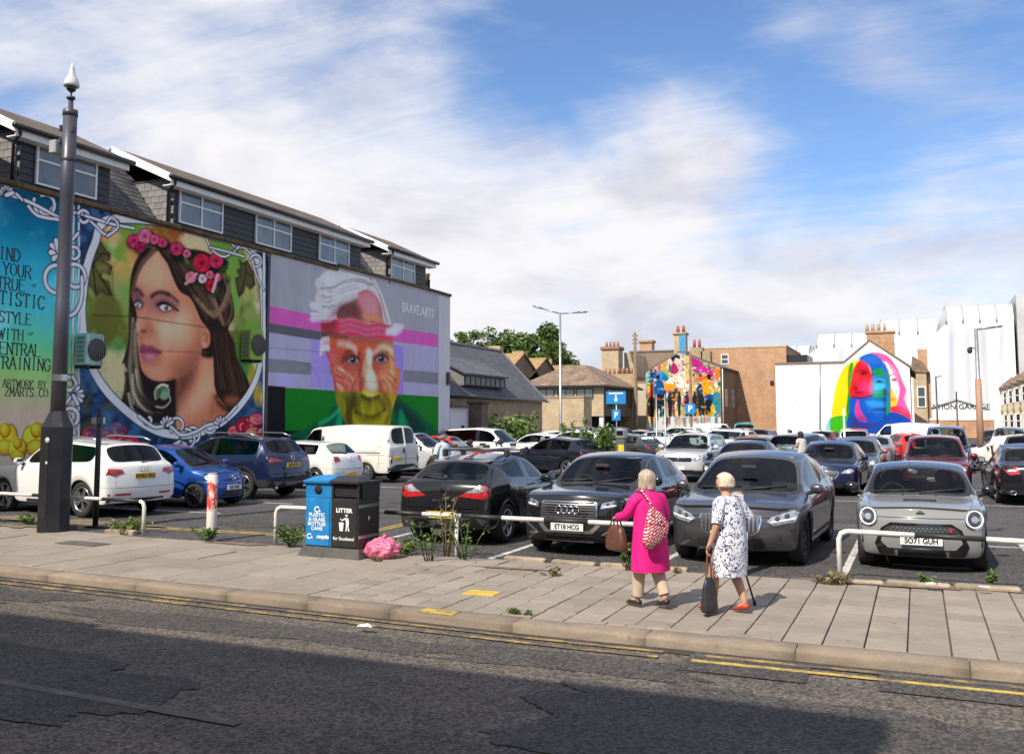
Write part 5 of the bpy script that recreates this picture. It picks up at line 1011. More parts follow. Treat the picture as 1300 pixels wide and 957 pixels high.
def paint_umbrellas():
 c=gable_canvas(GY,gh,gx0+.02,gx1-.02,.1,gaz-.05,20);K=7.36;T=lambda pts:[(810+x/K,415+y/K)for x,y in pts]
 r=random.Random(12);c.C[:]=lin((200,176,120));pal=[(226,60,120),(240,190,40),(60,150,190),(240,240,236),(240,240,236),(226,120,60),(40,120,90),(60,40,90),(180,60,130),(120,190,90),(30,30,40)]
 for i in range(330):
  x,y=r.uniform(70,770),r.uniform(250,960);a=r.choice([0,.5,1.2,1.57,1.57]);L=r.uniform(15,70);c.line(T([(x,y),(x+L*.5*cos(a),y+L*.5*sin(a)+r.gauss(0,5)),(x+L*cos(a),y+L*sin(a))]),r.uniform(.10,.5),r.choice(pal),.04,r.uniform(.6,1))
 f=lambda pts,col,soft=.02:c.fill(T(pts),col,soft)
 f([(80,420),(110,405),(110,600),(80,610)],(150,200,200));f([(690,640),(765,620),(765,840),(700,830)],(50,150,160));f([(280,470),(480,470),(480,560),(300,560)],(238,228,214));f([(240,530),(350,540),(340,580),(245,585)],(240,168,36));f([(300,250),(390,250),(400,440),(280,430)],(226,206,190));f([(300,280),(330,255),(385,265),(390,300),(350,290),(330,330)],(40,44,60));f([(330,330),(380,400),(350,440),(300,420)],(180,50,110));f([(290,340),(310,380),(290,430)],(60,120,110));f([(500,270),(560,300),(610,360),(520,380),(498,330)],(190,50,130));f([(500,390),(520,500),(540,640),(500,640)],(232,186,120))
 f([(108,462),(150,425),(190,413),(240,428),(285,478),(262,510),(235,495),(200,520),(165,495),(130,500)],(28,120,190));f([(180,413),(215,418),(230,470),(200,500)],(60,160,214));f([(155,510),(215,500),(245,560),(235,650),(150,640)],(20,100,160));c.dot(*T([(186,465)])[0],2.6,3.2,(20,40,70));f([(160,640),(235,640),(230,740),(215,850),(195,760),(180,860),(160,760)],(24,36,56))
 f([(85,560),(120,530),(145,580),(140,650),(100,660)],(226,90,80));f([(85,540),(110,530),(110,600),(90,610)],(236,196,60));f([(90,680),(150,660),(150,830),(90,820)],(60,36,44));f([(235,620),(262,610),(262,760),(230,830)],(40,40,60))
 f([(510,408),(560,378),(620,374),(680,400),(725,440),(740,478),(700,470),(650,440),(600,430),(550,430)],(210,40,150));f([(535,495),(600,460),(680,470),(720,500),(620,500)],(236,110,50));f([(700,400),(765,395),(760,470),(720,460)],(236,130,50));f([(600,510),(640,485),(690,520),(690,620),(610,640)],(236,172,24));c.dot(*T([(662,466)])[0],3,3.6,(44,30,30));f([(545,580),(590,530),(605,640),(560,660)],(24,70,120));f([(620,640),(690,630),(700,700),(640,710)],(30,90,150));f([(560,650),(615,650),(620,840),(570,820)],(40,50,40));f([(625,700),(690,690),(680,830),(640,840)],(26,34,44));f([(690,720),(720,760),(700,840),(680,800)],(226,190,40));c.line(T([(545,830),(620,838),(700,800)]),.3,(226,150,30),.05)
 for x,w,col in((300,26,(40,36,48)),(385,20,(36,60,50)),(455,22,(30,40,80)),(530,22,(60,40,50)),(335,14,(120,60,50))):f([(x-w,660),(x,620),(x+w,660),(x+w*.7,760),(x+w*.5,850),(x-w*.4,850),(x-w*.7,760)],col);c.dot(*T([(x,615)])[0],1.6,2,(50,36,34))
 f([(95,840),(145,845),(140,880),(95,875)],(236,160,30));f([(405,215),(440,225),(440,500),(405,500)],(232,226,206));f([(443,230),(480,250),(480,500),(443,500)],(226,196,130))
 for k in range(8):y=245+k*31;c.line(T([(412,y),(432,y+3),(418,y+14)]if k%2 else[(414,y),(414,y+18),(432,y+18)]),.10,(40,44,60),.02,smooth=False)
 f([(120,850),(480,835),(770,850),(770,960),(80,960),(80,870)],(214,220,214),.1)
 for i in range(240):x,y=r.uniform(80,765),r.uniform(300,900);a=r.uniform(0,3.1);L=r.uniform(6,26);c.line(T([(x,y),(x+L*cos(a),y+L*sin(a))]),r.uniform(.06,.2),r.choice(pal),.04,.9)
 for i in range(60):x=r.uniform(90,760);c.line(T([(x,850),(x+r.gauss(0,4),850+r.uniform(20,90))]),r.uniform(.08,.3),r.choice(pal),.06,.8)
 def ins(A,Z):return Z<np.interp(A,[gx0,gax,gx1],[ge0,gaz,ge1])-.03
 c.build('street_mural',gh,lambda a,z:np.stack([a-gax,np.full_like(a,-.008),z],-1),ins,.85)
paint_umbrellas()
GL={'A':[[(0,0),(.5,1),(1,0)],[(.2,.35),(.8,.35)]],'B':[[(.1,0),(.1,1),(.6,1),(.8,.85),(.8,.65),(.6,.52),(.1,.52)],[(.6,.52),(.9,.4),(.9,.15),(.65,0),(.1,0)]],'C':[[(.95,.8),(.7,1),(.35,1),(.05,.7),(.05,.3),(.35,0),(.7,0),(.95,.2)]],'D':[[(.1,0),(.1,1),(.5,1),(.95,.7),(.95,.3),(.5,0),(.1,0)]],'E':[[(.85,1),(.1,1),(.1,0),(.9,0)],[(.1,.55),(.7,.55)]],'F':[[(.85,1),(.1,1),(.1,0)],[(.1,.55),(.7,.55)]],'G':[[(.95,.8),(.7,1),(.35,1),(.05,.7),(.05,.3),(.35,0),(.75,0),(.95,.2),(.95,.45),(.6,.45)]],'H':[[(.1,0),(.1,1)],[(.9,0),(.9,1)],[(.1,.6),(.9,.6)]],'I':[[(.5,0),(.5,1)]],'K':[[(.1,0),(.1,1)],[(.9,1),(.1,.45),(.95,0)]],'L':[[(.1,1),(.1,0),(.9,0)]],'M':[[(.05,0),(.1,1),(.5,.3),(.9,1),(.95,0)]],'N':[[(.1,0),(.1,1),(.9,0),(.9,1)]],'O':[[(.5,1),(.15,.85),(.02,.5),(.15,.15),(.5,0),(.85,.15),(.98,.5),(.85,.85),(.5,1)]],'R':[[(.1,0),(.1,1),(.6,1),(.85,.85),(.85,.65),(.6,.5),(.1,.5)],[(.5,.5),(.95,0)]],'S':[[(.9,.82),(.65,1),(.3,1),(.1,.8),(.25,.6),(.75,.42),(.9,.2),(.65,0),(.3,0),(.08,.2)]],'T':[[(.5,0),(.5,1)],[(.02,.88),(.08,1),(.92,1),(.98,.88)]],'U':[[(.1,1),(.1,.3),(.3,0),(.7,0),(.9,.3),(.9,1)]],'W':[[(0,1),(.25,0),(.5,.8),(.75,0),(1,1)]],'Y':[[(.02,1),(.5,.5),(.98,1)],[(.5,.5),(.5,0)]],'.':[[(.45,0),(.55,.06)]],'Z':[[(.1,1),(.9,1),(.1,0),(.9,0)]],'~':[[(0,.4),(.25,.55),(.6,.35),(.9,.5),(.75,.65)]],'V':[[(0,1),(.5,0),(1,1)]]}
def stroke_text(txt,xr,yb,h,w,mat,serif=True,thick=.075,right=True):
 """letters whose right end stands at photo column xr: laid out along the wall with width w each"""
 q=MB();e=on_x(xr,yb,WX0);zb=e.z;y=e.y-len(txt)*w*1.12
 X=.012
 def seg(a,b,t):
  d=Vector((b[0]-a[0],b[1]-a[1]));
  if d.length<1e-6:return
  n=Vector((-d.y,d.x)).normalized()*t/2;d=d.normalized()*t*.3
  q.add([(X,a[0]-n.x-d.x,a[1]-n.y-d.y),(X,b[0]-n.x+d.x,b[1]-n.y+d.y),(X,b[0]+n.x+d.x,b[1]+n.y+d.y),(X,a[0]+n.x-d.x,a[1]+n.y-d.y)],[(0,1,2,3)])
 for ch in txt:
  if ch in GL:
   nar=.35 if ch=='I' else 1
   for st in GL[ch]:
    P=[(y+(u if nar==1 else .5)*w,zb+v*h)for u,v in st]
    for a,b in zip(P[:-1],P[1:]):seg(a,b,thick*h*(1.9 if abs(b[1]-a[1])>abs(b[0]-a[0])else 1.0))
    if serif and ch not in 'OCGSU~.':
     for p in(P[0],P[-1]):
      if abs(p[1]-zb)<.02 or abs(p[1]-zb-h)<.02:seg((p[0]-.13*w,p[1]),(p[0]+.13*w,p[1]),thick*h)
  y+=w*1.12
 o=q.build('lettering',mat,bld);o.location=(0,0,0);
 for v in o.data.vertices:v.co.y-=24
 return o
M_ink=pmat('mural_ink',(.022,.035,.045),.7)
for t,xr,yb,h in(('FIND',26,333,.31),('YOUR',40,354,.31),('TRUE',32,371,.30),('~',46,369,.25),('ARTISTIC',57,393,.33),('STYLE',40,413,.28),('WITH',30,433,.27),('~',42,430,.25),('CENTRAL',52,453,.30),('TRAINING',64,471,.30),('ARTWORK BY',59,493,.19),('ZMARTS.CO',61,504,.21)):
 stroke_text(t,xr,yb,h,h*.60,M_ink,thick=.06)
o=link('lettering',text_mesh('BRAVE.ARTS',.60,pmat('mural_white_ink',(.86,.86,.88),.7),0,bold=.014,spacing=1.12),bld)
c=(on_x(512,392,WX0)+on_x(549,397,WX0))/2;o.matrix_basis=Matrix.Translation((.012,c.y-24,c.z))@Matrix(((0,0,1),(1,0,0),(0,1,0))).to_4x4()@Matrix.Scale(.82,4,(1,0,0))
for nm,(x0,y0,x1,y1),body,lab in(('air_conditioner',(92,424,135,464),(150,196,190),'air conditioner box painted teal and white, by the edge of the lettering panel'),('air_conditioner',(303,419,337,457),(142,172,60),'air conditioner box painted lime green, at the right edge of the woman mural')):
 a=on_x(x0+6,(y0+y1)/2,WX0+.25);b2=on_x(x1,(y0+y1)/2,WX0+.5);zt=on_x((x0+x1)/2,y0,WX0+.3).z;zb=on_x((x0+x1)/2,y1,WX0+.3).z;w=b2.y-a.y-.15;h=zt-zb
 r=empty(nm,(WX0,(a.y+b2.y)/2,zb),0,lab,'air conditioner');cl=tuple(lin(body)*.95)
 q=MB();q.bevel_box((.28,0,h/2),(.40,w,h),.02);q.build('casing',pmat('ac_paint_%d'%x0,cl,.6,var=.15,vscale=2),r)
 q=MB();q.lathe([(h*.33,0),(h*.36,.02),(h*.36,.035)],24,(.482,w*.1,h*.5),'X');q.build('fan_grille',pmat('grille_dark',(.06,.055,.05),.6),r)
 q=MB()
 for k in range(-4,5):q.box((.525,w*.1+k*h*.075,h*.5),(.012,.012,2*h*.34*sqrt(1-(k/5)**2)))
 q.build('fan_guard',pmat('grille_grey',(.2,.19,.18),.5),r)
 for k in range(6):q=MB();q.box((.28,-w/2-.008,h*.15+k*h*.14),(.26,.015,h*.09));q.build('louvre',pmat('grille_grey',(.2,.19,.18),.5),r)
 for s in(-1,1):q=MB();q.box((.25,s*w*.32,-.04),(.5,.05,.08));q.build('bracket',M_trim,r)
 if x0<200:q=MB();[q.box((.484,k,h*.5),(.008,.07,h*.94))for k in(-w*.40,w*.42,w*.35)];q.build('painted_stripe',pmat('stripe_white',(.6,.6,.62),.6),r)
# ------------------------------------------------------------------ cars
def paint(name,col,metal=.0,rough=.28,coat=1.):
 if name in MATS:return MATS[name]
 m,b,nd,lk=nodes_of(name,rough);b.inputs['Metallic'].default_value=metal;b.inputs['Specular IOR Level'].default_value=.12;b.inputs['Coat Weight'].default_value=coat;b.inputs['Coat Roughness'].default_value=.025
 tc=nd('ShaderNodeTexCoord');sp=nd('ShaderNodeSeparateXYZ');lk(tc.outputs['Object'],sp.inputs[0])
 n=noise_n(nd,lk,tc.outputs['Object'],2.5,6,.7)
 dirt=nd('ShaderNodeMath',operation='MULTIPLY');lk(rng_n(nd,lk,sp.outputs[2],.15,.55,.10,.008),dirt.inputs[0]);lk(rng_n(nd,lk,n,.3,.75),dirt.inputs[1])
 lk(mixn(nd,lk,dirt.outputs[0],col,(.16,.14,.12)),b.inputs['Base Color'])
 r=nd('ShaderNodeMath',operation='ADD');lk(dirt.outputs[0],r.inputs[0]);r.inputs[1].default_value=rough;lk(r.outputs[0],b.inputs['Roughness']);return m
def car_glass(name,tint=(.30,.36,.36),fres=1.6):
 m=bpy.data.materials.new(name);m.use_nodes=True;nt=m.node_tree;nt.nodes.remove(nt.nodes['Principled BSDF']);out=nt.nodes['Material Output']
 t=nt.nodes.new('ShaderNodeBsdfTransparent');t.inputs[0].default_value=(*tint,1);g=nt.nodes.new('ShaderNodeBsdfGlossy');g.inputs['Roughness'].default_value=.02;g.inputs[0].default_value=(.95,.97,1,1)
 f=nt.nodes.new('ShaderNodeFresnel');f.inputs[0].default_value=fres;mx=nt.nodes.new('ShaderNodeMixShader')
 nt.links.new(f.outputs[0],mx.inputs[0]);nt.links.new(t.outputs[0],mx.inputs[1]);nt.links.new(g.outputs[0],mx.inputs[2]);nt.links.new(mx.outputs[0],out.inputs[0]);MATS[name]=m;return m
M_glass=car_glass('car_glass',(.50,.58,.57),1.32);M_glass_dk=car_glass('privacy_glass',(.06,.065,.07),1.4)
M_lamp=pmat('headlamp_glass',(.46,.48,.50),.16,.6,coat=1,var=.5,vscale=22);M_lampdk=pmat('headlamp_dark',(.05,.052,.056),.08,.2,coat=1)
M_lampw=pmat('lamp_white',(.85,.86,.88),.12,coat=1);M_red_l=pmat('tail_lamp_red',(.42,.012,.015),.12,coat=1,var=.25,vscale=25);M_red_dk=pmat('tail_lamp_dark_red',(.16,.008,.012),.12,coat=1);M_amber=pmat('indicator_amber',(.75,.25,.03),.15,coat=1)
M_plate_w=pmat('plate_white',(.74,.74,.72),.4);M_plate_y=pmat('plate_yellow',(.72,.48,.03),.4);M_plate_k=pmat('plate_black',(.012,.012,.012),.5);M_plate_b=pmat('plate_blue',(.02,.07,.30),.4)
M_seat=pmat('seat_fabric',(.035,.035,.038),.9,var=.2);M_dash=pmat('dashboard',(.03,.03,.032),.75);M_head=pmat('headlining',(.30,.30,.29),.9)
M_under=pmat('underbody',(.01,.01,.01),.9);M_tyre=pmat('tyre',(.022,.022,.023),.85,var=.25,vscale=12)
def lerp(x,P):
 P=sorted(P)
 if x<=P[0][0]:return P[0][1]
 for(a,b),(c,d)in zip(P[:-1],P[1:]):
  if x<=c:return b+(d-b)*(x-a)/(c-a)if c>a else d
 return P[-1][1]
BASE=dict(L=4.3,W=1.8,H=1.5,fx=1.35,rx=-1.3,R=.33,sill=.22,cowl=(.95,.98),rf=(.25,1.44),rpk=-.4,rr=(-1.45,1.42),gb=(-1.95,1.02),tail=1.0,belt=(.93,1.0),hood=.84,rail=.69,qx=-1.5,b1=-.20,b2=-.28,fbow=.20,rbow=.14,tumble=.93,c1=None,fz=None,frx=None,rz=None,rrx=None,noseW=.90,tailW=.92,clad=None,roofm=None,privacy=False,doors=4,lv=2,flare=.0)
def car_shell(p):
 """the cage of a car: side, top, front and rear grids sharing their edges"""
 L,Wd,H=p['L'],p['W']/2,p['H'];xF,xR=L/2,-L/2;R=p['R'];Ra=R*1.16;rc=R*.98
 fb,rb=p['fbow'],p['rbow'];xc,zc=p['cowl'];xrf,zrf=p['rf'];xrr,zrr=p['rr'];xgb,zgb=p['gb'];bz0,bz1=p['belt']
 s0=p['sill'];xm=xc+(xrf-xc)*.42
 key=[xF-fb,p['fx'],xc,xm,xrf,p['b1'],p['b2'],p['rpk'],p['rx'],p['qx'],xrr,xgb,xR+rb]
 if p['c1']:key+=list(p['c1'])
 st=list(key)
 for w in(p['fx'],p['rx']):
  for d in(-1.13,-.99,-.72,.72,.99,1.13):
   x=w+d*Ra
   if min(abs(x-k)for k in st)>.045:st.append(x)
 st.append((xF-fb+p['fx']+1.13*Ra)/2 if xF-fb-p['fx']-1.13*Ra>.25 else xF-fb-.08)
 st=sorted({round(x,4)for x in st},reverse=True)
 st=[x for x in st if xR+rb-1e-6<=x<=xF-fb+1e-6]
 def sill(x):
  for w in(p['fx'],p['rx']):
   d=abs(x-w)
   if d<1.005*Ra:return rc+sqrt(max(0,Ra*Ra-d*d))
  return s0+(.03 if x>p['fx']or x<p['rx']else 0)
 def width(x):return Wd*lerp(x,[(xR+rb,p['tailW']),(xR+.75,.985),(p['rx'],1),(p['fx'],.995),(xF-.5,.965),(xF-fb,p['noseW'])])+(p['flare']if min(abs(x-p['fx']),abs(x-p['rx']))<Ra*1.1 else 0)
 fz=p['fz']or[s0+.0,s0+.14,.50,p['hood']-.14,p['hood']];frx=p['frx']or[-.08,0,.0,-.02,-.11]
 rz=p['rz']or[s0+.05,.36,.58,p['tail']-.22,p['tail']];rrx=p['rrx']or[-.08,0,0,-.03,-.07]
 def belt(x):
  if x>xc:return lerp(x,[(xF-fb,fz[4]),(xF-.45,fz[4]+(bz0-fz[4])*.45),(xc,bz0)])
  if x<p['qx']:return lerp(x,[(xR+rb,rz[4]-.01),(xgb,min(zgb,rz[4]+.02)),(p['qx'],bz1)])
  return lerp(x,[(p['qx'],bz1),(xc,bz0)])
 def top(x):return lerp(x,[(xR+rb,rz[4]),(xgb,zgb),(xrr,zrr),(p['rpk'],H),(xrf,zrf),(xc,zc),(xF-.45,fz[4]+(zc-fz[4])*.50),(xF-fb,fz[4])])
 V=[];idx={}
 def v(x,y,z):V.append(Vector((x,y,z)));return len(V)-1
 ns=len(st);side={};topg={}
 for i,x in enumerate(st):
  w=width(x);b=belt(x);s=sill(x);zt=top(x);sh=b-.10
  if i==0:zs=fz[:];ys=[w*.96,w*.99,w,w*.99,w*.95]
  elif i==ns-1:zs=rz[:];ys=[w*.95,w*.99,w,w*.99,w*.95]
  else:
   z1=max(.40,s+.06);z2=max(.62,z1+.08);z2=min(z2,sh-.05);zs=[s,min(z1,z2-.04),z2,sh,b]
   ys=[w*.965,w*.99,w,w*.985,w*p['tumble']]
   if x>xc:ys[4]=w*lerp(x,[(xc,p['tumble']),(xF-fb,.95)])
  for k in range(5):side[i,k]=v(x,ys[k],zs[k])
  g=1. if xrr<=x<=xrf else(0. if x>=xc or x<=xgb else((xc-x)/(xc-xrf)if x>xrf else(x-xgb)/(xrr-xgb)))
  yr=Wd*p['rail'];yb=ys[4]
  if x>=xc:j5=(w*.80,zt-.035);cr=[.012,0.]
  elif x<=xgb:j5=(w*.80,zt-.02);cr=[.006,0]
  else:
   y0=(w*.87 if x>xrf else w*.83);j5=(y0+(yr-y0)*g,zt-.055*min(1,g*1.2+.3));cr=[.014,0.]
  wind=(1-abs(2*g-1)*.35)if xrf<x<=xc+1e-6 else 0.
  dx=.10*(1 if abs(x-xc)<1e-6 else(.6 if xrf<x<xc else .35 if abs(x-xrf)<1e-6 else 0));dr=-.07*(1 if abs(x-xgb)<1e-6 else .8 if xgb<x<xrr else .7 if abs(x-xrr)<1e-6 else 0)
  if i==0:ofs=[fb*.45,fb*.85,fb];
  elif i==ns-1:ofs=[-rb*.45,-rb*.85,-rb]
  elif x>xc:
   t=(x-xc)/(xF-fb-xc);ofs=[fb*.45*t,.08*(1-t)+fb*.85*t,.10*(1-t)+fb*t]
  else:ofs=[0,(dx+dr)*.85,dx+dr]
  e=frx[4]if i==0 else(-rrx[4]if i==ns-1 else 0)
  if i in(0,ns-1):
   for k in range(5):V[side[i,k]].x+=(frx[k]if i==0 else-rrx[k])*.6
  topg[i,0]=side[i,4]
  topg[i,1]=v(x+ofs[0]+e,j5[0],j5[1]);topg[i,2]=v(x+ofs[1]+e,j5[0]*.5,zt-cr[0]);topg[i,3]=v(x+ofs[2]+e,0,zt)
 F=[];T=[]
 def q(a,b,c,d,t):F.append((a,b,c,d));T.append(t)
 fr={};re={}
 for k in range(5):
  for m in range(4):
   if m==0:fr[k,m]=side[0,k];re[k,m]=side[ns-1,k]
   elif k==4:fr[k,m]=topg[0,m];re[k,m]=topg[ns-1,m]
   else:
    yy=[None,.80,.40,0][m];o=[None,.45,.87,1][m]
    fr[k,m]=v(xF-fb+fb*o+frx[k],V[side[0,k]].y*yy,fz[k]);re[k,m]=v(xR+rb-rb*o-rrx[k],V[side[ns-1,k]].y*yy,rz[k])
 for i in range(ns-1):
  a,b=st[i],st[i+1];mid=(a+b)/2
  for k in range(4):q(side[i,k],side[i+1,k],side[i+1,k+1],side[i,k+1],('side',mid,k))
  for m in range(3):q(topg[i,m],topg[i+1,m],topg[i+1,m+1],topg[i,m+1],('top',mid,m))
 for k in range(4):
  for m in range(3):
   q(fr[k,m],fr[k+1,m],fr[k+1,m+1],fr[k,m+1],('front',k,m));q(re[k,m],re[k,m+1],re[k+1,m+1],re[k+1,m],('rear',k,m))
 n=len(V);mir={}
 for i in range(n):
  if abs(V[i].y)<1e-6:mir[i]=i;V[i].y=0
  else:mir[i]=len(V);V.append(Vector((V[i].x,-V[i].y,V[i].z)))
 nf=len(F)
 for j in range(nf):a=F[j];F.append(tuple(mir[x]for x in reversed(a)));T.append(T[j]+('m',))
 return V,F,T,st
def build_car(name,p,parent,paintm):
 p={**BASE,**p};V,F,T,st=car_shell(p);xc,xrf,xrr,xgb=p['cowl'][0],p['rf'][0],p['rr'][0],p['gb'][0]
 bm=bmesh.new();vs=[bm.verts.new(v)for v in V];tg=bm.faces.layers.int.new('t');bm.verts.ensure_lookup_table()
 cr=bm.edges.layers.float.new('crease_edge');xm=xc+(xrf-xc)*.42;sillz=p['sill']
 dfront=(p['fx']-p['R']*1.16*1.13,p['b2']);drear=(p['b2'],p['rx']+p['R']*1.16*.72)
 for f,t in zip(F,T):
  fc=bm.faces.new([vs[i]for i in f]);s=100 if t[-1]=='m' else 0;c=1
  if t[0]=='side':
   x,k=t[1],t[2]
   if x>p['fx']+p['R']*1.3:c=6 if k<3 else 1
   elif x<p['rx']-p['R']*1.3:c=7 if k<2 else 1
   elif dfront[1]<x<dfront[0]and x<xc+.25:c=3
   elif p['doors']==4 and drear[0]<x<drear[1]:c=4
   elif p['doors']==4 and p['b2']<x<p['b1']:c=3
   if c in(3,4)and k==0 and p['clad']:pass
  elif t[0]=='top':
   x,m=t[1],t[2]
   if x>xc:c=2 if m>0 else 1
   elif x>xrf:c=20 if m>0 else(22 if x<xm else 1)
   elif x>=xrr:c=8 if m>0 else(22 if x>p['qx']and x<xrf else 1)
   elif x>xgb:c=21 if m>0 else 1
   else:c=5 if m>0 else 1
   if c==22 and p['b2']<x<p['b1']:c=23
   if c==22 and x<p['b2']:c=24
   if c==22 and p['doors']==4 and p['c1']and p['c1'][1]<x<p['c1'][0]:c=23
   if c==24 and p.get('solid_rear'):c=1
   if c==21 and p.get('no_rear_glass'):c=5
  elif t[0]=='front':c=6 if t[1]<3 else(2 if t[2]>0 else 1)
  else:c=7 if t[1]<2 else(5 if t[2]>0 else 1)
  fc[tg]=c+s
 bmesh.ops.recalc_face_normals(bm,faces=bm.faces);bm.normal_update()
 if sum(f.normal.z*f.calc_area()for f in bm.faces if f[tg]%100 in(2,8))<0:bmesh.ops.reverse_faces(bm,faces=bm.faces)
 def grp(cs,s):return[f for f in bm.faces if f[tg]in[c+s for c in cs]]
 for cs,th in(((20,),.055),((21,),.06)):
  fs=grp(cs,0)+grp(cs,100)
  if fs:
   r=bmesh.ops.inset_region(bm,faces=fs,thickness=th,use_boundary=True,use_even_offset=True)
   for f in r['faces']:f[tg]=8 if cs[0]==20 else 5
 for s in(0,100):
  fs=grp((22,23,24),s)
  if fs:
   r=bmesh.ops.inset_region(bm,faces=fs,thickness=.035,use_boundary=True,use_even_offset=True)
   for f in r['faces']:f[tg]=8+s if f.calc_center_median().z>p['belt'][1]+.12 else 1+s
 for e in bm.edges:
  if e.is_boundary:e[cr]=.6
  elif len(e.link_faces)==2:
   a,b=e.link_faces;ca,cb=a[tg]%100,b[tg]%100
   if(ca>=20)!=(cb>=20):e[cr]=.5
   elif{ca,cb}=={2,1}:e[cr]=.35
   elif 6 in(ca,cb)and ca!=cb:e[cr]=.15
 be=[e for e in bm.edges if e.is_boundary];r=bmesh.ops.extrude_edge_only(bm,edges=be)
 nv=[g for g in r['geom']if isinstance(g,bmesh.types.BMVert)];nfc=[g for g in r['geom']if isinstance(g,bmesh.types.BMFace)]
 for q in nv:q.co.y-=math.copysign(min(.16,abs(q.co.y)),q.co.y)if abs(q.co.y)>.01 else 0;q.co.x*=.975;q.co.z+=.02
 for f in nfc:f[tg]=9
 bm.normal_update()
 me=bpy.data.meshes.new('cage');tags0=[f[tg]for f in bm.faces];bm.to_mesh(me);bm.free()
 o=bpy.data.objects.new('cage',me);COL.objects.link(o);md=o.modifiers.new('s','SUBSURF');md.levels=p['lv'];md.render_levels=p['lv']
 dg=bpy.context.evaluated_depsgraph_get();full=bpy.data.meshes.new_from_object(o.evaluated_get(dg));bpy.data.objects.remove(o)
 nper=4**p['lv'];nv=len(full.vertices);co=np.zeros(nv*3);full.vertices.foreach_get('co',co);co=co.reshape(-1,3)
 vn=np.zeros(nv*3);full.vertices.foreach_get('normal',vn);vn=vn.reshape(-1,3)
 lp=np.zeros(len(full.loops),int);full.loops.foreach_get('vertex_index',lp);lt=np.zeros(len(full.polygons),int);full.polygons.foreach_get('loop_total',lt)
 assert(lt==4).all();Q=lp.reshape(-1,4)
 ntot=np.array([len(f)for f in me.polygons and[pl.vertices for pl in me.polygons]]);sub=ntot*(4**(p['lv']-1));code=np.repeat(np.array(tags0),sub)
 bvh=BVHTree.FromPolygons([tuple(c)for c in co],[tuple(q)for q,c in zip(Q,code)if c%100!=9])
 bpy.data.meshes.remove(me)
 def sect(sel,nm,mats,par,mi=None,gap=False,off=0.):
  qs=Q[sel]
  if not len(qs):return None
  u,inv=np.unique(qs,return_inverse=True);inv=inv.reshape(qs.shape);c=co[u].copy();n=vn[u]
  if gap:
   E=np.concatenate([np.stack([inv[:,i],inv[:,(i+1)%4]],1)for i in range(4)]);Es=np.sort(E,1);key=Es[:,0]*(len(u)+1)+Es[:,1];uu,cnt=np.unique(key,return_counts=True);bk=uu[cnt==1]
   bv=np.unique(np.concatenate([bk//(len(u)+1),bk%(len(u)+1)]));isb=np.zeros(len(u),bool);isb[bv]=True
   cen=c[inv].mean(1);acc=np.zeros_like(c);k=np.zeros(len(u));
   for i in range(4):np.add.at(acc,inv[:,i],cen);np.add.at(k,inv[:,i],1)
   d=acc/k[:,None]-c;ln=np.linalg.norm(d,axis=1)[:,None]+1e-9;c[isb]+=(d/ln*np.minimum(.0055,ln*.4))[isb]-n[isb]*.002
  c=c+n*off
  mh=bpy.data.meshes.new(nm);mh.from_pydata(c.tolist(),[],inv.tolist())
  for mm in(mats if isinstance(mats,list)else[mats]):mh.materials.append(mm)
  if mi is not None:mh.polygons.foreach_set('material_index',mi[sel])
  mh.polygons.foreach_set('use_smooth',np.ones(len(qs),bool));mh.update()
  mh.normals_split_custom_set_from_vertices([tuple(x)for x in n]);return link(nm,mh,par)
 c0=code%100;side2=code>=100
 clad=p['clad'];cz=co[Q].mean(1)[:,2];cx=co[Q].mean(1)[:,0]
 mi=np.zeros(len(Q),int);mi[c0==9]=2
 if clad:
  arch=np.minimum(np.hypot(cx-p['fx'],cz-p['R']*.98),np.hypot(cx-p['rx'],cz-p['R']*.98))<p['R']*1.16+.085
  mi[(((cz<clad)&(c0!=9))|(arch&(np.abs(co[Q].mean(1)[:,1])>p['W']*.40)&(cz<.86)))&(c0!=9)]=1
 for fn,cond in(p.get('zones')or{}).items():mi[cond(co[Q].mean(1),c0)]=fn
 mats=[paintm,M_trim,M_under,p['roofm']or paintm]
 mi[(c0==8)&(cx>p['rf'][0]+.05)&(cz<p['cowl'][1]+.10)]=1
 if p['roofm']:mi[(c0<9)&(cz>p['belt'][0]+.035)&(cx<p['cowl'][0]+.02)]=3;mi[(c0==8)&(cz>p['belt'][1]+.1)]=3;mi[(c0==1)&(cz>p['belt'][1]+.06)&(cx<p['cowl'][0]-.1)]=3
 body=sect((c0==1)|(c0==8)|(c0==9),'body',mats,parent,mi)
 sect(c0==2,'bonnet',mats,parent,mi,True);sect(c0==5,'tailgate',mats,parent,mi,True)
 sect(c0==6,'front_bumper',mats,parent,mi,True);sect(c0==7,'rear_bumper',mats,parent,mi,True)
 for s in(False,True):
  for k in(3,4):
   d=sect((c0==k)&(side2==s),'door',mats,parent,mi,True)
   if d:
    xs=(p['b2']+.16)if k==3 else(drear[1]-.02 if p['rx']<-.9 else drear[1]);z=p['belt'][1]-.14;y=(p['W']/2+.005)*(-1 if s else 1)
    q=MB();sg=-1 if s else 1;q.tube([(xs-.09,y-.012*sg,z),(xs-.07,y+.022*sg,z+.004),(xs+.07,y+.022*sg,z+.004),(xs+.09,y-.012*sg,z)],.014,6)
    q.build('handle',paintm if not p.get('chrome_handles')else M_chrome,d)
 gl=M_glass;g2=M_glass_dk if p['privacy']else M_glass
 for k,nm in((20,'windscreen'),(21,'rear_window')):
  sel=c0==k
  if sel.any():sect(sel,nm,gl if k==20 else g2,parent)
 for s in(False,True):
  for k,nm,mm in((22,'side_window',gl),(24,'side_window',g2),(23,'window_pillar',M_gloss_black)):
   sel=(c0==k)&(side2==s)
   if sel.any():sect(sel,nm,mm,parent)
 bpy.data.meshes.remove(full)
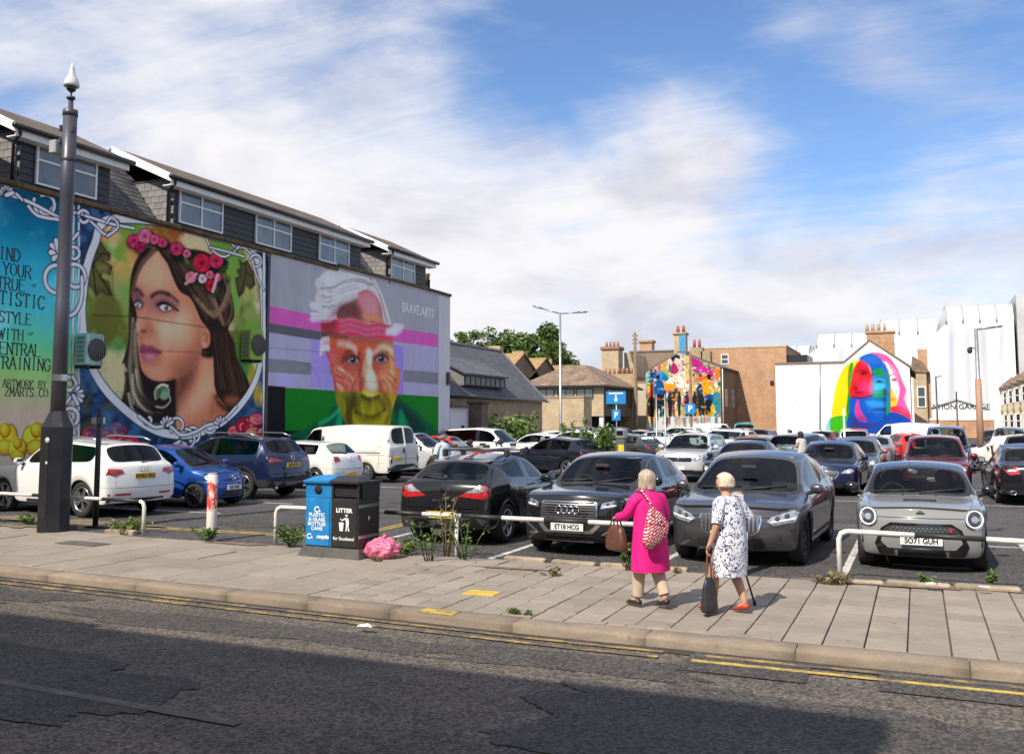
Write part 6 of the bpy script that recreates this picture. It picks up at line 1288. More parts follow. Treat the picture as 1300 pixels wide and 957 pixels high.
 return p,bvh
def cast(bvh,o,d):
 r=bvh.ray_cast(Vector(o),Vector(d));return r[0]
def patch(bvh,pts,axis,mat,name,parent,off=.006,mirror=False,smooth=False,mesh=None,depth=.03,res=.05):
 """a fitted piece: an outline laid on the body along one axis. axis F/R: (y,z); S: (x,z); T: (x,y)"""
 P=smooth_pts(pts,True,4)if smooth else np.array(pts,float)
 b=bmesh.new();f=b.faces.new([b.verts.new((x,y,0))for x,y in P]);
 w=max(np.ptp(P[:,0]),np.ptp(P[:,1]));cuts=int(min(7,w/res))
 bmesh.ops.triangulate(b,faces=b.faces)
 for _ in range(2 if w>.5 else 1):bmesh.ops.subdivide_edges(b,edges=[e for e in b.edges if e.calc_length()>res],cuts=1)
 bmesh.ops.triangulate(b,faces=b.faces)
 be=[(e.verts[0].index,e.verts[1].index)for e in b.edges if e.is_boundary]
 b.verts.index_update();res_v=[];bd=[v.is_boundary for v in b.verts]
 D={'F':(-1,0,0),'R':(1,0,0),'S':(0,-1,0),'Z':(0,1,0),'T':(0,0,-1)}[axis];Dv=Vector(D);last=None
 for v in b.verts:
  u,w2=v.co.x,v.co.y
  o={'F':(5,u,w2),'R':(-5,u,w2),'S':(u,4,w2),'Z':(u,-4,w2),'T':(u,w2,4)}[axis];h=cast(bvh,o,D)
  res_v.append(h)
 ok=[h for h in res_v if h is not None]
 if not ok:b.free();return None
 med=sorted([h.dot(Dv)for h in ok]);far=med[int(len(med)*.4)];lim=far+({'F':.36,'R':.24}.get(axis,.5));ok=[h for h in ok if h.dot(Dv)<=lim]
 out=[];bad=set()
 for v,h in zip(b.verts,res_v):
  if h is None or h.dot(Dv)>lim:
   u,w2=v.co.x,v.co.y;o=Vector({'F':(0,u,w2),'R':(0,u,w2),'S':(u,0,w2),'Z':(u,0,w2),'T':(u,w2,0)}[axis])
   hn=min(ok,key=lambda k:(k-o-Dv*(k-o).dot(Dv)).length);h=o+Dv*hn.dot(Dv);bad.add(v.index)
  out.append(h-Dv*off)
 kill=[f for f in b.faces if any(v.index in bad for v in f.verts)]
 if len(kill)==len(b.faces):b.free();return None
 vi={v:v.index for v in b.verts};bmesh.ops.delete(b,geom=kill,context='FACES_ONLY');fs=[tuple(vi[v]for v in f.verts)for f in b.faces];bed=[(vi[e.verts[0]],vi[e.verts[1]])for e in b.edges if e.is_boundary];b.free()
 used=sorted({i for f in fs for i in f});rm={a:k for k,a in enumerate(used)};out=[out[i]for i in used];fs=[tuple(rm[i]for i in f)for f in fs];bed=[(rm[i],rm[j])for i,j in bed if i in rm and j in rm]
 a=out[fs[0][0]];nn=(out[fs[0][1]]-a).cross(out[fs[0][2]]-a)
 if nn.dot(Dv)>0:fs=[tuple(reversed(f))for f in fs]
 n=len(out);out2=[p+Dv*(off+depth)for p in out];sk=[(i,j,j+n,i+n)for i,j in bed]
 tgt=mesh or MB();tgt.add(out+out2,fs,0,True);tgt.add(out+out2,sk,0,False)
 if mirror:
  mv=[Vector((p.x,-p.y,p.z))for p in out];m2=[Vector((p.x,-p.y,p.z))for p in out2];o2=tgt if mesh else MB()
  o2.add(mv+m2,[tuple(reversed(f))for f in fs],0,True);o2.add(mv+m2,[tuple(reversed(f))for f in sk],0,False)
  if mesh is None:o2.build(name,mat,parent)
 if mesh is None:return tgt.build(name,mat,parent)
def rect(y0,y1,z0,z1):return[(y0,z0),(y1,z0),(y1,z1),(y0,z1)]
def rrect(y0,y1,z0,z1,r=.03):
 return[(y0+r,z0),(y1-r,z0),(y1,z0+r),(y1,z1-r),(y1-r,z1),(y0+r,z1),(y0,z1-r),(y0,z0+r)]
def ring_pts(P,w):
 """a band along an outline, as a list of quads"""
 P=[Vector((*p,0))for p in P];n=len(P);out=[];c=sum(P,Vector())/n
 inn=[p+(c-p).normalized()*w for p in P]
 return[[(P[i].x,P[i].y),(P[(i+1)%n].x,P[(i+1)%n].y),(inn[(i+1)%n].x,inn[(i+1)%n].y),(inn[i].x,inn[i].y)]for i in range(n)]
def frame(bvh,P,w,axis,mat,name,par,off=.012,mirror=False):
 q=MB();[patch(bvh,s,axis,mat,name,par,off,mirror,mesh=q,res=.12)for s in ring_pts(P,w)];return q.build(name,mat,par)
WHEELS={}
def wheel_meshes(R,style,rimm):
 k=(round(R,3),style,rimm.name)
 if k in WHEELS:return WHEELS[k]
 w=.21;rr=R*.70;q=MB();q.lathe([(rr*.98,-w*.42),(R*.93,-w*.5),(R*.985,-w*.42),(R,-w*.25),(R,w*.25),(R*.985,w*.42),(R*.93,w*.5),(rr*1.02,w*.46),(rr*.97,w*.38)],30,axis='Y',cap=False)
 q.lathe([(rr,-w*.3),(.03,-w*.3)],20,axis='Y');ty=q.mesh('wheel',M_tyre)
 r=MB();r.lathe([(rr*1.0,w*.30),(rr*1.0,w*.455),(rr*.93,w*.46),(rr*.90,w*.30),(rr*.90,0)],30,axis='Y',cap=False,mi=0)
 r.lathe([(rr*.92,w*.10),(.02,w*.10)],24,axis='Y',mi=1,cap=False);r.lathe([(rr*.17,w*.1),(rr*.17,w*.42),(rr*.10,w*.45),(.001,w*.45)],14,axis='Y',mi=0,cap=False)
 ns,sw,split={5:(5,.13,0),10:(10,.065,0),6:(6,.12,0),55:(5,.06,.16),7:(7,.10,0),'hub':(0,0,0)}[style]
 if style=='hub':r.lathe([(rr*.90,w*.30),(rr*.6,w*.42),(rr*.2,w*.40),(.01,w*.43)],24,axis='Y',mi=0,cap=False);[r.box((rr*.72*cos(a),w*.40,rr*.72*sin(a)),(.04,.02,.05),M=Matrix.Rotation(-a,3,'Y'),mi=1)for a in np.arange(8)*pi/4]
 for i in range(ns):
  for dd in((-1,1)if split else(0,)):
   a=2*pi*i/ns+pi/2;b2=a+dd*split;p0=Vector((rr*.14*cos(a),w*.38,rr*.14*sin(a)));p1=Vector((rr*.93*cos(b2),w*.40,rr*.93*sin(b2)));t=(p1-p0).normalized();s=Vector((-t.z,0,t.x))
   h0,h1=sw*rr*.9,sw*rr*1.35;vs=[]
   for pp,hh in((p0,h0),(p1,h1)):vs+=[pp-s*hh,pp+s*hh,pp+s*hh*.7-Vector((0,.05,0)),pp-s*hh*.7-Vector((0,.05,0))]
   r.add(vs,[(0,1,5,4),(1,2,6,5),(3,0,4,7),(2,3,7,6)],0)
 rm=r.mesh('rim',[rimm,M_under]);WHEELS[k]=(ty,rm);return WHEELS[k]
M_rim_dk=pmat('dark_alloy',(.035,.036,.04),.3,.7);M_rim_gr=pmat('grey_alloy',(.30,.31,.33),.3,.85);M_rim_wh=pmat('silver_wheel_trim',(.42,.43,.44),.4,.5)
def add_wheels(par,p,style=5,rimm=None,steer=0.):
 ty,rm=wheel_meshes(p['R'],style,rimm or M_alloy)
 for x in(p['fx'],p['rx']):
  for s in(1,-1):
   w=link('wheel',ty,par,(x,s*(p['W']/2-.15),p['R']),(0,.3*x,(0 if s>0 else pi)+(steer if x>0 else 0)));link('rim',rm,w)
def add_interior(par,p,simple=False,rhd=True,extra=None):
 xc,zc=p['cowl'];W2=p['W']/2;H=p['H'];bz=p['belt'][0];q=MB();q.box(((xc+p['gb'][0])/2,0,.42),(xc-p['gb'][0],W2*1.5,.12));q.box((p['gb'][0]+.25,0,.62),(.5,W2*1.5,.4));q.build('floor_pan',M_dash,par)
 q=MB();q.bevel_box((xc-.18,0,bz-.16),(.55,W2*1.62,.26),.08);q.bevel_box((xc-.35,-W2*.42 if rhd else W2*.42,bz-.04),(.22,.42,.12),.04);q.build('dashboard',M_dash,par)
 q=MB();q.box(((p['rf'][0]+p['rr'][0])/2,0,H-.115),(p['rf'][0]-p['rr'][0]-.1,W2*1.18,.02));q.build('headlining',M_head,par)
 sx=xc-1.02
 def seat_at(x,y,w):
  q=MB();q.bevel_box((x+.05,y,.56),(.5,w,.2),.06);q.prism([(x-.20,y-w*.46,.58),(x-.06,y-w*.46,.58),(x-.24,y-w*.42,H-.40),(x-.36,y-w*.42,H-.42)],(0,w*.9,0));q.build('seat',M_seat,par)
  q=MB();q.bevel_box((x-.33,y,H-.27),(.10,w*.5,.2),.04);q.build('headrest',M_seat,par)
 for s in(-1,1):seat_at(sx,s*W2*.42,.5)
 if not simple:
  q=MB();q.bevel_box((sx-.85,0,.58),(.5,W2*1.42,.2),.06);q.prism([(sx-1.05,-W2*.72,.6),(sx-.95,-W2*.72,.6),(sx-1.15,-W2*.7,H-.48),(sx-1.25,-W2*.7,H-.5)],(0,W2*1.42,0));q.build('rear_seat',M_seat,par)
  for y in(-.42,0,.42):q=MB();q.bevel_box((sx-1.22,y,H-.40),(.09,.26,.16),.035);q.build('headrest',M_seat,par)
  y=-W2*.42 if rhd else W2*.42;q=MB();cx,cz=xc-.50,bz-.02;n=18;q.tube([(cx+.05*cos(t)*.9+.0-.08*cos(t),y+.185*sin(t),cz+.175*cos(t))for t in np.linspace(0,2*pi,n)],.016,6);q.tube([(cx,y-.17,cz),(cx,y+.17,cz)],.02,5);q.tube([(cx,y,cz),(cx+.1,y,cz-.15)],.03,5);q.build('steering_wheel',M_dash,par)
  q=MB();q.bevel_box((xc-.36+.0,0,p['rf'][1]-.16),(.04,.24,.065),.015);q.build('rear_view_mirror',M_dash,par)
def add_mirrors(par,p,mat,dx=-.12,dz=.02,dark=False):
 for s in(1,-1):
  q=MB();y=p['W']/2*p['tumble'];x=p['cowl'][0]+dx-.1;z=p['belt'][0]+dz;q.tube([(x+.02,s*(y-.13),z-.02),(x-.02,s*(y+.07),z+.03)],.03,6);q.build('mirror',M_trim,par)
  m=MB();rs=[]
  for yy,k in((.03,.6),(.07,.95),(.15,1),(.19,.85),(.215,.45)):
   rs.append([(x-.02+(.055*cos(t)if cos(t)>0 else .05*cos(t))*k,s*(y+yy),z+.075+.075*sin(t)*k)for t in(np.linspace(0,2*pi,13)[:-1]if s>0 else np.linspace(2*pi,0,13)[:-1])])
  m.rings(rs);mo=m.build('mirror_shell',mat,par)
  g=MB();g.bevel_box((x-.072,s*(y+.12),z+.075),(.01,.14,.10),.003);g.build('mirror_glass',M_chrome,par)
def plate(bvh,par,axis,z,text,yellow=False,w=.52,h=.112,off=.014,y=0.,blue=False):
 P=rrect(-w/2+y,w/2+y,z-h/2,z+h/2,.008);hit=cast(bvh,(5 if axis=='F' else-5,y,z),(-1 if axis=='F' else 1,0,0))
 if hit is None:return
 s=1 if axis=='F' else-1;X=hit.x+s*off;q=MB();q.bevel_box((X,y,z),(.012,w,h),.003);po=q.build('number_plate',M_plate_y if yellow else M_plate_w,par)
 if text:
  R=Matrix(((0,0,s),(s,0,0),(0,1,0))).to_4x4();me=text_mesh(text,h*.92,M_plate_k,0,bold=.0035,spacing=.98,xs=.86);link('plate_lettering',me,po).matrix_basis=Matrix.Translation((X+s*.0085,y+(s*.02 if blue else 0),z-.002))@R
 if blue:q=MB();q.box((X+s*.0072,y-s*(w/2-.03),z),(.003,.05,h*.94));q.build('plate_band',M_plate_b,po)
def wiper(bvh,par,pts,axis='F'):
 o=[]
 for y,z in pts:
  h=cast(bvh,(5 if axis=='F' else-5,y,z),(-1 if axis=='F' else 1,0,0));
  if h:o.append(h+Vector((.02 if axis=='F' else-.02,0,.006)))
 if len(o)>1:q=MB();q.tube(o,.012,5);q.build('wiper',M_trim,par)
def side_line(bvh,par,pts,w,mat,name,off=.004):
 for ax in('S','Z'):
  q=MB()
  for a,b in zip(pts[:-1],pts[1:]):
   a,b=Vector(a),Vector(b);d=(b-a).normalized();n=Vector((-d.y,d.x))*w/2;patch(bvh,[tuple(a-n),tuple(b-n),tuple(b+n),tuple(a+n)],ax,mat,name,par,off,mesh=q,res=.15,depth=.01)
  q.build(name,mat,par)
def slats(bvh,par,y0,y1,zs,h,axis,mat,name='grille_slat',off=.018):
 for z in zs:patch(bvh,rect(y0(z)if callable(y0)else y0,y1(z)if callable(y1)else y1,z-h/2,z+h/2),axis,mat,name,par,off,res=.2)
def torus_on(bvh,par,y,z,r,t,axis,mat,name,off=.02):
 h=cast(bvh,(5 if axis=='F' else-5,y,z),(-1 if axis=='F' else 1,0,0))
 if h is None:return
 s=1 if axis=='F' else-1;q=MB();q.tube([(h.x+s*off,y+r*cos(a),z+r*sin(a))for a in np.linspace(0,2*pi,21)],t,6);q.build(name,mat,par)
def lamp_beads(bvh,par,pts,r,axis,mat=None,name='lamp_unit',off=.010):
 for y,z in pts:
  for s in(1,-1):
   P=[(s*y+r*cos(a),z+r*sin(a))for a in np.linspace(0,2*pi,13)[:-1]];patch(bvh,P,axis,mat or M_lampw,name,par,off,res=.2)
def generic_details(bvh,p,par,pm,front=True,rear=True,text=None,style=0,ptext_r=None):
 W2=p['W']/2;hz=p['hood'];tz=p['tail']
 if front:
  patch(bvh,rrect(-W2*.52,W2*.52,hz-.27,hz-.13,.04),'F',M_gloss_black,'grille',par,.008);patch(bvh,rrect(-W2*.62,W2*.62,.27,.42,.05),'F',M_trim,'lower_grille',par,.008)
  patch(bvh,[(W2*.52,hz-.20),(W2*.60,hz-.25),(W2*.90,hz-.20),(W2*.94,hz-.02),(W2*.72,hz-.06)],'F',M_lamp,'headlight',par,.010,True);lamp_beads(bvh,par,[(W2*.72,hz-.14)],.05,'F',M_lampw,off=.016)
  torus_on(bvh,par,0,hz-.19,.05,.010,'F',M_chrome,'badge');plate(bvh,par,'F',.48,text)
  wiper(bvh,par,[(-.55,p['cowl'][1]+.02),(0,p['cowl'][1]+.05)]);wiper(bvh,par,[(0.05,p['cowl'][1]+.02),(.6,p['cowl'][1]+.07)])
 if rear:
  if style==1:lp=[(W2*.80,tz-.30),(W2*.96,tz-.28),(W2*.95,tz+.25),(W2*.86,tz+.28),(W2*.82,tz)]
  elif style==2:lp=[(W2*.30,tz-.20),(W2*.94,tz-.24),(W2*.95,tz-.06),(W2*.6,tz-.08)]
  else:lp=[(W2*.58,tz-.20),(W2*.94,tz-.26),(W2*.95,tz-.02),(W2*.78,tz-.02)]
  patch(bvh,lp,'R',M_red_l,'tail_light',par,.010,True);patch(bvh,rrect(-W2*.7,W2*.7,.24,.40,.04),'R',M_trim,'rear_valance',par,.008)
  plate(bvh,par,'R',tz-.24 if style!=1 else tz-.3,ptext_r,True);torus_on(bvh,par,0,tz-.08,.045,.009,'R',M_chrome,'badge')
  wiper(bvh,par,[(0,p['gb'][1]+.03),(.35,p['gb'][1]+.06)],'R')
PAINTS=dict(white=((.74,.74,.72),0,.25),black=((.010,.010,.012),0,.22),navy=((.012,.018,.055),.2,.25),blue=((.012,.07,.32),.3,.25),silver=((.44,.45,.47),.75,.32),grey=((.09,.088,.10),.6,.30),dgrey=((.06,.062,.066),.5,.3),red=((.55,.02,.018),0,.25),maroon=((.17,.008,.03),.25,.25),minigrey=((.235,.24,.236),0,.25),teal=((.10,.28,.32),.5,.3),turq=((.03,.42,.45),0,.3),bronze=((.20,.17,.15),.7,.35),cream=((.68,.66,.58),0,.35),tealgrey=((.14,.19,.21),.6,.3),midnight=((.014,.017,.028),.3,.22),pearl=((.60,.60,.60),.3,.3))
def pt(k):c,m,r=PAINTS[k];return paint('car_paint_'+k,c,m,r)
HATCH=dict(L=4.25,W=1.80,H=1.46,fx=1.32,rx=-1.30,R=.325,cowl=(.86,.95),rf=(.12,1.40),rpk=-.35,rr=(-1.42,1.38),gb=(-1.90,1.0),tail=.97,belt=(.91,.98),hood=.80,qx=-1.40,b1=-.26,b2=-.36,noseW=.88,tailW=.90)
SMALL=dict(L=3.95,W=1.72,H=1.48,fx=1.24,rx=-1.24,R=.31,cowl=(.95,.97),rf=(.25,1.42),rpk=-.2,rr=(-1.36,1.40),gb=(-1.76,1.03),tail=1.0,belt=(.93,1.0),hood=.84,qx=-1.30,b1=-.14,b2=-.24,noseW=.86,tailW=.90)
SUV=dict(L=4.5,W=1.86,H=1.66,fx=1.38,rx=-1.33,R=.37,sill=.27,cowl=(.95,1.10),rf=(.22,1.60),rpk=-.4,rr=(-1.72,1.58),gb=(-2.02,1.14),tail=1.10,belt=(1.05,1.13),hood=.96,qx=-1.86,c1=(-1.12,-1.20),b1=-.20,b2=-.30,rail=.71,noseW=.90,tailW=.93,flare=.012)
SALOON=dict(L=4.7,W=1.82,H=1.45,fx=1.42,rx=-1.36,R=.33,cowl=(.82,.95),rf=(.02,1.38),rpk=-.45,rr=(-1.15,1.36),gb=(-1.78,1.03),tail=.99,belt=(.90,.97),hood=.78,qx=-1.30,b1=-.30,b2=-.40,noseW=.87,tailW=.90,rbow=.16)
MPV=dict(L=4.4,W=1.82,H=1.68,fx=1.38,rx=-1.32,R=.325,sill=.22,cowl=(1.18,1.04),rf=(.30,1.60),rpk=-.3,rr=(-1.75,1.60),gb=(-1.98,1.12),tail=1.06,belt=(.98,1.06),hood=.88,qx=-1.82,c1=(-1.10,-1.20),b1=-.10,b2=-.20,rail=.72,noseW=.88,tailW=.93)
VAN=dict(L=4.75,W=1.85,H=1.93,fx=1.42,rx=-1.35,R=.33,sill=.28,cowl=(1.55,1.16),rf=(.95,1.84),rpk=-.2,rr=(-2.16,1.88),gb=(-2.26,1.22),tail=1.18,belt=(1.10,1.14),hood=1.0,qx=-2.05,b1=.62,b2=.52,rail=.80,noseW=.90,tailW=.97,rbow=.06,tumble=.97,doors=2,solid_rear=True)
def car_root(name,X,Y,heading,label,cat='car',group='cars in the car park'):
 """heading: direction the nose points, degrees from +X; X,Y is the middle of the car on the ground"""
 return empty(name,(X,Y,PZ),RD(heading),label,cat,group)
# ------------------------------------------------------------------ the cars one by one
# --- black compact SUV with a chrome framed grille, the nearest nose at the rail
def car_q2():
 r=car_root('parked_car',-4.82,15.45,-90-1.5,'gleaming black compact SUV at the rail with chrome framed grille, plate ET18 HCG')
 p,b=build_car('q2',{**SUV,**dict(L=4.2,W=1.80,H=1.51,fx=1.28,rx=-1.32,R=.345,sill=.22,cowl=(.86,1.02),rf=(.10,1.45),rr=(-1.45,1.42),gb=(-1.92,1.05),tail=1.03,belt=(.97,1.05),hood=.90,qx=-1.25,c1=None,b1=-.30,b2=-.40,fz=[.20,.32,.52,.78,.90],privacy=True,frx=[-.10,-.01,0,-.01,-.10],noseW=.88)},r,pt('black'))
 W2=.9;gp=[(-.46,.56),(-.40,.50),(.40,.50),(.46,.56),(.45,.80),(.42,.82),(-.42,.82),(-.45,.80)]
 patch(b,gp,'F',M_trim,'grille',r,.006);frame(b,gp,.028,'F',M_chrome,'grille_surround',r,.016)
 slats(b,r,-.42,.42,[.54,.58,.62,.66,.70,.74,.78],.012,'F',M_rim_gr)
 for k in range(4):torus_on(b,r,-.135+.09*k,.70,.055,.0085,'F',M_chrome,'ring_emblem',.032)
 hl=[(.50,.72),(.86,.76),(.87,.88),(.80,.87),(.52,.80)];patch(b,hl,'F',M_lamp,'headlight',r,.016,True,res=.03);patch(b,[(.55,.742),(.84,.782),(.84,.80),(.55,.76)],'F',M_lampw,'light_strip',r,.024,True);lamp_beads(b,r,[(.60,.788),(.70,.808),(.79,.833)],.024,'F',M_lampdk,off=.022)
 fg=[(.50,.33),(.86,.28),(.87,.46),(.80,.50),(.74,.50)];patch(b,fg,'F',M_trim,'air_intake',r,.006,True);frame(b,fg,.04,'F',M_alloy,'intake_surround',r,.014,True)
 low=[(-.50,.47),(-.38,.35),(.38,.35),(.50,.47),(.44,.49),(.33,.39),(-.33,.39),(-.44,.49)];patch(b,[(-.50,.47),(-.38,.35),(.38,.35),(.50,.47)],'F',M_gloss_black,'number_plate_plinth',r,.006);patch(b,low,'F',M_alloy,'bumper_trim',r,.014)
 patch(b,rrect(-.42,.42,.24,.33,.03),'F',M_trim,'lower_grille',r,.006);slats(b,r,-.4,.4,[.27,.30],.012,'F',M_rim_dk);patch(b,[(-.74,.20),(.74,.20),(.80,.235),(-.80,.235)],'F',M_alloy,'skid_plate',r,.014)
 plate(b,r,'F',.445,'ET18 HCG',off=.03);generic_details(b,p,r,None,False,True,ptext_r=None,style=0)
 wiper(b,r,[(-.62,1.04),(-.05,1.08)]);wiper(b,r,[(.0,1.03),(.55,1.10)])
 add_wheels(r,p,5,M_rim_gr);add_interior(r,p);add_mirrors(r,p,pt('black'));side_line(b,r,[(-.9,.33),(.9,.33)],.05,M_trim,'sill_trim')
 q=MB();q.bevel_box((.42,.03,1.20),(.012,.07,.10),.004);q.build('air_freshener',pmat('red_card',(.6,.03,.05),.6),r)
 q=MB();q.box((.66,-.38,1.02),(.08,.13,.004));q.build('parking_ticket',M_plate_w,r);q=MB();q.box((.12,.35,1.405),(.10,.42,.006));q.build('sun_visor',M_head,r)
car_q2()
def car_ipace():
 r=car_root('parked_car',-2.38,15.62,-90-2,'dark metallic grey crossover behind the lady in the floral dress')
 pm=pt('grey');p,b=build_car('ipace',{**SUV,**dict(L=4.68,W=1.92,H=1.56,fx=1.52,rx=-1.46,R=.385,sill=.22,cowl=(1.22,.98),rf=(.25,1.48),rpk=-.30,rr=(-1.62,1.40),gb=(-2.08,1.08),tail=1.04,belt=(.93,1.06),hood=.82,qx=-1.55,c1=None,b1=-.30,b2=-.40,fz=[.22,.34,.52,.70,.82],frx=[-.10,-.02,0,-.02,-.14],noseW=.88,fbow=.26,flare=.02)},r,pm)
 gp=[(-.40,.50),(-.34,.46),(.34,.46),(.40,.50),(.44,.66),(.42,.72),(-.42,.72),(-.44,.66)];patch(b,gp,'F',M_trim,'grille',r,.006);frame(b,gp,.02,'F',M_chrome,'grille_surround',r,.014)
 for k in range(-7,8):patch(b,rect(k*.055-.012,k*.055+.012,.49,.70),'F',M_rim_gr,'grille_bar',r,.018,res=.2)
 patch(b,[(.50,.64),(.60,.58),(.86,.64),(.90,.76),(.84,.80),(.56,.70)],'F',M_lamp,'headlight',r,.016,True,res=.03);patch(b,[(.54,.62),(.86,.675),(.87,.70),(.56,.645)],'F',M_lampw,'light_strip',r,.024,True);lamp_beads(b,r,[(.64,.68),(.76,.715)],.034,'F',M_lampdk,off=.022)
 patch(b,[(.52,.34),(.88,.32),(.90,.52),(.80,.54)],'F',M_trim,'air_intake',r,.006,True);patch(b,rrect(-.48,.48,.26,.40,.04),'F',M_trim,'lower_grille',r,.006);patch(b,[(-.9,.225),(.9,.225),(.92,.25),(-.92,.25)],'F',M_chrome,'splitter',r,.01)
 plate(b,r,'F',.44,None,off=.02);generic_details(b,p,r,pm,False,True,style=2)
 wiper(b,r,[(-.65,1.01),(-.05,1.05)]);wiper(b,r,[(.0,1.0),(.6,1.06)]);add_wheels(r,p,10,M_rim_dk);add_interior(r,p);add_mirrors(r,p,pm)
 q=MB();q.box((1.0,-.38,.985),(.08,.13,.004));q.build('parking_ticket',M_plate_w,r);side_line(b,r,[(-.95,.35),(1.0,.35)],.06,M_trim,'sill_trim')
car_ipace()
def car_mini():
 r=car_root('parked_car',-.02,15.72,-90+.3,'pale grey hot hatch with black roof and round ringed headlights',group='cars in the car park')
 pm=pt('minigrey');p,b=build_car('mini',{**SMALL,**dict(L=3.86,W=1.73,H=1.42,fx=1.25,rx=-1.24,R=.315,sill=.18,cowl=(.74,.97),rf=(.18,1.35),rpk=-.3,rr=(-1.45,1.33),gb=(-1.74,.98),tail=.95,belt=(.93,.97),hood=.84,qx=-1.48,b1=-.5,b2=-.6,doors=2,roofm=pt('black'),fz=[.19,.30,.52,.74,.85],frx=[-.08,0,.01,-.02,-.15],noseW=.90,rail=.72,fbow=.24)},r,pm)
 hex_=[(-.585,.36),(-.53,.225),(-.45,.19),(.45,.19),(.53,.225),(.585,.36),(.50,.575),(.38,.655),(-.38,.655),(-.50,.575)]
 patch(b,hex_,'F',M_gloss_black,'grille_surround',r,.012);inn=[(-.49,.535),(.49,.535),(.43,.595),(.35,.62),(-.35,.62),(-.43,.595)];patch(b,inn,'F',M_trim,'grille',r,.020)
 for k in range(-7,8):
  for j in range(2):
   y=k*.053+(j%2)*.0265;z=.56+j*.03;patch(b,[(y-.020,z),(y,z+.013),(y+.020,z),(y,z-.013)],'F',M_rim_gr,'grille_mesh',r,.026,res=.3)
 patch(b,rect(-.475,.475,.47,.525),'F',pm,'bumper_bar',r,.026);patch(b,[(-.505,.40),(-.42,.315),(.42,.315),(.505,.40),(.49,.455),(-.49,.455)],'F',pm,'bumper_bar',r,.022)
 for s in(-1,1):patch(b,rrect(s*.42-.085,s*.42+.085,.215,.31,.03),'F',M_under,'brake_duct',r,.03)
 patch(b,rrect(-.30,.30,.205,.30,.02),'F',M_trim,'lower_grille',r,.02);slats(b,r,-.29,.29,[.225,.25,.275],.008,'F',M_rim_dk,off=.03)
 for s in(-1,1):
  for rad,mat,off,nm in((.142,M_chrome,.008,'headlight_ring'),(.128,M_lampdk,.014,'headlight'),):
   patch(b,[(s*.665+rad*.93*cos(a),.715+rad*sin(a))for a in np.linspace(0,2*pi,21)[:-1]],'F',mat,nm,r,off,res=.1)
  q=MB();P=[(s*.665+.108*.93*cos(a),.715+.108*sin(a))for a in np.linspace(0,2*pi,21)];O=[]
  for y,z in P:h=cast(b,(5,y,z),(-1,0,0));O.append((h.x+.020,y,z))
  q.tube(O,.014,6,cap=False);q.build('light_ring',M_lampw,r);patch(b,[(s*.665+.045*cos(a),.715+.045*sin(a))for a in np.linspace(0,2*pi,13)[:-1]],'F',M_lamp,'lamp_unit',r,.022,res=.2)
  patch(b,[(s*.72,.26),(s*.80,.28),(s*.80,.50),(s*.74,.46)]if s>0 else[(s*.72,.26),(s*.74,.46),(s*.80,.50),(s*.80,.28)],'F',M_trim,'air_curtain',r,.008)
 q=MB();h=cast(b,(1.5,0,4),(0,0,-1));q.bevel_box((1.42,0,cast(b,(1.42,0,4),(0,0,-1)).z+.008),(.07,.42,.028),.01);q.build('bonnet_scoop',M_trim,r)
 torus_on(b,r,0,.785,.028,.007,'F',M_trim,'badge',.012);q=MB();h=cast(b,(5,0,.785),(-1,0,0));q.box((h.x+.014,0,.785),(.008,.11,.014));q.build('badge',M_trim,r)
 link('grille_emblem',text_mesh('S',.07,pmat('red_emblem',(.6,.02,.04),.4),.004,bold=.004),r).matrix_basis=Matrix.Translation((cast(b,(5,.36,.575),(-1,0,0)).x+.035,.36,.575))@Matrix(((0,0,1),(1,0,0),(0,1,0))).to_4x4()
 plate(b,r,'F',.43,'SO71 GUH',off=.045);generic_details(b,p,r,pm,False,True,style=1)
 wiper(b,r,[(-.62,.985),(-.05,1.02)]);wiper(b,r,[(.0,.985),(.6,1.04)]);add_wheels(r,p,55,M_rim_dk);add_interior(r,p);add_mirrors(r,p,M_gloss_black)
 q=MB();q.box((.45,-.30,.99),(.10,.20,.004));q.box((.5,-.5,.99),(.05,.12,.004));q.build('parking_ticket',M_plate_w,r)
 for y in(-.22,.22):q=MB();q.bevel_box((.90,y,cast(b,(.90,y,4),(0,0,-1)).z+.006),(.04,.03,.014),.004);q.build('washer_jet',M_trim,r)
 q=MB();q.tube([(-.15,-.12,1.42),(-.22,-.12,1.50)],.008,5);q.build('aerial',M_trim,r)
car_mini()
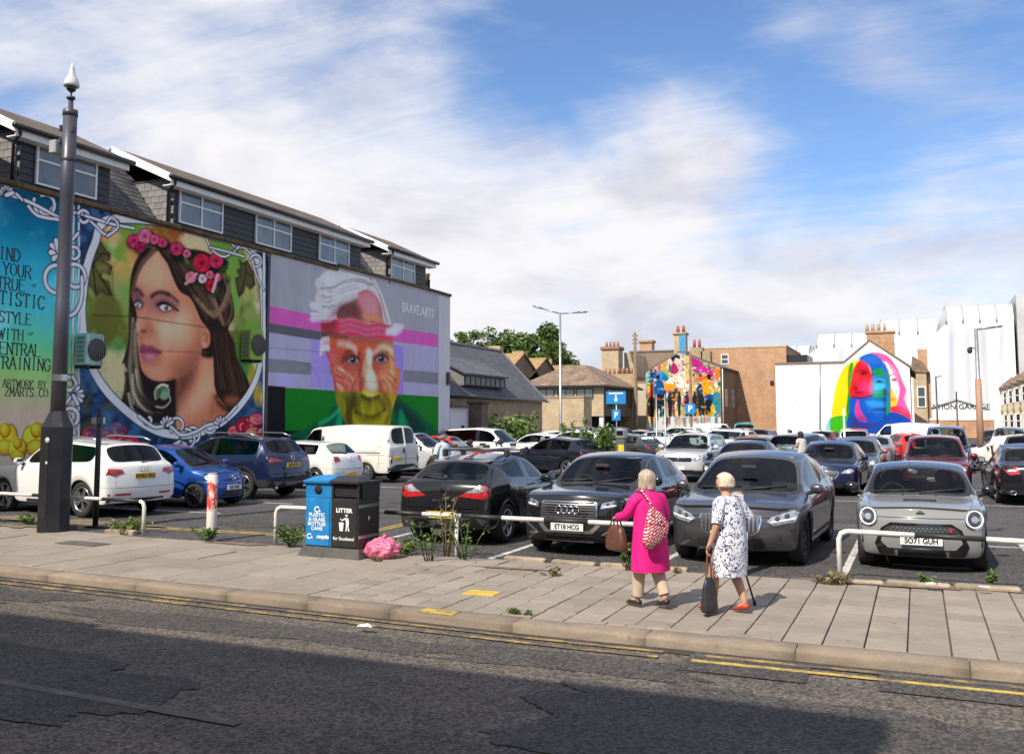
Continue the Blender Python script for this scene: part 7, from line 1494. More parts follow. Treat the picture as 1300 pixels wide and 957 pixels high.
def car_megane():
 r=car_root('parked_car',-7.25,15.85,90+1,'black coupe hatchback with roof bike rack, red and clear tail lamps')
 pm=pt('black');p,b=build_car('megane',{**HATCH,**dict(L=4.3,W=1.81,H=1.46,rr=(-1.38,1.36),gb=(-1.92,1.04),tail=.98,belt=(.92,1.06),qx=-1.28,b1=-.30,b2=-.40,rz=[.26,.40,.60,.82,.99],rrx=[-.08,.0,-.01,-.05,-.10],tailW=.92,doors=2)},r,pm)
 lp=[(.30,.80),(.84,.74),(.93,.78),(.93,.86),(.80,.95),(.62,.985),(.50,.90)]
 patch(b,lp,'R',M_red_l,'tail_light',r,.008,True);patch(b,[(.40,.86),(.86,.855),(.80,.93),(.62,.972),(.52,.905)],'R',M_lamp,'reversing_light',r,.014,True)
 plate(b,r,'R',.50,'GV59 MXR',True,y=.0,blue=True,off=.012)
 q=MB();h=cast(b,(-5,0,.86),(1,0,0));x=h.x-.012;q.add([(x,0,.935),(x,-.045,.86),(x,0,.785),(x,.045,.86),(x,0,.905),(x,-.025,.86),(x,0,.815),(x,.025,.86)],[(0,1,5,4),(1,2,6,5),(2,3,7,6),(3,0,4,7)]);q.build('emblem',M_chrome,r)
 link('model_lettering',text_mesh('MEGANE',.065,M_chrome,.003,bold=.002,spacing=1.3),r).matrix_basis=Matrix.Translation((cast(b,(-5,0,.73),(1,0,0)).x-.012,0,.735))@Matrix(((0,0,-1),(-1,0,0),(0,1,0))).to_4x4()
 patch(b,[(-.80,.20),(.80,.20),(.88,.40),(.60,.46),(-.60,.46),(-.88,.40)],'R',pmat('grey_bumper',(.055,.056,.06),.5),'rear_valance',r,.010)
 patch(b,rrect(-.22,.22,1.375,1.42,.01),'R',M_red_l,'brake_light',r,.012)
 wiper(b,r,[(0,1.07),(.48,1.10)],'R');q=MB();h=cast(b,(-5,.02,1.09),(1,0,0));q.lathe([(.04,0),(.04,.02),(.02,.03)],12,(h.x-.02,.02,h.z),'X');q.build('wiper_hub',M_trim,r)
 generic_details(b,p,r,pm,True,False);add_wheels(r,p,5,M_alloy);add_interior(r,p);add_mirrors(r,p,pm)
 for x in(.0,-.75):
  q=MB();q.tube([(x,-.62,1.50),(x,.62,1.50)],.014,6);q.build('roof_bar',M_trim,r)
  for s in(-1,1):q=MB();q.bevel_box((x,s*.60,1.46),(.12,.08,.14),.02);q.build('bar_foot',M_trim,r)
 for y in(-.32,.30):
  q=MB();q.box((-.40,y,1.53),(1.35,.085,.022));q.build('bike_tray',M_alloy,r);q=MB();q.tube([(-.15,y+.06,1.56),(-.22,y+.10,1.64),(-.10,y+.16,1.66)],.016,5);q.bevel_box((-.05,y+.14,1.64),(.18,.09,.09),.03);q.build('bike_clamp',M_trim,r)
  for x in(-1.0,.22):q=MB();q.bevel_box((x,y,1.585),(.07,.12,.06),.015);q.build('wheel_strap',M_trim,r)
car_megane()
def car_q5():
 r=car_root('parked_car',-17.55,15.75,180-7,'white SUV parked nose to the wall beside the lamp column, dark tailgate glass, yellow plate')
 pm=pt('white');p,b=build_car('q5',{**SUV,**dict(L=4.64,W=1.90,H=1.65,fx=1.40,rx=-1.40,R=.375,sill=.24,rr=(-1.70,1.56),gb=(-2.08,1.12),tail=1.08,rz=[.30,.42,.62,.86,1.09],rrx=[-.06,0,0,-.04,-.10],hood=.93,privacy=True)},r,pm)
 patch(b,[(.48,.93),(.90,.80),(.94,.90),(.93,1.00),(.80,1.03),(.52,1.01)],'R',M_red_l,'tail_light',r,.008,True);patch(b,[(.56,.95),(.86,.90),(.86,.925),(.56,.975)],'R',M_red_dk,'lamp_bar',r,.013,True)
 plate(b,r,'R',.86,'KW63 UKG',True,h=.12);
 for k in range(4):torus_on(b,r,-.11+.073*k,1.01,.045,.007,'R',M_chrome,'ring_emblem',.018)
 patch(b,rrect(-.85,.85,.26,.40,.04),'R',M_trim,'rear_valance',r,.008);patch(b,rect(.36,.84,.47,.51),'R',M_red_l,'reflector',r,.01,True);patch(b,rrect(-.7,.7,.29,.325,.01),'R',M_alloy,'skid_plate',r,.014)
 generic_details(b,p,r,pm,True,False);wiper(b,r,[(0,1.15),(-.45,1.20)],'R');add_wheels(r,p,55,M_alloy);add_interior(r,p,True);add_mirrors(r,p,pm)
 for s in(-1,1):q=MB();q.tube([(.15,s*.66,1.62),(-.2,s*.67,1.70),(-1.3,s*.66,1.67),(-1.6,s*.64,1.60)],.018,6);q.build('roof_rail',M_alloy,r)
 side_line(b,r,[(-.95,.30),(.95,.30)],.07,M_trim,'sill_trim')
car_q5()
def car_aygo():
 r=car_root('parked_car',-16.75,18.0,2,'small bright blue hatchback facing out, between the white and the navy SUV')
 pm=pt('blue');p,b=build_car('aygo',{**SMALL,**dict(L=3.42,W=1.62,H=1.47,fx=1.14,rx=-1.16,R=.285,cowl=(.98,.96),rf=(.20,1.40),rr=(-1.25,1.40),gb=(-1.52,1.02),tail=.98,qx=-1.2,hood=.80,belt=(.92,1.0),fz=[.20,.32,.46,.66,.80],noseW=.86,fbow=.26)},r,pm)
 patch(b,[(.44,.62),(.60,.56),(.80,.66),(.80,.84),(.70,.86),(.52,.74)],'F',M_lamp,'headlight',r,.010,True,smooth=True);lamp_beads(b,r,[(.64,.70)],.06,'F',M_lampw,off=.016)
 patch(b,rrect(-.34,.34,.27,.38,.05),'F',M_trim,'lower_grille',r,.008);patch(b,rrect(-.30,.30,.62,.66,.02),'F',M_trim,'grille',r,.008);torus_on(b,r,0,.69,.055,.010,'F',M_chrome,'badge');plate(b,r,'F',.46,'HJ57 RBX')
 wiper(b,r,[(-.5,1.0),(.1,1.04)]);generic_details(b,p,r,pm,False,True);add_wheels(r,p,'hub',M_rim_dk);add_interior(r,p,True);add_mirrors(r,p,pm)
car_aygo()
def car_rav4():
 r=car_root('parked_car',-17.45,20.7,180-3,'navy blue SUV with black cladding, tail towards the recycling bin')
 pm=pt('navy');p,b=build_car('rav4',{**SUV,**dict(L=4.6,W=1.86,H=1.68,fx=1.40,rx=-1.30,R=.37,sill=.28,clad=.50,privacy=True,rz=[.30,.44,.66,.88,1.12],rrx=[-.10,0,-.02,-.06,-.10],gb=(-2.05,1.18),tail=1.12,flare=.02)},r,pm)
 patch(b,[(.36,1.00),(.90,.94),(.94,1.0),(.93,1.10),(.60,1.06)],'R',M_red_l,'tail_light',r,.010,True);patch(b,[(.5,1.01),(.88,.975),(.88,1.0),(.55,1.035)],'R',M_red_dk,'lamp_bar',r,.014,True)
 plate(b,r,'R',.88,'EJ19 KTW',True);torus_on(b,r,0,1.06,.06,.010,'R',M_chrome,'badge');patch(b,[(-.55,.30),(.55,.30),(.72,.46),(-.72,.46)],'R',pmat('grey_skid',(.16,.16,.17),.5),'skid_plate',r,.012)
 for s in(-1,1):q=MB();h=cast(b,(-5,s*.55,.33),(1,0,0));q.tube([(h.x+.1,s*.55,.30),(h.x-.02,s*.55,.30)],.045,10);q.build('exhaust',M_chrome,r)
 generic_details(b,p,r,pm,True,False);wiper(b,r,[(0,1.21),(.40,1.24)],'R');add_wheels(r,p,55,M_alloy);add_interior(r,p,True);add_mirrors(r,p,pm)
 patch(b,rrect(-.62,.62,1.585,1.61,.008),'R',M_gloss_black,'spoiler',r,.03,depth=.06)
 for s in(-1,1):q=MB();q.tube([(.15,s*.66,1.64),(-.2,s*.67,1.72),(-1.3,s*.66,1.70),(-1.6,s*.64,1.62)],.018,6);q.build('roof_rail',M_alloy,r)
car_rav4()
def car_polo():
 r=car_root('parked_car',-17.75,24.3,180-3,'white small hatchback between the navy SUV and the white panel van')
 pm=pt('white');p,b=build_car('polo',{**SMALL,**dict(L=4.05,W=1.75,H=1.45,rz=[.27,.40,.60,.80,.98],rrx=[-.08,0,-.01,-.05,-.09])},r,pm)
 patch(b,[(.46,.84),(.90,.78),(.92,.94),(.86,1.0),(.48,.97)],'R',M_red_l,'tail_light',r,.010,True);patch(b,rrect(.52,.82,.87,.93,.02),'R',M_red_dk,'lamp_bar',r,.014,True)
 plate(b,r,'R',.44,None,True);torus_on(b,r,0,.90,.055,.010,'R',M_chrome,'badge');patch(b,rrect(-.7,.7,.24,.34,.03),'R',M_trim,'rear_valance',r,.008)
 generic_details(b,p,r,pm,True,False);wiper(b,r,[(0,1.05),(.40,1.08)],'R');add_wheels(r,p,5,M_alloy);add_interior(r,p,True);add_mirrors(r,p,pm)
car_polo()
def car_van():
 r=car_root('parked_van',-18.15,27.7,180-4,'old cream white panel van with twin rear doors, nose to the green painted wall','van',None)
 pm=paint('van_paint',(.70,.68,.62),0,.4,.5);p,b=build_car('van',{**VAN,**dict(rz=[.40,.55,.78,.98,1.2],rrx=[-.02,0,-.01,-.02,-.03])},r,pm)
 W2=.92
 patch(b,[(-.88,.36),(.88,.36),(.90,.60),(-.90,.60)],'R',M_trim,'bumper_cover',r,.05,depth=.1);
 for s in(-1,1):
  patch(b,rrect(min(s*.74,s*.90),max(s*.74,s*.90),.66,.92,.02),'R',M_red_dk,'tail_light',r,.012);patch(b,rrect(min(s*.74,s*.90),max(s*.74,s*.90),.86,.92,.01),'R',M_amber,'indicator',r,.016)
  patch(b,rect(s*.01 if s>0 else-.018,.018 if s>0 else s*.01,.62,1.82),'R',M_trim,'door_gap',r,.006)
  for z in(.8,1.4):q=MB();h=cast(b,(-5,s*.80,z),(1,0,0));q.bevel_box((h.x-.01,s*.82,z),(.03,.07,.09),.008);q.build('hinge',pm,r)
 patch(b,rect(-.03,.03,1.20,1.85),'R',pm,'door_pillar',r,.03)
 q=MB();h=cast(b,(-5,.12,1.05),(1,0,0));q.bevel_box((h.x-.02,.12,1.05),(.03,.08,.16),.01);q.build('handle',M_trim,r);plate(b,r,'R',.78,None,True,y=.40,w=.48)
 generic_details(b,p,r,pm,True,False);add_wheels(r,p,'hub',M_rim_gr);add_interior(r,p,True);add_mirrors(r,p,M_trim)
 for x in(.45,-.75,-1.9):side_line(b,r,[(x,.5),(x,1.78)],.012,M_trim,'panel_gap',.003)
 side_line(b,r,[(.5,.98),(-1.95,.98)],.03,M_trim,'slide_rail');side_line(b,r,[(.4,.93),(-2.1,.93)],.015,pm,'swage',.012);side_line(b,r,[(.4,1.70),(-2.0,1.70)],.02,pm,'swage',.01)
 for k in range(3):patch(b,rrect(.35-1.2*k-.9*(k>0)*.0-.95,.35-1.2*k,1.05,1.62,.04)if k<2 else rrect(-2.02,-1.98,1.1,1.5,.01),'S',pm,'pressed_panel',r,.012);
car_van()
def car_focus():
 r=car_root('parked_car',-2.35,29.0,-90-2,'navy blue hatchback facing the viewer, in the second row beyond the grey crossover')
 pm=pt('navy');p,b=build_car('focus',{**HATCH,**dict(L=4.38,W=1.82,H=1.47)},r,pm)
 gp=[(-.44,.62),(-.32,.46),(.32,.46),(.44,.62),(.38,.68),(-.38,.68)];patch(b,gp,'F',M_trim,'grille',r,.008);frame(b,gp,.02,'F',M_chrome,'grille_surround',r,.014);slats(b,r,-.36,.36,[.52,.56,.60,.64],.01,'F',M_rim_gr)
 patch(b,[(.46,.62),(.70,.62),(.86,.72),(.86,.80),(.56,.70)],'F',M_lamp,'headlight',r,.010,True);lamp_beads(b,r,[(.66,.67)],.04,'F',off=.016);patch(b,rrect(-.5,.5,.24,.34,.04),'F',M_trim,'lower_grille',r,.008);patch(b,[(.54,.30),(.84,.28),(.84,.42),(.70,.44)],'F',M_trim,'air_intake',r,.006,True)
 torus_on(b,r,0,.73,.05,.01,'F',M_chrome,'badge');plate(b,r,'F',.46,None);generic_details(b,p,r,pm,False,True);wiper(b,r,[(-.55,.97),(0,1.0)]);add_wheels(r,p,5,M_alloy);add_interior(r,p);add_mirrors(r,p,pm)
car_focus()
def car_merc():
 r=car_root('parked_car',2.55,27.9,90+2,'black saloon at the right edge, tail towards the viewer with red and white striped lamps')
 pm=pt('black');p,b=build_car('merc',{**SALOON,**dict(L=4.85,W=1.85,H=1.47,rz=[.26,.40,.60,.84,1.0],rrx=[-.08,0,0,-.03,-.09])},r,pm)
 patch(b,[(.42,.76),(.86,.70),(.92,.78),(.91,.95),(.60,.95),(.46,.93)],'R',M_red_l,'tail_light',r,.010,True);patch(b,rect(.5,.86,.82,.855),'R',M_lampw,'reversing_light',r,.015,True);patch(b,rect(-.42,.42,.885,.905),'R',M_chrome,'boot_trim',r,.012)
 plate(b,r,'R',.80,None,True,blue=True);patch(b,rrect(-.72,.72,.24,.38,.04),'R',M_trim,'rear_valance',r,.008)
 for s in(-1,1):q=MB();h=cast(b,(-5,s*.58,.32),(1,0,0));q.lathe([(.08,.12),(.08,-.03),(.065,-.03),(.065,.1)],14,(h.x,s*.58,.31),'X',sq=.6);q.build('exhaust',M_chrome,r)
 generic_details(b,p,r,pm,True,False);add_wheels(r,p,55,M_alloy);add_interior(r,p);add_mirrors(r,p,pm)
car_merc()
# --- everything farther back: each its own car, built to its own kind, colour and pose
def other(label,kind,col,X,Y,head,over=None,front=True,rear=True,style=0,wheels=5,rim=None,lv=2,txt=None,txtr=None,rails=False,cat='car',name='parked_car'):
 r=car_root(name,X,Y,head,label,cat,'cars in the car park' if cat=='car' else None);pm=pt(col)
 p,b=build_car('c',{**kind,'lv':lv,**(over or{})},r,pm);generic_details(b,p,r,pm,front,rear,txt,style,txtr);add_wheels(r,p,wheels,rim);add_interior(r,p,True);add_mirrors(r,p,pm)
 if rails:
  for s in(-1,1):q=MB();h=p['H'];q.tube([(p['rf'][0]-.1,s*p['W']*.35,h-.03),(p['rf'][0]-.35,s*p['W']*.355,h+.04),(p['rr'][0]+.3,s*p['W']*.35,h+.03),(p['rr'][0]+.1,s*p['W']*.34,h-.04)],.02,6);q.build('roof_rail',M_alloy if rails==1 else M_trim,r)
 return r,p,b
def gp(px,py):v=on_ground(px,py);return v.x,v.y
other('silver white crossover facing out beside the panel van',SUV,'pearl',-17.6,31.3,2,dict(H=1.55,hood=.92))
other('red hatchback half hidden behind the panel van',SMALL,'red',-17.6,34.0,2)
other('white boxy SUV with a black glasshouse, behind the man in the cap',SUV,'white',-17.0,36.9,0,dict(L=4.9,W=1.95,H=1.78,rf=(.35,1.71),rr=(-2.1,1.70),gb=(-2.25,1.2),cowl=(.95,1.16),belt=(1.1,1.16),hood=1.04,tail=1.14,qx=-2.0,privacy=True))
other('black hatchback with red tail lamps, between the man in the cap and the white SUV',HATCH,'midnight',-12.6,33.3,158,dict(privacy=True),style=1)
other('white SUV with dark wheel arches, seen from its left rear',SUV,'white',-13.9,39.0,160,dict(clad=.42,W=1.86,H=1.67),style=2,wheels=10,rim=M_alloy,rails=1)
other('white hatchback half hidden behind the white SUV with dark arches',HATCH,'white',-17.8,44.0,170)
other('dark grey hatchback peeping out to the right of the white SUV',HATCH,'dgrey',-13.0,43.3,160,style=0)
other('bright red hatchback by the flint pier',SMALL,'red',-24.0,57.5,200,dict(H=1.52),style=1)
other('white small hatchback, tail to the viewer, beside the bright red one',SMALL,'white',-20.9,55.5,60,style=1)
other('silver people carrier seen from behind, right of the white small hatchback',MPV,'silver',-21.2,62,70,dict(H=1.75),style=1)
other('dark blue grey estate behind the silver people carrier',SUV,'tealgrey',-18.9,62.5,75)
other('pale silver hatchback behind the lamp column',HATCH,'pearl',-18.4,66,100)
other('dark blue hatchback at the foot of the sandy yard wall',HATCH,'navy',-27.0,63,20)
other('grey hatchback below the leafy shrub at the brick wall',HATCH,'tealgrey',-28.5,66,200)
other('dark saloon at the far side behind the tall weeds',SALOON,'dgrey',-17.2,72,10);other('silver saloon behind the shrubs by the pay machine',SALOON,'silver',-15.6,62,5)
other('white hatchback with red lamps, sideways on beyond the pay machine',HATCH,'white',-13.4,58.5,165,dict(H=1.52),style=1)
other('white estate car along the far fence left of the painted gable',SUV,'white',-16.8,70,172)
other('grey hatchback sideways on in front of the painted gable',HATCH,'tealgrey',-11.4,60.5,170)
other('silver crossover facing the viewer behind the black compact SUV',SUV,'pearl',-7.3,33.0,-90-2,dict(L=4.32,W=1.82,H=1.63,clad=.40,b1=-.22),rails=2)
other('bronze estate seen from behind beside the silver crossover',MPV,'bronze',-5.9,38.6,90,dict(H=1.52,rf=(.2,1.45),rr=(-1.75,1.44),belt=(.93,1.0),cowl=(.95,.98),gb=(-2.0,1.04),tail=1.0,hood=.84),style=0)
other('dark navy saloon with sloping roof facing the viewer, behind the grey crossover',SALOON,'midnight',-4.95,29.8,-90-3,dict(L=4.75,W=1.85))
other('black SUV facing the viewer farther back, in front of the orange brick block',SUV,'midnight',-8.1,52.5,-90-4,dict(H=1.6))
other('teal grey hatchback with a tall red lamp, driving side towards the viewer',MPV,'tealgrey',-4.3,40.0,75,dict(H=1.58,rf=(.2,1.50),rr=(-1.7,1.50),gb=(-1.98,1.08),belt=(.95,1.02)),style=1)
other('bright turquoise van parked at the foot of the orange brick block',VAN,'turq',-12.7,76,-80,dict(H=2.0),cat='van',name='parked_van')
other('white SUV with black roof rails in the middle rows, left of the bronze estate',SUV,'white',-9.3,47.5,172,rails=2)
other('white crossover seen from the rear beside the black SUV',SUV,'white',-9.4,55.5,120,style=1)
other('red hatchback whose roof shows in front of the painted gable',HATCH,'red',-13.6,72.5,175)
other('white van in front of the painted gable',VAN,'white',-15.6,79.0,5,dict(H=1.9),cat='van',name='parked_van')
other('white hatchback seen from behind below the white mural wall',SMALL,'white',-4.6,46.0,88,style=0);other('black hatchback farthest below the white mural wall',HATCH,'black',-5.6,66.0,80)
other('dark silver hatchback just right of the navy hatchback, door mirror out',HATCH,'tealgrey',-2.0,35.2,-90-2,dict(H=1.5))
other('silver coupe seen from behind below the rainbow portrait',SALOON,'silver',-1.75,44.8,88,dict(H=1.40),style=2)
other('pale silver people carrier below the rainbow portrait',MPV,'silver',-3.1,53,92)
other('black convertible roofed car close to the rainbow portrait',SALOON,'black',-1.9,67.5,170,dict(H=1.36));other('bright red hatchback beside the silver coupe',SMALL,'red',-.6,50.5,110)
other('white box van below the corner of the rainbow portrait',VAN,'white',-.9,64.5,175,dict(H=1.98,solid_rear=True),cat='van',name='parked_van')
other('maroon people carrier facing the viewer behind the pale grey hot hatch',MPV,'maroon',.42,29.6,-90,dict(W=1.80,H=1.64))
other('dark blue van shaped car behind the maroon people carrier',MPV,'navy',1.05,42.3,-92,dict(H=1.86,rf=(.45,1.78),rr=(-1.85,1.78),W=1.85))
other('cream white hatchback sideways on, right of the dark blue van shaped car',SMALL,'cream',3.35,43.8,176)
other('dark grey SUV seen from behind with red lamps, left of the striped lamp saloon',SUV,'dgrey',3.55,36.2,82,dict(H=1.62),style=1)
other('navy saloon beyond the black saloon at the right edge',SALOON,'midnight',3.9,31.6,90,dict(H=1.46))
other('silver SUV facing the viewer at the street end of the car park',SUV,'silver',7.6,70,-92);other('black saloon along the red brick wall',SALOON,'black',5.0,76,-95);other('dark SUV nearest the tall brown lamp column',SUV,'dgrey',4.6,58,-92,dict(H=1.7));other('silver saloon by the right edge far down',SALOON,'silver',8.6,64,-94);other('red car far right in front of the terrace',HATCH,'red',9.5,74,-90);other('white hatchback far right beyond the walking man',HATCH,'white',6.2,68,-92)
other('dark hatchback at the right edge of the front row with red lamps',HATCH,'black',2.72,16.6,90,style=1)
# ------------------------------------------------------------------ street furniture
def cctv_column():
 r=empty('camera_column',(-14.61,12.59,0),0,'tall grey tapering column on a black octagonal base with a white dome camera on top','camera column')
 q=MB();q.lathe([(.285,0),(.285,1.90),(.27,1.93),(.14,2.2)],8,smooth=False);q.build('base_box',pmat('black_column_paint',(.016,.017,.022),.4,var=.5,vscale=3,bump=.1),r,rot=(0,0,pi/8))
 q=MB();q.box((0,-.266,1.0),(.20,.01,1.5));q.build('access_door',M_black,r)
 for z,rr in((1.66,.055),(1.25,.03)):q=MB();q.lathe([(rr,0),(rr,.008)],14,(.07,-.272,z),'Y');q.build('sticker',pmat('sticker',(.5,.5,.5),.5,var=.3),r)
 pc=pmat('column_grey',(.085,.085,.105),.38,.3,var=.15,vscale=2);q=MB();q.lathe([(.135,2.1),(.130,4.2),(.124,4.22),(.122,6.2),(.129,6.22),(.127,7.80)],18);q.build('shaft',pc,r)
 q=MB();q.lathe([(.137,2.75),(.137,2.87)],18,cap=False);q.build('band',M_alloy,r)
 q=MB();q.lathe([(.137,6.9),(.137,6.95)],18,cap=False);q.build('collar',M_trim,r);q=MB();q.lathe([(.136,7.78),(.136,7.90),(.05,7.92),(.045,8.12)],14);q.lathe([(.08,8.12),(.08,8.16),(.018,8.17),(.016,8.30)],12);q.build('spigot',pc,r)
 q=MB();q.lathe([(.14,8.36),(.145,8.40),(.115,8.50),(.06,8.60),(.045,8.72),(.015,8.82)],18);q.build('camera_housing',pmat('camera_white',(.62,.62,.60),.35),r);q=MB();q.lathe([(.03,8.25),(.08,8.29),(.10,8.36)],16);q.build('camera_dome',M_gloss_black,r)
 q=MB();q.bevel_box((-.24,-.05,7.18),(.18,.26,.26),.02);q.bevel_box((-.14,0,7.02),(.10,.08,.12),.01);q.build('sensor_box',pmat('box_grey',(.35,.34,.32),.6),r)
 for s,z in((-.15,7.55),(.15,7.5),(-.15,7.3)):q=MB();q.bevel_box((s,-.05,z),(.05,.1,.12),.01);q.build('clamp',pc,r)
cctv_column()
def post(name,label,cat,px,py,h,rad,mat,z=0.,top=None,group=None):
 v=on_ground(px,py);r=empty(name,(v.x,v.y,z),0,label,cat,group);q=MB();q.lathe([(rad,0),(rad,h*.5),(rad*.9,h)],10);q.build('shaft',mat,r);return r
r=post('sign_post','slim black post with a small pale bracket beside the white SUV','post',121,668,2.25,.052,M_black);q=MB();q.box((0,-.02,2.02),(.30,.05,.12));q.build('bracket',M_alloy,r)
M_railw=pmat('rail_white',(.70,.67,.62),.5,var=.18,vscale=9);M_railk=pmat('rail_black',(.025,.024,.024),.5,var=.3,vscale=9)
def rail(label,pts,posts,bands=.62,first=0):
 """knee rail: painted bands along a pipe, bends and legs at its ends"""
 r=empty('knee_rail',(*pts[0][:2],0),0,label,'rail','black and white knee rails');O=Vector(r.location);P=[Vector(p)-O for p in pts];i=first
 for a,b in zip(P[:-1],P[1:]):
  L=(b-a).length;n=max(1,round(L/bands))
  for k in range(n):q=MB();q.tube([a.lerp(b,k/n),a.lerp(b,(k+1)/n)],.032,10);q.build('band',M_railw if i%2==0 else M_railk,r);i+=1
 for p in posts:
  base,topz,bend=p;v=Vector(base)-O;q=MB()
  if bend:q.tube([(v.x,v.y,-.05),(v.x,v.y,topz-.10),(v.x+bend*.03,v.y,topz-.03),(v.x+bend*.10,v.y,topz)],.034,10)
  else:q.tube([(v.x,v.y,-.05),(v.x,v.y,topz-.02)],.030,10)
  q.build('post',M_railw,r)
rail('knee rail past the column, ending in a white bend by the entrance',[(-20.5,13.3,.60),(-12.83,12.88,.58)],[((-12.73,12.88,0),.58,-1),((-17,13.1,0),.6,0)],.95)
rail('long knee rail running from the recycling bin to the lady in pink',[(-9.65,12.75,.60),(-3.60,12.55,.60)],[((-9.75,12.75,0),.60,1),((-6.36,12.62,0),.59,0),((-3.50,12.55,0),.60,-1)],.66)
rail('knee rail in front of the pale grey hot hatch at right',[(-.88,12.85,.60),(5.5,12.7,.52)],[((-.98,12.85,0),.60,1),((3.2,12.75,0),.55,0)],.76)
def bollard(px,py,h,label):
 m,b,nd,lk=nodes_of('bollard_paint_%d'%px,.6);tc=nd('ShaderNodeTexCoord');sp=nd('ShaderNodeSeparateXYZ');lk(tc.outputs['Object'],sp.inputs[0]);n=noise_n(nd,lk,tc.outputs['Object'],9,6,.75);n2=noise_n(nd,lk,vscale_n(nd,lk,tc.outputs['Object'],(1,1,.3)),14,6,.7)
 ad=nd('ShaderNodeMath',operation='MULTIPLY_ADD');lk(n,ad.inputs[0]);ad.inputs[1].default_value=.5;lk(sp.outputs[2],ad.inputs[2])
 band=nd('ShaderNodeMath',operation='COMPARE');lk(ad.outputs[0],band.inputs[0]);band.inputs[1].default_value=h*.66+.25;band.inputs[2].default_value=h*.21
 fl=nd('ShaderNodeMath',operation='MULTIPLY');lk(band.outputs[0],fl.inputs[0]);lk(rng_n(nd,lk,n2,.60,.52),fl.inputs[1])
 c=mixn(nd,lk,fl.outputs[0],(.66,.62,.55),(.52,.035,.02));c=mixn(nd,lk,rng_n(nd,lk,n2,.62,.7,0,.7),c,(.22,.15,.09));lk(c,b.inputs['Base Color'])
 v=on_ground(px,py);r=empty('bollard',(v.x,v.y,0),0,label,'bollard','red and white pipe bollards');q=MB();q.lathe([(.085,-.05),(.085,.3),(.083,h),(.07,h+.01)],16,cap=False);q.build('pipe',m,r);q=MB();q.lathe([(.075,h-.03),(.082,h+.012),(.05,h+.03),(.001,h+.035)],14);q.build('concrete_fill',M_edge,r)
bollard(268,685,1.10,'red and white pipe bollard standing alone at the car park entrance');bollard(938,728,1.04,'red and white pipe bollard behind the lady with the stick')
def flat_text(t,size,mat,par,x,y,z,bold=.004,xs=1.):link('lettering',text_mesh(t,size,mat,.001,bold=bold,xs=xs),par,(x,y,z),(pi/2,0,0))
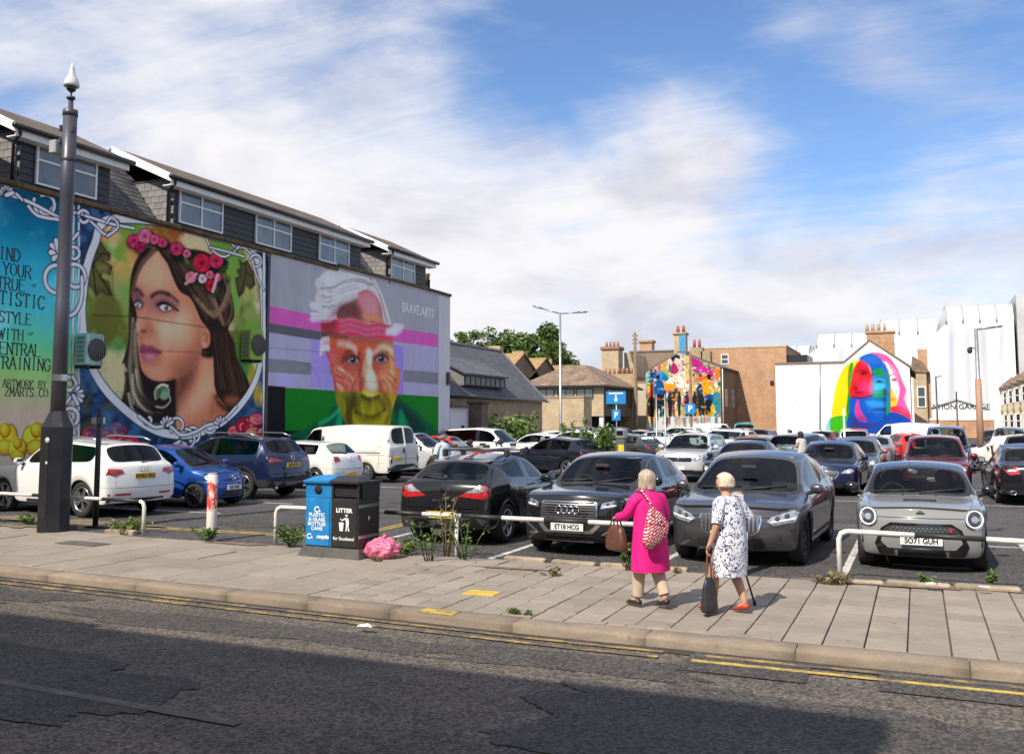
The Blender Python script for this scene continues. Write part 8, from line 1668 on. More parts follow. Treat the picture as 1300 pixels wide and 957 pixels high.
def litter_bin():
 r=empty('litter_bin',(-8.03,12.12,0),RD(-4),'double street bin, blue bottle recycling half and black litter half','litter bin')
 mb=pmat('bin_black',(.020,.019,.020),.5,var=.3,vscale=6);bl=pmat('bin_blue',(.012,.19,.46),.45,var=.2,vscale=4);W_=pmat('bin_white_print',(.78,.78,.77),.5);z0=.16;r.scale=(.97,.85,.86)
 q=MB();q.prism([(-.60,-.40,0),(.58,-.40,0),(.52,-.33,z0),(-.54,-.33,z0)],(0,.74,0));q.build('plinth',pmat('bin_plinth',(.07,.065,.06),.7,var=.4,vscale=6),r)
 for x0,x1,m,nm in((-.52,-.02,bl,'recycling_cabinet'),(-.02,.50,mb,'litter_cabinet')):
  xc=(x0+x1)/2;w=x1-x0;q=MB();q.bevel_box((xc,0,z0+.42),(w,.62,.84),.012);q.bevel_box((xc-w/2+.02,-.29,z0+.97),(.04,.04,.26),.004);q.bevel_box((xc+w/2-.02,-.29,z0+.97),(.04,.04,.26),.004);q.box((xc,.05,z0+.97),(w,.52,.26))
  if m is bl:q.bevel_box((xc,-.295,z0+.97),(w-.06,.03,.255),.004)
  q.build(nm,m,r);q=MB();q.bevel_box((xc,-.318,z0+.41),(w-.05,.018,.78),.006);q.build('door',m,r)
  q=MB();q.prism([(x0-.02,-.36,z0+1.10),(x1+.02,-.36,z0+1.10),(x1+.02,-.36,z0+1.135),(x0-.02,-.36,z0+1.135)],(0,.70,0));q.prism([(x0-.02,-.36,z0+1.136),(x1+.02,-.36,z0+1.136),(x1+(-.12 if x1>0 else .02),-.12,z0+1.21),(x0+(.10 if x0<-.1 else-.02),-.12,z0+1.21)],(0,.30,0));q.build('lid',m if m is bl else mb,r)
 q=MB();q.lathe([(.075,0),(.075,.012)],18,(-.27,-.322,z0+.98),'Y');q.build('bottle_hole',M_dark,r);q=MB();q.box((.24,-.27,z0+.97),(.44,.01,.20));q.build('litter_slot',M_dark,r)
 for z in(.36,.88):q=MB();q.box((.503,0,z),(.008,.61,.05));q.build('reflective_band',M_alloy,r)
 q=MB();q.lathe([(.03,0),(.03,.012)],12,(.503,-.02,.66),'X',sq=1.4);q.build('lock',M_alloy,r)
 Y=-.3305
 def arrow(x,z,s):
  q=MB();P=[(x+s*cos(a),Y,z+s*sin(a))for a in np.linspace(.5,5.6,16)];I=[(x+s*.62*cos(a),Y,z+s*.62*sin(a))for a in np.linspace(.5,5.6,16)]
  q.add(P+I,[(i,i+1,i+17,i+16)for i in range(15)]);q.add([(x+s*.3,Y,z-s*.75),(x+s*1.35,Y,z-s*.65),(x+s*.85,Y,z+s*.15)],[(0,1,2)]);q.build('recycling_arrow',W_,r)
 arrow(-.28,.80,.055);arrow(-.42,.335,.05)
 for i,t in enumerate(('PLASTIC','& GLASS','BOTTLES','CANS')):flat_text(t,.085,W_,r,-.28,Y,.705-i*.078,.0025)
 flat_text('recycle',.085,W_,r,-.16,Y,.335,.005,.95);flat_text('for Southend',.078,W_,r,.235,Y,.325,.0015,.95);flat_text('LITTER',.10,W_,r,.24,Y,.80,.004)
 q=MB();q.lathe([(.022,0),(.022,.002)],12,(.285,Y,.715),'Y');
 for P in([(.25,.68),(.32,.68),(.335,.60),(.325,.54),(.28,.54),(.275,.62)],[(.28,.54),(.298,.54),(.29,.455),(.268,.455)],[(.305,.54),(.325,.54),(.345,.455),(.322,.455)],[(.26,.68),(.275,.66),(.20,.625),(.165,.66),(.175,.67),(.20,.645)],[(.145,.60),(.235,.60),(.22,.455),(.16,.455)]):q.add([(x,Y,z)for x,z in P],[tuple(range(len(P)))])
 q.build('litter_pictogram',W_,r)
litter_bin()
def sack():
 v=on_ground(480,709);bm=bmesh.new();bmesh.ops.create_icosphere(bm,subdivisions=5,radius=1)
 for q in bm.verts:
  p=q.co.copy();n=noise.noise(p*2.1)*.16+noise.noise(p*5+Vector((3,1,0)))*.07+(abs(noise.noise(p*6))+abs(noise.noise(p*11))*.6)*.12-.05;p*=1+n;q.co=Vector((p.x*.29,p.y*.22,max(p.z*.19+.15,0)))
  if p.z>.9:q.co.z+=.02*noise.noise(p*6)
 me=bpy.data.meshes.new('rubbish_sack');bm.to_mesh(me);bm.free();[setattr(f,'use_smooth',True)for f in me.polygons]
 m=pmat('pink_plastic',(.72,.16,.28),.35,coat=.3,var=.5,vscale=12,bump=.9,bscale=13);me.materials.append(m);o=link('rubbish_sack',me,None,(v.x+.02,v.y+.08,0),(0,0,.3));o.scale=(.9,.9,.86);tag(o,'knotted pink plastic rubbish sack slumped against the bin','rubbish sack')
 q=MB();q.tube([(0,0,.30),(.02,0,.35),(.05,.02,.38)],[.05,.02,.045],8);q.build('knot',m,o)
sack()
# ------------------------------------------------------------------ plants
M_leafs=[pmat('leaf_%d'%i,c,.6,var=.25,vscale=3)for i,c in enumerate([(.085,.145,.022),(.13,.19,.032),(.05,.095,.018),(.19,.155,.06)])]
def leaf_cloud(q,blobs,n,size,rng,mats=3,flat=.0,up=0.):
 for i in range(n):
  cx,cy,cz,rr,rz=rng.choice(blobs);u=Vector((rng.gauss(0,1),rng.gauss(0,1),rng.gauss(0,1))).normalized()*(rng.random()**.45);p=Vector((cx+u.x*rr,cy+u.y*rr,cz+u.z*rz));s=size*rng.uniform(.6,1.4)
  a=Vector((rng.gauss(0,1),rng.gauss(0,1),rng.gauss(0,.6)+up)).normalized();b=a.orthogonal().normalized();b=(Matrix.Rotation(rng.uniform(0,6.3),3,a)@b);q.add([p-a*s,p+b*s*.45,p+a*s,p-b*s*.45],[(0,1,2,3)],rng.randrange(mats))
def tree(px,top,base,Y,w,label,seed):
 rng=random.Random(seed);c=on_y(px,top,Y);r=empty('tree',(c.x,Y,0),0,label,'tree','trees behind the slate roofed hall');H=c.z;tr=MB();blobs=[]
 tr.tube([(0,0,0),(.1,0,H*.3),(0,.1,H*.6),(.1,0,H*.85)],[.35,.28,.16,.05],8)
 for i in range(38):
  a=rng.uniform(0,6.28);rad=w*.5*rng.random()**.6;z=H*rng.uniform(.42,.93);k=1-max(0,(z/H-.62))*1.5;p=(rad*cos(a)*k,rad*sin(a)*k,z);blobs.append((*p,w*.13*rng.uniform(.7,1.3),w*.10*rng.uniform(.7,1.3)));tr.tube([(0,0,H*.35),(p[0]*.5,p[1]*.5,(H*.4+z)/2),p],[.1,.06,.02],5)
 tr.build('trunk',pmat('bark',(.09,.065,.045),.95,var=.3),r);q=MB();leaf_cloud(q,blobs,6500,w*.030,rng);q.build('crown',M_leafs[:3],r)
tree(590,412,0,96,6.0,'round green tree just past the end of the mural wall',1);tree(640,417,0,103,10.0,'broad green tree behind the slate roof',2);tree(674,412,0,106,10.5,'tallest green tree, left of the double lamp post',3);tree(703,428,0,101,5.5,'smaller green tree behind the double lamp post',4)
def shrub(x,y,h,w,label,seed,n=700,size=.07,mats=3,dry=False,name='shrub',group=None,z=0.):
 rng=random.Random(seed);r=empty(name,(x,y,z),0,label,'weed' if name=='weed' else 'shrub',group);q=MB();st=MB();blobs=[];ns=max(4,int(w*(14 if name=='shrub' or h<.4 else 9)))
 for i in range(ns):
  a=rng.uniform(0,6.28);d=w*.5*rng.random()**.7;hh=h*rng.uniform(.55,1);p=Vector((d*cos(a),d*sin(a),hh));st.tube([(p.x*.25,p.y*.25,0),(p.x*.6,p.y*.6,hh*.55),p],[.012*h+.003,.008*h+.002,.003],4)
  for t in(.35,.55,.75,.95):blobs.append((p.x*(.25+.75*t),p.y*(.25+.75*t),hh*t,w*.14,h*.12))
 st.build('stem',M_leafs[3]if dry else M_leafs[2],r);leaf_cloud(q,blobs,n,size,rng,mats,up=.3);q.build('foliage',M_leafs if mats==4 else([M_leafs[3]]*3 if dry else M_leafs[:3]),r);return r
v=on_x(645,540,-21.0);shrub(-21.2,v.y,2.4,3.6,'leafy green shrub against the hall wall above the parked cars',11,1500,.16)
v=on_ground(727,598);shrub(v.x,v.y,2.2,1.2,'tall pale weeds behind the white SUV with dark arches',12,700,.09);v=on_ground(764,603);shrub(v.x,v.y,1.85,1.9,'dark green bush left of the yellow pay machine',13,1800,.09);v=on_ground(745,603);shrub(v.x,v.y,1.6,1.0,'low bush at the left of the dark green bush',14,600,.08)
W_G='weeds along the back of the pavement'
for i,(px,py,h,w,n,dry,lab)in enumerate([(35,664,.16,.55,240,0,'low weed left of the column base'),(165,676,.26,.9,420,0,'spreading weed at the foot of the first rail bend'),(262,686,.22,.55,300,0,'weed tuft at the foot of the lone entrance bollard'),(372,694,.34,.7,420,0,'grassy weed between rail post and recycling bin'),(513,704,.26,.45,260,0,'fresh green weed right of the pink sack'),(547,712,.62,.75,170,0,'tall seeding weed left of the middle rail post'),(566,706,.95,.55,190,1,'dry brown weed tangled with the middle rail post'),(590,710,.6,.9,120,0,'leggy weed right of the middle rail post'),(797,724,.38,.35,260,0,'pink flowered weed beside the lady in pink'),(938,729,.20,.5,300,0,'weed tuft at the foot of the bollard by the lady'),(1063,743,.14,.55,220,1,'dry grass at the foot of the right rail bend'),(1178,744,.16,.25,120,0,'little weed in front of the hot hatch'),(1257,744,.20,.3,130,0,'weed at the right end of the edging'),(660,780,.05,.3,60,0,'flat weed in the paving near the kerb mark'),(480,713,.05,.2,60,0,'flat weed in front of the pink sack'),(860,727,.08,.3,60,1,'dry tuft between the two ladies'),(700,730,.10,.4,80,1,'dry tuft by the broken edging')]):
 v=on_ground(px,py);shrub(v.x,v.y,h,w,lab,30+i,n,.034-.008*(h>.5),3,bool(dry),'weed',W_G)
for px,py,s,lab in((1185,748,.16,'crumpled white paper scrap on the edging below the hot hatch'),(1250,752,.12,'small white paper scrap at the right end of the edging'),(464,803,.18,'torn white plastic scrap in the gutter')):
 v=on_ground(px,py,-.1 if py>800 else .02);bm=bmesh.new();bmesh.ops.create_grid(bm,x_segments=4,y_segments=3,size=s/2)
 for q in bm.verts:q.co.y*=.5;q.co.z=.02+.03*noise.noise(q.co*30)
 me=bpy.data.meshes.new('paper_scrap');bm.to_mesh(me);bm.free();me.materials.append(M_white);tag(link('paper_scrap',me,None,(v.x,v.y,v.z+.05)),lab,'litter')
# ------------------------------------------------------------------ poles, lamps and signs in the car park
def lamp_post(name,label,px,Y,ytop,mat,rad,arms,cat='lamp post',low=None,group=None):
 c=on_y(px,ytop,Y);r=empty(name,(c.x,Y,0),0,label,cat,group);q=MB();q.lathe([(rad*1.25,0),(rad*1.25,c.z*.18),(rad,c.z*.19),(rad*.7,c.z)],10);q.build('shaft',mat,r)
 for L,up in arms:
  q=MB();q.tube([(0,0,c.z-.05),(L*.8,0,c.z+up*.8-.02)],rad*.45,6);q.build('arm',mat,r);q=MB();q.rings([[(L*.75+L*.45*t,.16*k*cos(a),c.z+up*(.75+.45*t)+.06*k*sin(a))for a in np.linspace(0,2*pi,9)[:-1]]for t,k in((0,.4),(.2,1),(.8,.9),(1,.3))]);q.build('lamp_head',M_steel,r)
 return r,c.z
lamp_post('lamp_post','slender grey lamp post with two opposed arms in the middle of the car park',711,47,397,M_steel,.085,((-1.35,.38),(1.3,-.02)))
M_wood=pmat('weathered_wood',(.20,.135,.085),.9,var=.3,vscale=3);r,z=lamp_post('telegraph_pole','dark timber telegraph pole between the tiled house and the painted gable',806,82,422,M_wood,.17,(),'pole')
q=MB();[q.box((0,0,z-.3-k*.35),(.5,.1,.1))for k in range(3)];q.build('crossarm',M_wood,r)
r,z=lamp_post('lamp_post','brown lamp column with a blue parking sign in front of the painted gable',876,72,446,M_wood,.13,((-.9,.05),));s=MB();v=on_y(876,519,71.7);s.bevel_box((0,-.25,v.z),(.80,.05,.80),.02);sb=pmat('sign_blue',(.015,.22,.52),.4);so=s.build('sign_plate',sb,r);link('lettering',text_mesh('P',.7,M_white,.004,bold=.01),so,(0,-.28,v.z),(pi/2,0,0))
r,z=lamp_post('lamp_post','tall brown lamp column with one steel arm at the right of the car park',1239,52,417,M_steel,.12,((1.0,.06),));q=MB();q.lathe([(.165,0),(.15,z*.62)],12);q.build('brown_sleeve',pmat('brown_column',(.36,.21,.13),.6,var=.15),r);v=on_y(1233,446,52);q=MB();q.lathe([(.05,.2),(.12,.13),(.12,0),(.07,-.1)],12,(-.32,0,v.z));q.tube([(0,0,v.z+.1),(-.32,0,v.z+.22)],.03,5);q.build('camera_dome',M_trim,r)
for px,Y,yt,lab in((833,50,500,'thin steel pole left of the painted gable'),(844,50,500,'second thin steel pole in front of the painted gable'),(1071,44,518,'white steel pole in front of the rainbow portrait')):lamp_post('steel_pole',lab,px,Y,yt,M_steel if px<1000 else M_white,.05,(),'pole')
for px,Y,yt,lab,arms in((1188,122,478,'far black lamp post in front of the sheeted scaffold',((.6,.05),)),(1214,124,497,'far black timber pole beside the garage name',()),(1178,112,512,'short steel pole at the street corner',())):lamp_post('street_pole',lab,px,Y,yt,M_gutter,.11,arms,'pole')
def parking_sign():
 Y=50;a=on_y(770,497,Y);b=on_y(795,513,Y);r=empty('parking_sign',((a.x+b.x)/2,Y,0),0,'blue parking sign with white arrow above a smaller blue plate','sign');w=b.x-a.x;zc=(a.z+b.z)/2;h=a.z-b.z;q=MB();q.lathe([(.04,0),(.04,zc)],8);q.build('post',M_steel,r)
 q=MB();q.bevel_box((0,-.06,zc),(w,.04,h),.02);q.build('sign_plate',sb,r);q=MB();Y2=-.0825;q.add([(x*h,Y2,zc+z*h)for x,z in((-.06,.22),(.06,.22),(.06,-.1),(.18,-.1),(0,-.34),(-.18,-.1),(-.06,-.1))],[tuple(range(7))]);q.add([(-w*.36,Y2,zc+h*.40),(-w*.36,Y2,zc+h*.30),(w*.36,Y2,zc+h*.30),(w*.36,Y2,zc+h*.40)],[(0,1,2,3)]);q.build('arrow',M_white,r)
 v=on_y(781,527,Y);q=MB();q.bevel_box((0,-.06,v.z),(.5,.04,.62),.02);q.build('sign_plate',sb,r);link('lettering',text_mesh('P',.45,M_white,.003,bold=.01),r,(0,-.085,v.z),(pi/2,0,0))
parking_sign()
v=on_ground(789,605);r=empty('pay_machine',(v.x,v.y,0),0,'yellow fronted pay and display machine with a grey head','pay machine');q=MB();q.bevel_box((0,0,.68),(.36,.3,1.36),.03);q.build('cabinet',pmat('machine_grey',(.10,.10,.10),.5),r);q=MB();q.bevel_box((.04,-.155,.72),(.22,.02,.9),.008);q.build('front_panel',pmat('machine_yellow',(.70,.50,.02),.45),r);q=MB();q.bevel_box((0,0,1.55),(.42,.34,.4),.06);q.build('head',M_steel,r);q=MB();q.box((0,-.175,1.58),(.24,.01,.16));q.build('screen',M_gloss_black,r)
# ------------------------------------------------------------------ people
M_skin=pmat('skin',(.52,.29,.19),.55,var=.08,vscale=8)
def skinned(name,V,E,R,mat,parent,lv=2):
 me=bpy.data.meshes.new(name);me.from_pydata([tuple(v)for v in V],E,[]);o=link(name,me,parent);md=o.modifiers.new('k','SKIN');md.use_smooth_shade=True
 for i,d in enumerate(me.skin_vertices[0].data):d.radius=(R[i],R[i])if not hasattr(R[i],'__len__')else R[i];d.use_root=(i==0)
 me.materials.append(mat);s=o.modifiers.new('s','SUBSURF');s.levels=lv;s.render_levels=lv
 dg=bpy.context.evaluated_depsgraph_get();m2=bpy.data.meshes.new_from_object(o.evaluated_get(dg));o.modifiers.clear();o.data=m2;m2.materials.clear();m2.materials.append(mat);[setattr(f,'use_smooth',True)for f in m2.polygons];return o
def person(label,X,Y,head,H,J,top,bottom,hair,rings,sleeve,shoe,hairlen=.10,skin=None,cap=None,legs_cloth=True,curl=1.):
 """J: joint places for a 1.5 m figure, x forward, y left; one skinned body, then the clothes over it"""
 r=empty('person',(X,Y,0),RD(head),label,'person');k=H/1.5;V=[];E=[];R=[];ix={}
 def j(n,p,rad,par=None):
  ix[n]=len(V);V.append(Vector(p)*k);R.append(rad*k if not hasattr(rad,'__len__')else(rad[0]*k,rad[1]*k))
  if par is not None:E.append((ix[par],ix[n]))
 g=lambda n,d:J.get(n,d)
 j('pelvis',(0,0,.80),.125);j('waist',g('waist',(.01,0,.95)),.115,'pelvis');j('chest',g('chest',(.02,0,1.10)),.10,'waist');j('nb',g('nb',(.03,0,1.23)),.055,'chest');hx,hy,hz=g('head',(.06,0,1.38));j('neck',((.03+hx)/2,hy/2,1.28),.05,'nb');j('jaw',(hx,hy,hz-.06),.066,'neck');j('hc',(hx,hy,hz+.01),.082,'jaw');j('ht',(hx-.01,hy,hz+.07),.06,'hc')
 hd=J.get('look',0.);fx,fy=cos(hd),sin(hd);j('nose',(hx+.098*fx,hy+.098*fy,hz-.015),.012,'hc')
 for s,n in((1,'L'),(-1,'R')):
  j('hip'+n,(0,s*.085,.76),.105,'pelvis');j('knee'+n,g('knee'+n,(.04,s*.09,.42)),.062,'hip'+n);a=g('ankle'+n,(0,s*.09,.09));j('calf'+n,tuple((Vector(V[ix['knee'+n]])/k*.62+Vector(a)*.38)-Vector((.012,0,0))),.056,'knee'+n);j('ankle'+n,a,.036,'calf'+n);t=g('toe'+n,(a[0]+.14,a[1],max(.03,a[2]-.06)));j('ball'+n,tuple(Vector(a).lerp(Vector(t),.6)),(.036,.028),'ankle'+n);j('toe'+n,t,(.028,.02),'ball'+n)
  j('sh'+n,(.02,s*.155,1.185),.050,'chest');j('el'+n,g('el'+n,(-.02,s*.24,.96)),.042,'sh'+n);w=Vector(g('wr'+n,(.06,s*.25,.76)));j('wr'+n,w,.027,'el'+n);d=(w-Vector(V[ix['el'+n]])/k).normalized();sd=Vector((0,0,1)).cross(d);sd=sd.normalized()if sd.length>.1 else Vector((1,0,0));p=w+d*.06;j('palm'+n,p,(.034,.018),'wr'+n)
  up=d.cross(sd)
  for i,(o,L)in enumerate(((-.026,.060),(-.009,.072),(.009,.066),(.025,.050))):b=p+d*.022+sd*o;j('f%d'%i+n,b,.0085,'palm'+n);c=b+d*L*.5+up*(-.012*curl*s);j('g%d'%i+n,c,.008,'f%d'%i+n);j('h%d'%i+n,c+d*L*.22+up*(-.03*curl*s),.0065,'g%d'%i+n)
  b=w+d*.025+sd*.03;j('t0'+n,b,.011,'wr'+n);j('t1'+n,b+d*.035+sd*.014,.0085,'t0'+n)
 body=skinned('body',V,E,R,skin or M_skin,r)
 q=MB();rs=[[Vector((cx+xr*cos(t),cy+yr*sin(t),z))*k for t in np.linspace(0,2*pi,25)[:-1]]for z,yr,xr,cx,cy in rings]
 for i,rg in enumerate(rs):
  f=max(0,1-i/(len(rs)*.6))
  for m_,p in enumerate(rg):e=1+.075*f*sin(m_*pi*2/24*6+i*.5+sin(i))+.05*noise.noise(Vector((p.x*9,p.y*9,i*.6)));c=rings[i];p.x=c[3]*k+(p.x-c[3]*k)*e;p.y=c[4]*k+(p.y-c[4]*k)*e
 q.rings(rs,cap=False);o=q.build('garment',top,r);subd(o,1)
 for s,n in((1,'L'),(-1,'R')):
  a,b,c=(Vector(V[ix[x+n]])for x in('sh','el','wr'));P=[a.lerp(Vector(V[ix['chest']]),.15),a,a.lerp(b,.5),b,b.lerp(c,.5),b.lerp(c,.93)][:sleeve];Rr=[.075,.078,.066,.060,.055,.053][:sleeve];q=MB();q.tube(P,[x*k for x in Rr],12,cap=False);o=q.build('sleeve',top,r);subd(o,1)
  if legs_cloth:a,b,c,d2=(Vector(V[ix[x+n]])for x in('hip','knee','calf','ankle'));q=MB();q.tube([a,a.lerp(b,.5),b,c,c.lerp(d2,.8)],[.092*k,.092*k,.078*k,.072*k,.062*k],14,cap=False);subd(q.build('trouser_leg',bottom,r),1)
  an,t=Vector(V[ix['ankle'+n]]),Vector(V[ix['toe'+n]]);dd=(t-an);dd.z*=.9;q=MB();hb=an-Vector((dd.x,dd.y,0)).normalized()*.045*k;hb.z=an.z-.055*k;sdv=Vector((-dd.y,dd.x,0)).normalized();te=t+dd.normalized()*.035*k;te.z=max(t.z-.012,.012);rs=[]
  for u,w,h in((0,.026,.05),(.25,.036,.06),(.5,.040,.05),(.8,.043,.042),(1,.020,.02)):p=hb.lerp(te,u);rs.append([p+sdv*w*k*cos(x)+Vector((0,0,h*k*.55+h*k*.55*sin(x)))for x in np.linspace(0,2*pi,13)[:-1]])
  if shoe:q.rings(rs);q.build('shoe',shoe[0],r)
  if shoe and len(shoe)>1:pass
 hc=Vector((hx,hy,hz))*k;q=MB();rr=random.Random(3);rows=[]
 for i,t in enumerate(np.linspace(0,1,9)):
  u=t*(.115+hairlen);rad=.104*sqrt(max(.02,1-(max(0,.104-u)/.106)**2))*(1-.25*max(0,u-.13));z=hz+.105-u;row=[]
  for m_ in range(28):a=m_*2*pi/28;fr_=max(0,cos(a-hd));cut=.55 if t>.42 and fr_>.55 else 1;e=1+.14*noise.noise(Vector((cos(a)*3,sin(a)*3,t*2.5)))+.05*(m_%2)*min(1,t*3)+.05*noise.noise(Vector((a*5,t*6,1)));row.append(Vector((hx-.012*fx+rad*cos(a)*e*cut,hy-.012*fy+rad*.93*sin(a)*e*cut,z+(.012 if m_%2 else 0)*t))*k)
  rows.append(row)
 q.rings(rows,cap=True);o=q.build('hair',hair,r);subd(o,1)
 for s in(1,-1):ex=hc+Vector((fx*.082-fy*.03*s,fy*.082+fx*.03*s,.012))*k;q=MB();q.lathe([(.001,-.008),(.009,-.004),(.009,.004),(.001,.008)],8,ex);q.build('eye',M_gloss_black,r);ea=hc+Vector((-fy*.084*s,fx*.084*s,-.01))*k;q=MB();q.lathe([(.004,-.03),(.014,-.01),(.016,.01),(.004,.028)],8,ea);q.build('ear',skin or M_skin,r)
 mo=hc+Vector((fx*.083,fy*.083,-.058))*k;q=MB();q.bevel_box(mo,(.012,.045,.010),.003,hd);q.build('mouth',pmat('lips',(.36,.12,.11),.5),r)
 if cap:q=MB();q.lathe([(.108,hz+.03),(.104,hz+.07),(.07,hz+.11),(.01,hz+.125)],18,(hx,hy,0));q.add([(hx+.09*fx-fy*.08,hy+.09*fy+fx*.08,hz+.035),(hx+.09*fx+fy*.08,hy+.09*fy-fx*.08,hz+.035),(hx+.20*fx+fy*.05,hy+.2*fy-fx*.05,hz+.028),(hx+.20*fx-fy*.05,hy+.2*fy+fx*.05,hz+.028)],[(0,1,2,3)]);o=q.build('cap',cap,r);o.scale=(k,k,k)
 return r,[v.copy()for v in V],ix
def hair_mat(name,c1,c2):
 m,b,nd,lk=nodes_of(name,.6);tc=nd('ShaderNodeTexCoord');n=noise_n(nd,lk,vscale_n(nd,lk,tc.outputs['Object'],(1,1,.12)),70,4,.7);lk(mixn(nd,lk,rng_n(nd,lk,n,.35,.65),c1,c2),b.inputs['Base Color']);return m
M_pink=pmat('magenta_cloth',(.70,.004,.20),.75,var=.08,vscale=10,bump=.15,bscale=60)
def pattern(name,base,dark,scale,th):
 m,b,nd,lk=nodes_of(name,.8);tc=nd('ShaderNodeTexCoord');n=noise_n(nd,lk,tc.outputs['Object'],scale,3,.55,1.6);n2=noise_n(nd,lk,tc.outputs['Object'],scale*.6,4,.6,.8)
 c=mixn(nd,lk,rng_n(nd,lk,n,th,th+.03),base,dark);lk(mixn(nd,lk,rng_n(nd,lk,n2,.58,.62,0,.6),c,(.36,.38,.60)),b.inputs['Base Color']);return m
M_floral=pattern('floral_cloth',(.74,.74,.78),(.035,.04,.14),26,.53)
def weave():
 m,b,nd,lk=nodes_of('striped_weave',.8);tc=nd('ShaderNodeTexCoord');br=nd('ShaderNodeTexBrick');sp=nd('ShaderNodeSeparateXYZ');lk(tc.outputs['Object'],sp.inputs[0]);cb=nd('ShaderNodeCombineXYZ');lk(sp.outputs[1],cb.inputs[0]);lk(sp.outputs[2],cb.inputs[1])
 for k,x in(('Scale',1),('Brick Width',.055),('Row Height',.026),('Mortar Size',.0065),('Color1',(.74,.68,.66,1)),('Color2',(.62,.10,.14,1)),('Mortar',(.40,.012,.04,1)),('Bias',-.25)):br.inputs[k].default_value=x
 lk(vscale_n(nd,lk,cb.outputs[0],(1,1,1),(0,0,.5)),br.inputs['Vector']);lk(mixn(nd,lk,rng_n(nd,lk,noise_n(nd,lk,tc.outputs['Object'],30,2),.56,.6),br.outputs[0],(.03,.012,.02)),b.inputs['Base Color']);return m
M_beige=pmat('beige_cloth',(.52,.40,.29),.85,var=.1);coat=[(.40,.225,.165,0,0),(.52,.218,.162,0,0),(.66,.208,.157,0,0),(.80,.198,.150,.0,0),(.93,.186,.138,.01,0),(1.06,.192,.135,.015,0),(1.15,.186,.125,.02,0),(1.215,.145,.10,.025,0),(1.25,.085,.075,.03,0),(1.29,.07,.066,.035,0)]
l1,V1,I1=person('grey blonde woman in a knee length magenta coat walking away with two bags',-2.70,10.0,142,1.50,dict(kneeL=(.10,.09,.43),ankleL=(.12,.085,.085),toeL=(.27,.09,.03),kneeR=(.02,-.09,.42),ankleR=(-.15,-.085,.12),toeR=(-.02,-.09,.035),elL=(.10,.235,.985),wrL=(.30,.20,.95),elR=(.02,-.24,.96),wrR=(.14,-.20,.82),look=.1),M_pink,M_beige,hair_mat('grey_blonde_hair',(.58,.46,.33),(.22,.17,.12)),coat,6,(pmat('shoe_black',(.03,.024,.02),.35),),.125)
dress=[(.40,.215,.16,.0,0),(.5,.215,.165,0,0),(.64,.222,.172,0,0),(.78,.225,.175,0,0),(.92,.205,.155,.005,0),(1.04,.20,.15,.01,0),(1.13,.195,.135,.02,0),(1.20,.155,.105,.025,0),(1.235,.10,.08,.03,0)]
l2,V2,I2=person('white haired woman in a white and blue floral dress leaning on a stick',-1.86,10.08,157,1.48,dict(kneeL=(.16,.08,.43),ankleL=(.17,.08,.085),toeL=(.32,.08,.03),kneeR=(.02,-.09,.42),ankleR=(-.12,-.085,.11),toeR=(.0,-.09,.03),elL=(-.01,.25,.95),wrL=(.07,.26,.75),elR=(-.06,-.29,.99),wrR=(.12,-.30,.90),look=.15),M_floral,None,hair_mat('white_blonde_hair',(.80,.68,.52),(.50,.38,.26)),dress,4,(pmat('red_sandal',(.45,.05,.03),.5),),.055,legs_cloth=False)
R1=l1.matrix_basis.copy()if False else Matrix.Translation(l1.location)@Matrix.Rotation(l1.rotation_euler.z,4,'Z');R2=Matrix.Translation(l2.location)@Matrix.Rotation(l2.rotation_euler.z,4,'Z')
def bag_at(M,name,label,cat,mat,secs,handle,hm,hr=.009):
 o=empty(name,M.translation,M.to_euler().z,label,cat);q=MB();q.rings([[(cx+xr*math.copysign(abs(cos(t))**.7,cos(t)),cy+yr*math.copysign(abs(sin(t))**.7,sin(t)),z+.012*noise.noise((cos(t)*3,sin(t)*3,z*8)))for t in np.linspace(0,2*pi,21)[:-1]]for z,xr,yr,cx,cy in secs]);subd(q.build('bag_body',mat,o),1)
 for h in handle:q=MB();q.tube(smooth_pts(h,False,4),hr,6);q.build('handle',hm,o)
pL=V1[I1['palmL']];bx,by,bz=pL.x,pL.y,pL.z
bag_at(R1,'handbag','brown leather handbag hanging from the hand of the woman in magenta','handbag',pmat('brown_leather',(.115,.045,.03),.4,var=.3,vscale=20),[(bz-.36,.165,.06,bx,by),(bz-.33,.175,.075,bx,by),(bz-.20,.155,.07,bx,by),(bz-.10,.115,.04,bx,by),(bz-.085,.10,.02,bx,by)],[[(bx-.08,by-.02,bz-.12),(bx-.05,by-.01,bz-.01),(bx,by,bz+.025),(bx+.05,by-.01,bz-.01),(bx+.08,by-.02,bz-.12)],[(bx-.08,by+.03,bz-.12),(bx-.04,by+.02,bz-.02),(bx,by+.01,bz+.02),(bx+.05,by+.02,bz-.02),(bx+.08,by+.03,bz-.12)]],pmat('dark_leather',(.05,.02,.015),.45))
bag_at(R1,'shoulder_bag','red, black and white woven bag slung on the back of the woman in magenta','bag',weave(),[(.66,.02,.03,-.20,.17),(.70,.05,.09,-.205,.15),(.78,.065,.145,-.21,.10),(.88,.06,.165,-.205,.05),(.97,.05,.125,-.195,.06),(1.06,.03,.06,-.18,.09),(1.10,.015,.03,-.165,.10)],[[(-.165,.10,1.09),(-.15,.12,1.16),(-.06,.15,1.265),(.04,.13,1.26),(.12,.08,1.16)]],MATS['striped_weave'],.014)
p=V2[I2['palmL']];bx,by,bz=p.x,p.y,p.z-.03
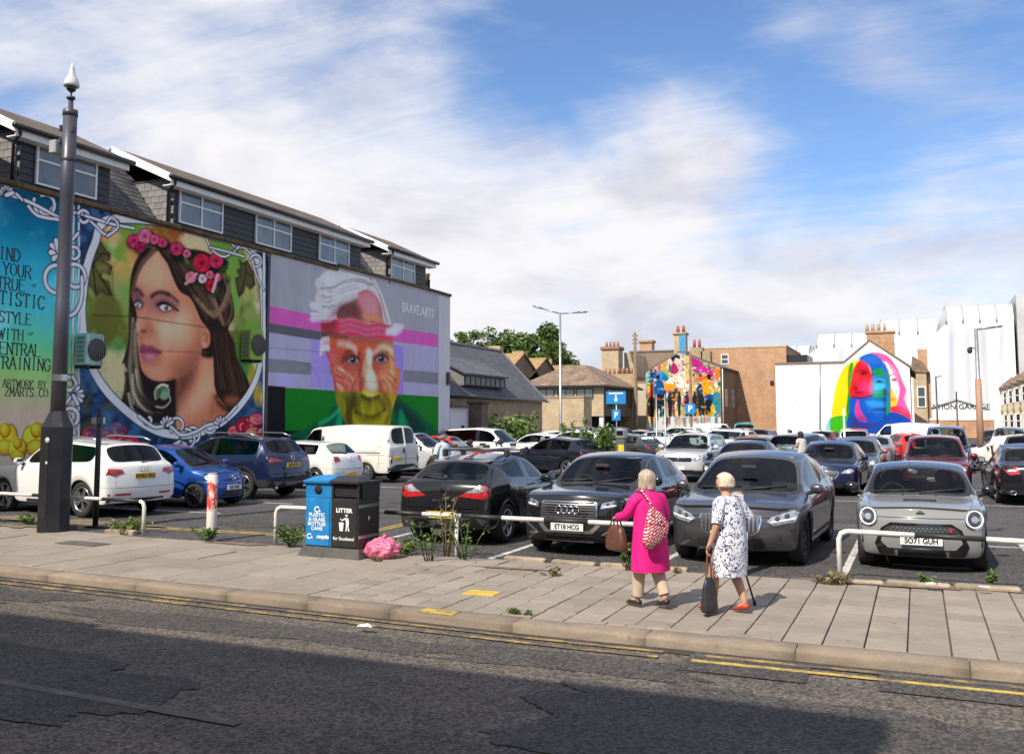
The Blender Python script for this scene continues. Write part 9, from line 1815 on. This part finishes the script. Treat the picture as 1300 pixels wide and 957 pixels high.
bag_at(R2,'carrier_bag','limp black carrier bag with brown handles held by the woman with the stick','bag',pmat('black_bag',(.03,.03,.034),.4,var=.5,vscale=10),[(bz-.63,.05,.10,bx,by),(bz-.60,.06,.12,bx,by),(bz-.45,.05,.11,bx,by),(bz-.32,.03,.085,bx,by),(bz-.26,.015,.05,bx,by)],[[(bx,by-.05,bz-.28),(bx,by-.03,bz-.1),(bx,by,bz+.02),(bx,by+.01,bz+.02)],[(bx,by+.05,bz-.28),(bx,by+.03,bz-.1),(bx,by+.01,bz+.02)]],pmat('brown_strap',(.16,.06,.03),.5),.010)
h=R2@V2[I2['palmR']];e=on_ground(958,768);st=empty('walking_stick',e,0,'dark red walking stick planted beside the woman in the floral dress','walking stick');d=h-e;ld=Vector((cos(l2.rotation_euler.z),sin(l2.rotation_euler.z),0));q=MB();q.tube([(0,0,.02),tuple(d*.97)],.011,8);q.build('shaft',pmat('dark_red_wood',(.12,.02,.03),.4),st);q=MB();q.tube([tuple(d*.96),tuple(d+ld*.01),tuple(d+ld*.05+Vector((0,0,.005))),tuple(d-ld*.05+Vector((0,0,.01)))],.013,6);q.build('grip',M_trim,st);q=MB();q.lathe([(.018,0),(.018,.04),(.012,.05)],10);q.build('ferrule',M_rubber,st)
shirt=[(.76,.175,.13,0,0),(.86,.18,.135,0,0),(.98,.18,.135,.01,0),(1.1,.19,.135,.02,0),(1.19,.165,.11,.02,0),(1.235,.08,.075,.03,0)]
def at_depth(px,d):v=on_ground(px,HY+2*FPX/d);return v.x,v.y
hm=hair_mat('dark_hair',(.03,.022,.018),(.012,.01,.008));jeans=pmat('dark_cloth',(.03,.035,.05),.85,var=.2)
arms=dict(elL=(.04,.24,.96),wrL=(.24,.13,.93),elR=(.04,-.24,.96),wrR=(.24,-.13,.93))
x,y=at_depth(563,25);pm,PV,PI=person('man in a dark cap and pale blue T shirt reading a paper between the cars',x,y,165,1.74,arms,pmat('pale_blue_cloth',(.50,.58,.66),.8,var=.15),jeans,hair_mat('grey_hair',(.3,.28,.26),(.2,.18,.17)),shirt,4,(M_trim,),.05,cap=jeans)
q=MB();q.box((.34,0,1.13),(.03,.22,.26));pp=q.build('paper',pmat('pale_green_paper',(.55,.70,.50),.7),None);tag(pp,'pale green folded paper in the hands of the man in the cap','paper');pp.matrix_basis=Matrix.Translation((x,y,0))@Matrix.Rotation(RD(165),4,'Z')
x,y=at_depth(1019,35);person('dark haired woman in a pale sleeveless top beside the white hatchback',x,y,150,1.66,arms,pmat('pale_cloth',(.6,.52,.5),.8),jeans,hm,shirt,3,(M_trim,),.16)
x,y=at_depth(1271,33);person('man in a white T shirt walking between cars at the far right',x,y,60,1.8,{},M_white,jeans,hm,shirt,4,(M_trim,),.03,skin=pmat('brown_skin',(.10,.05,.032),.5))
x,y=at_depth(1005,42);person('person in a green patterned top standing by the black SUV',x,y,200,1.66,{},pmat('green_cloth',(.12,.20,.12),.8,var=.5,vscale=12),jeans,hm,shirt,4,(M_trim,),.08)
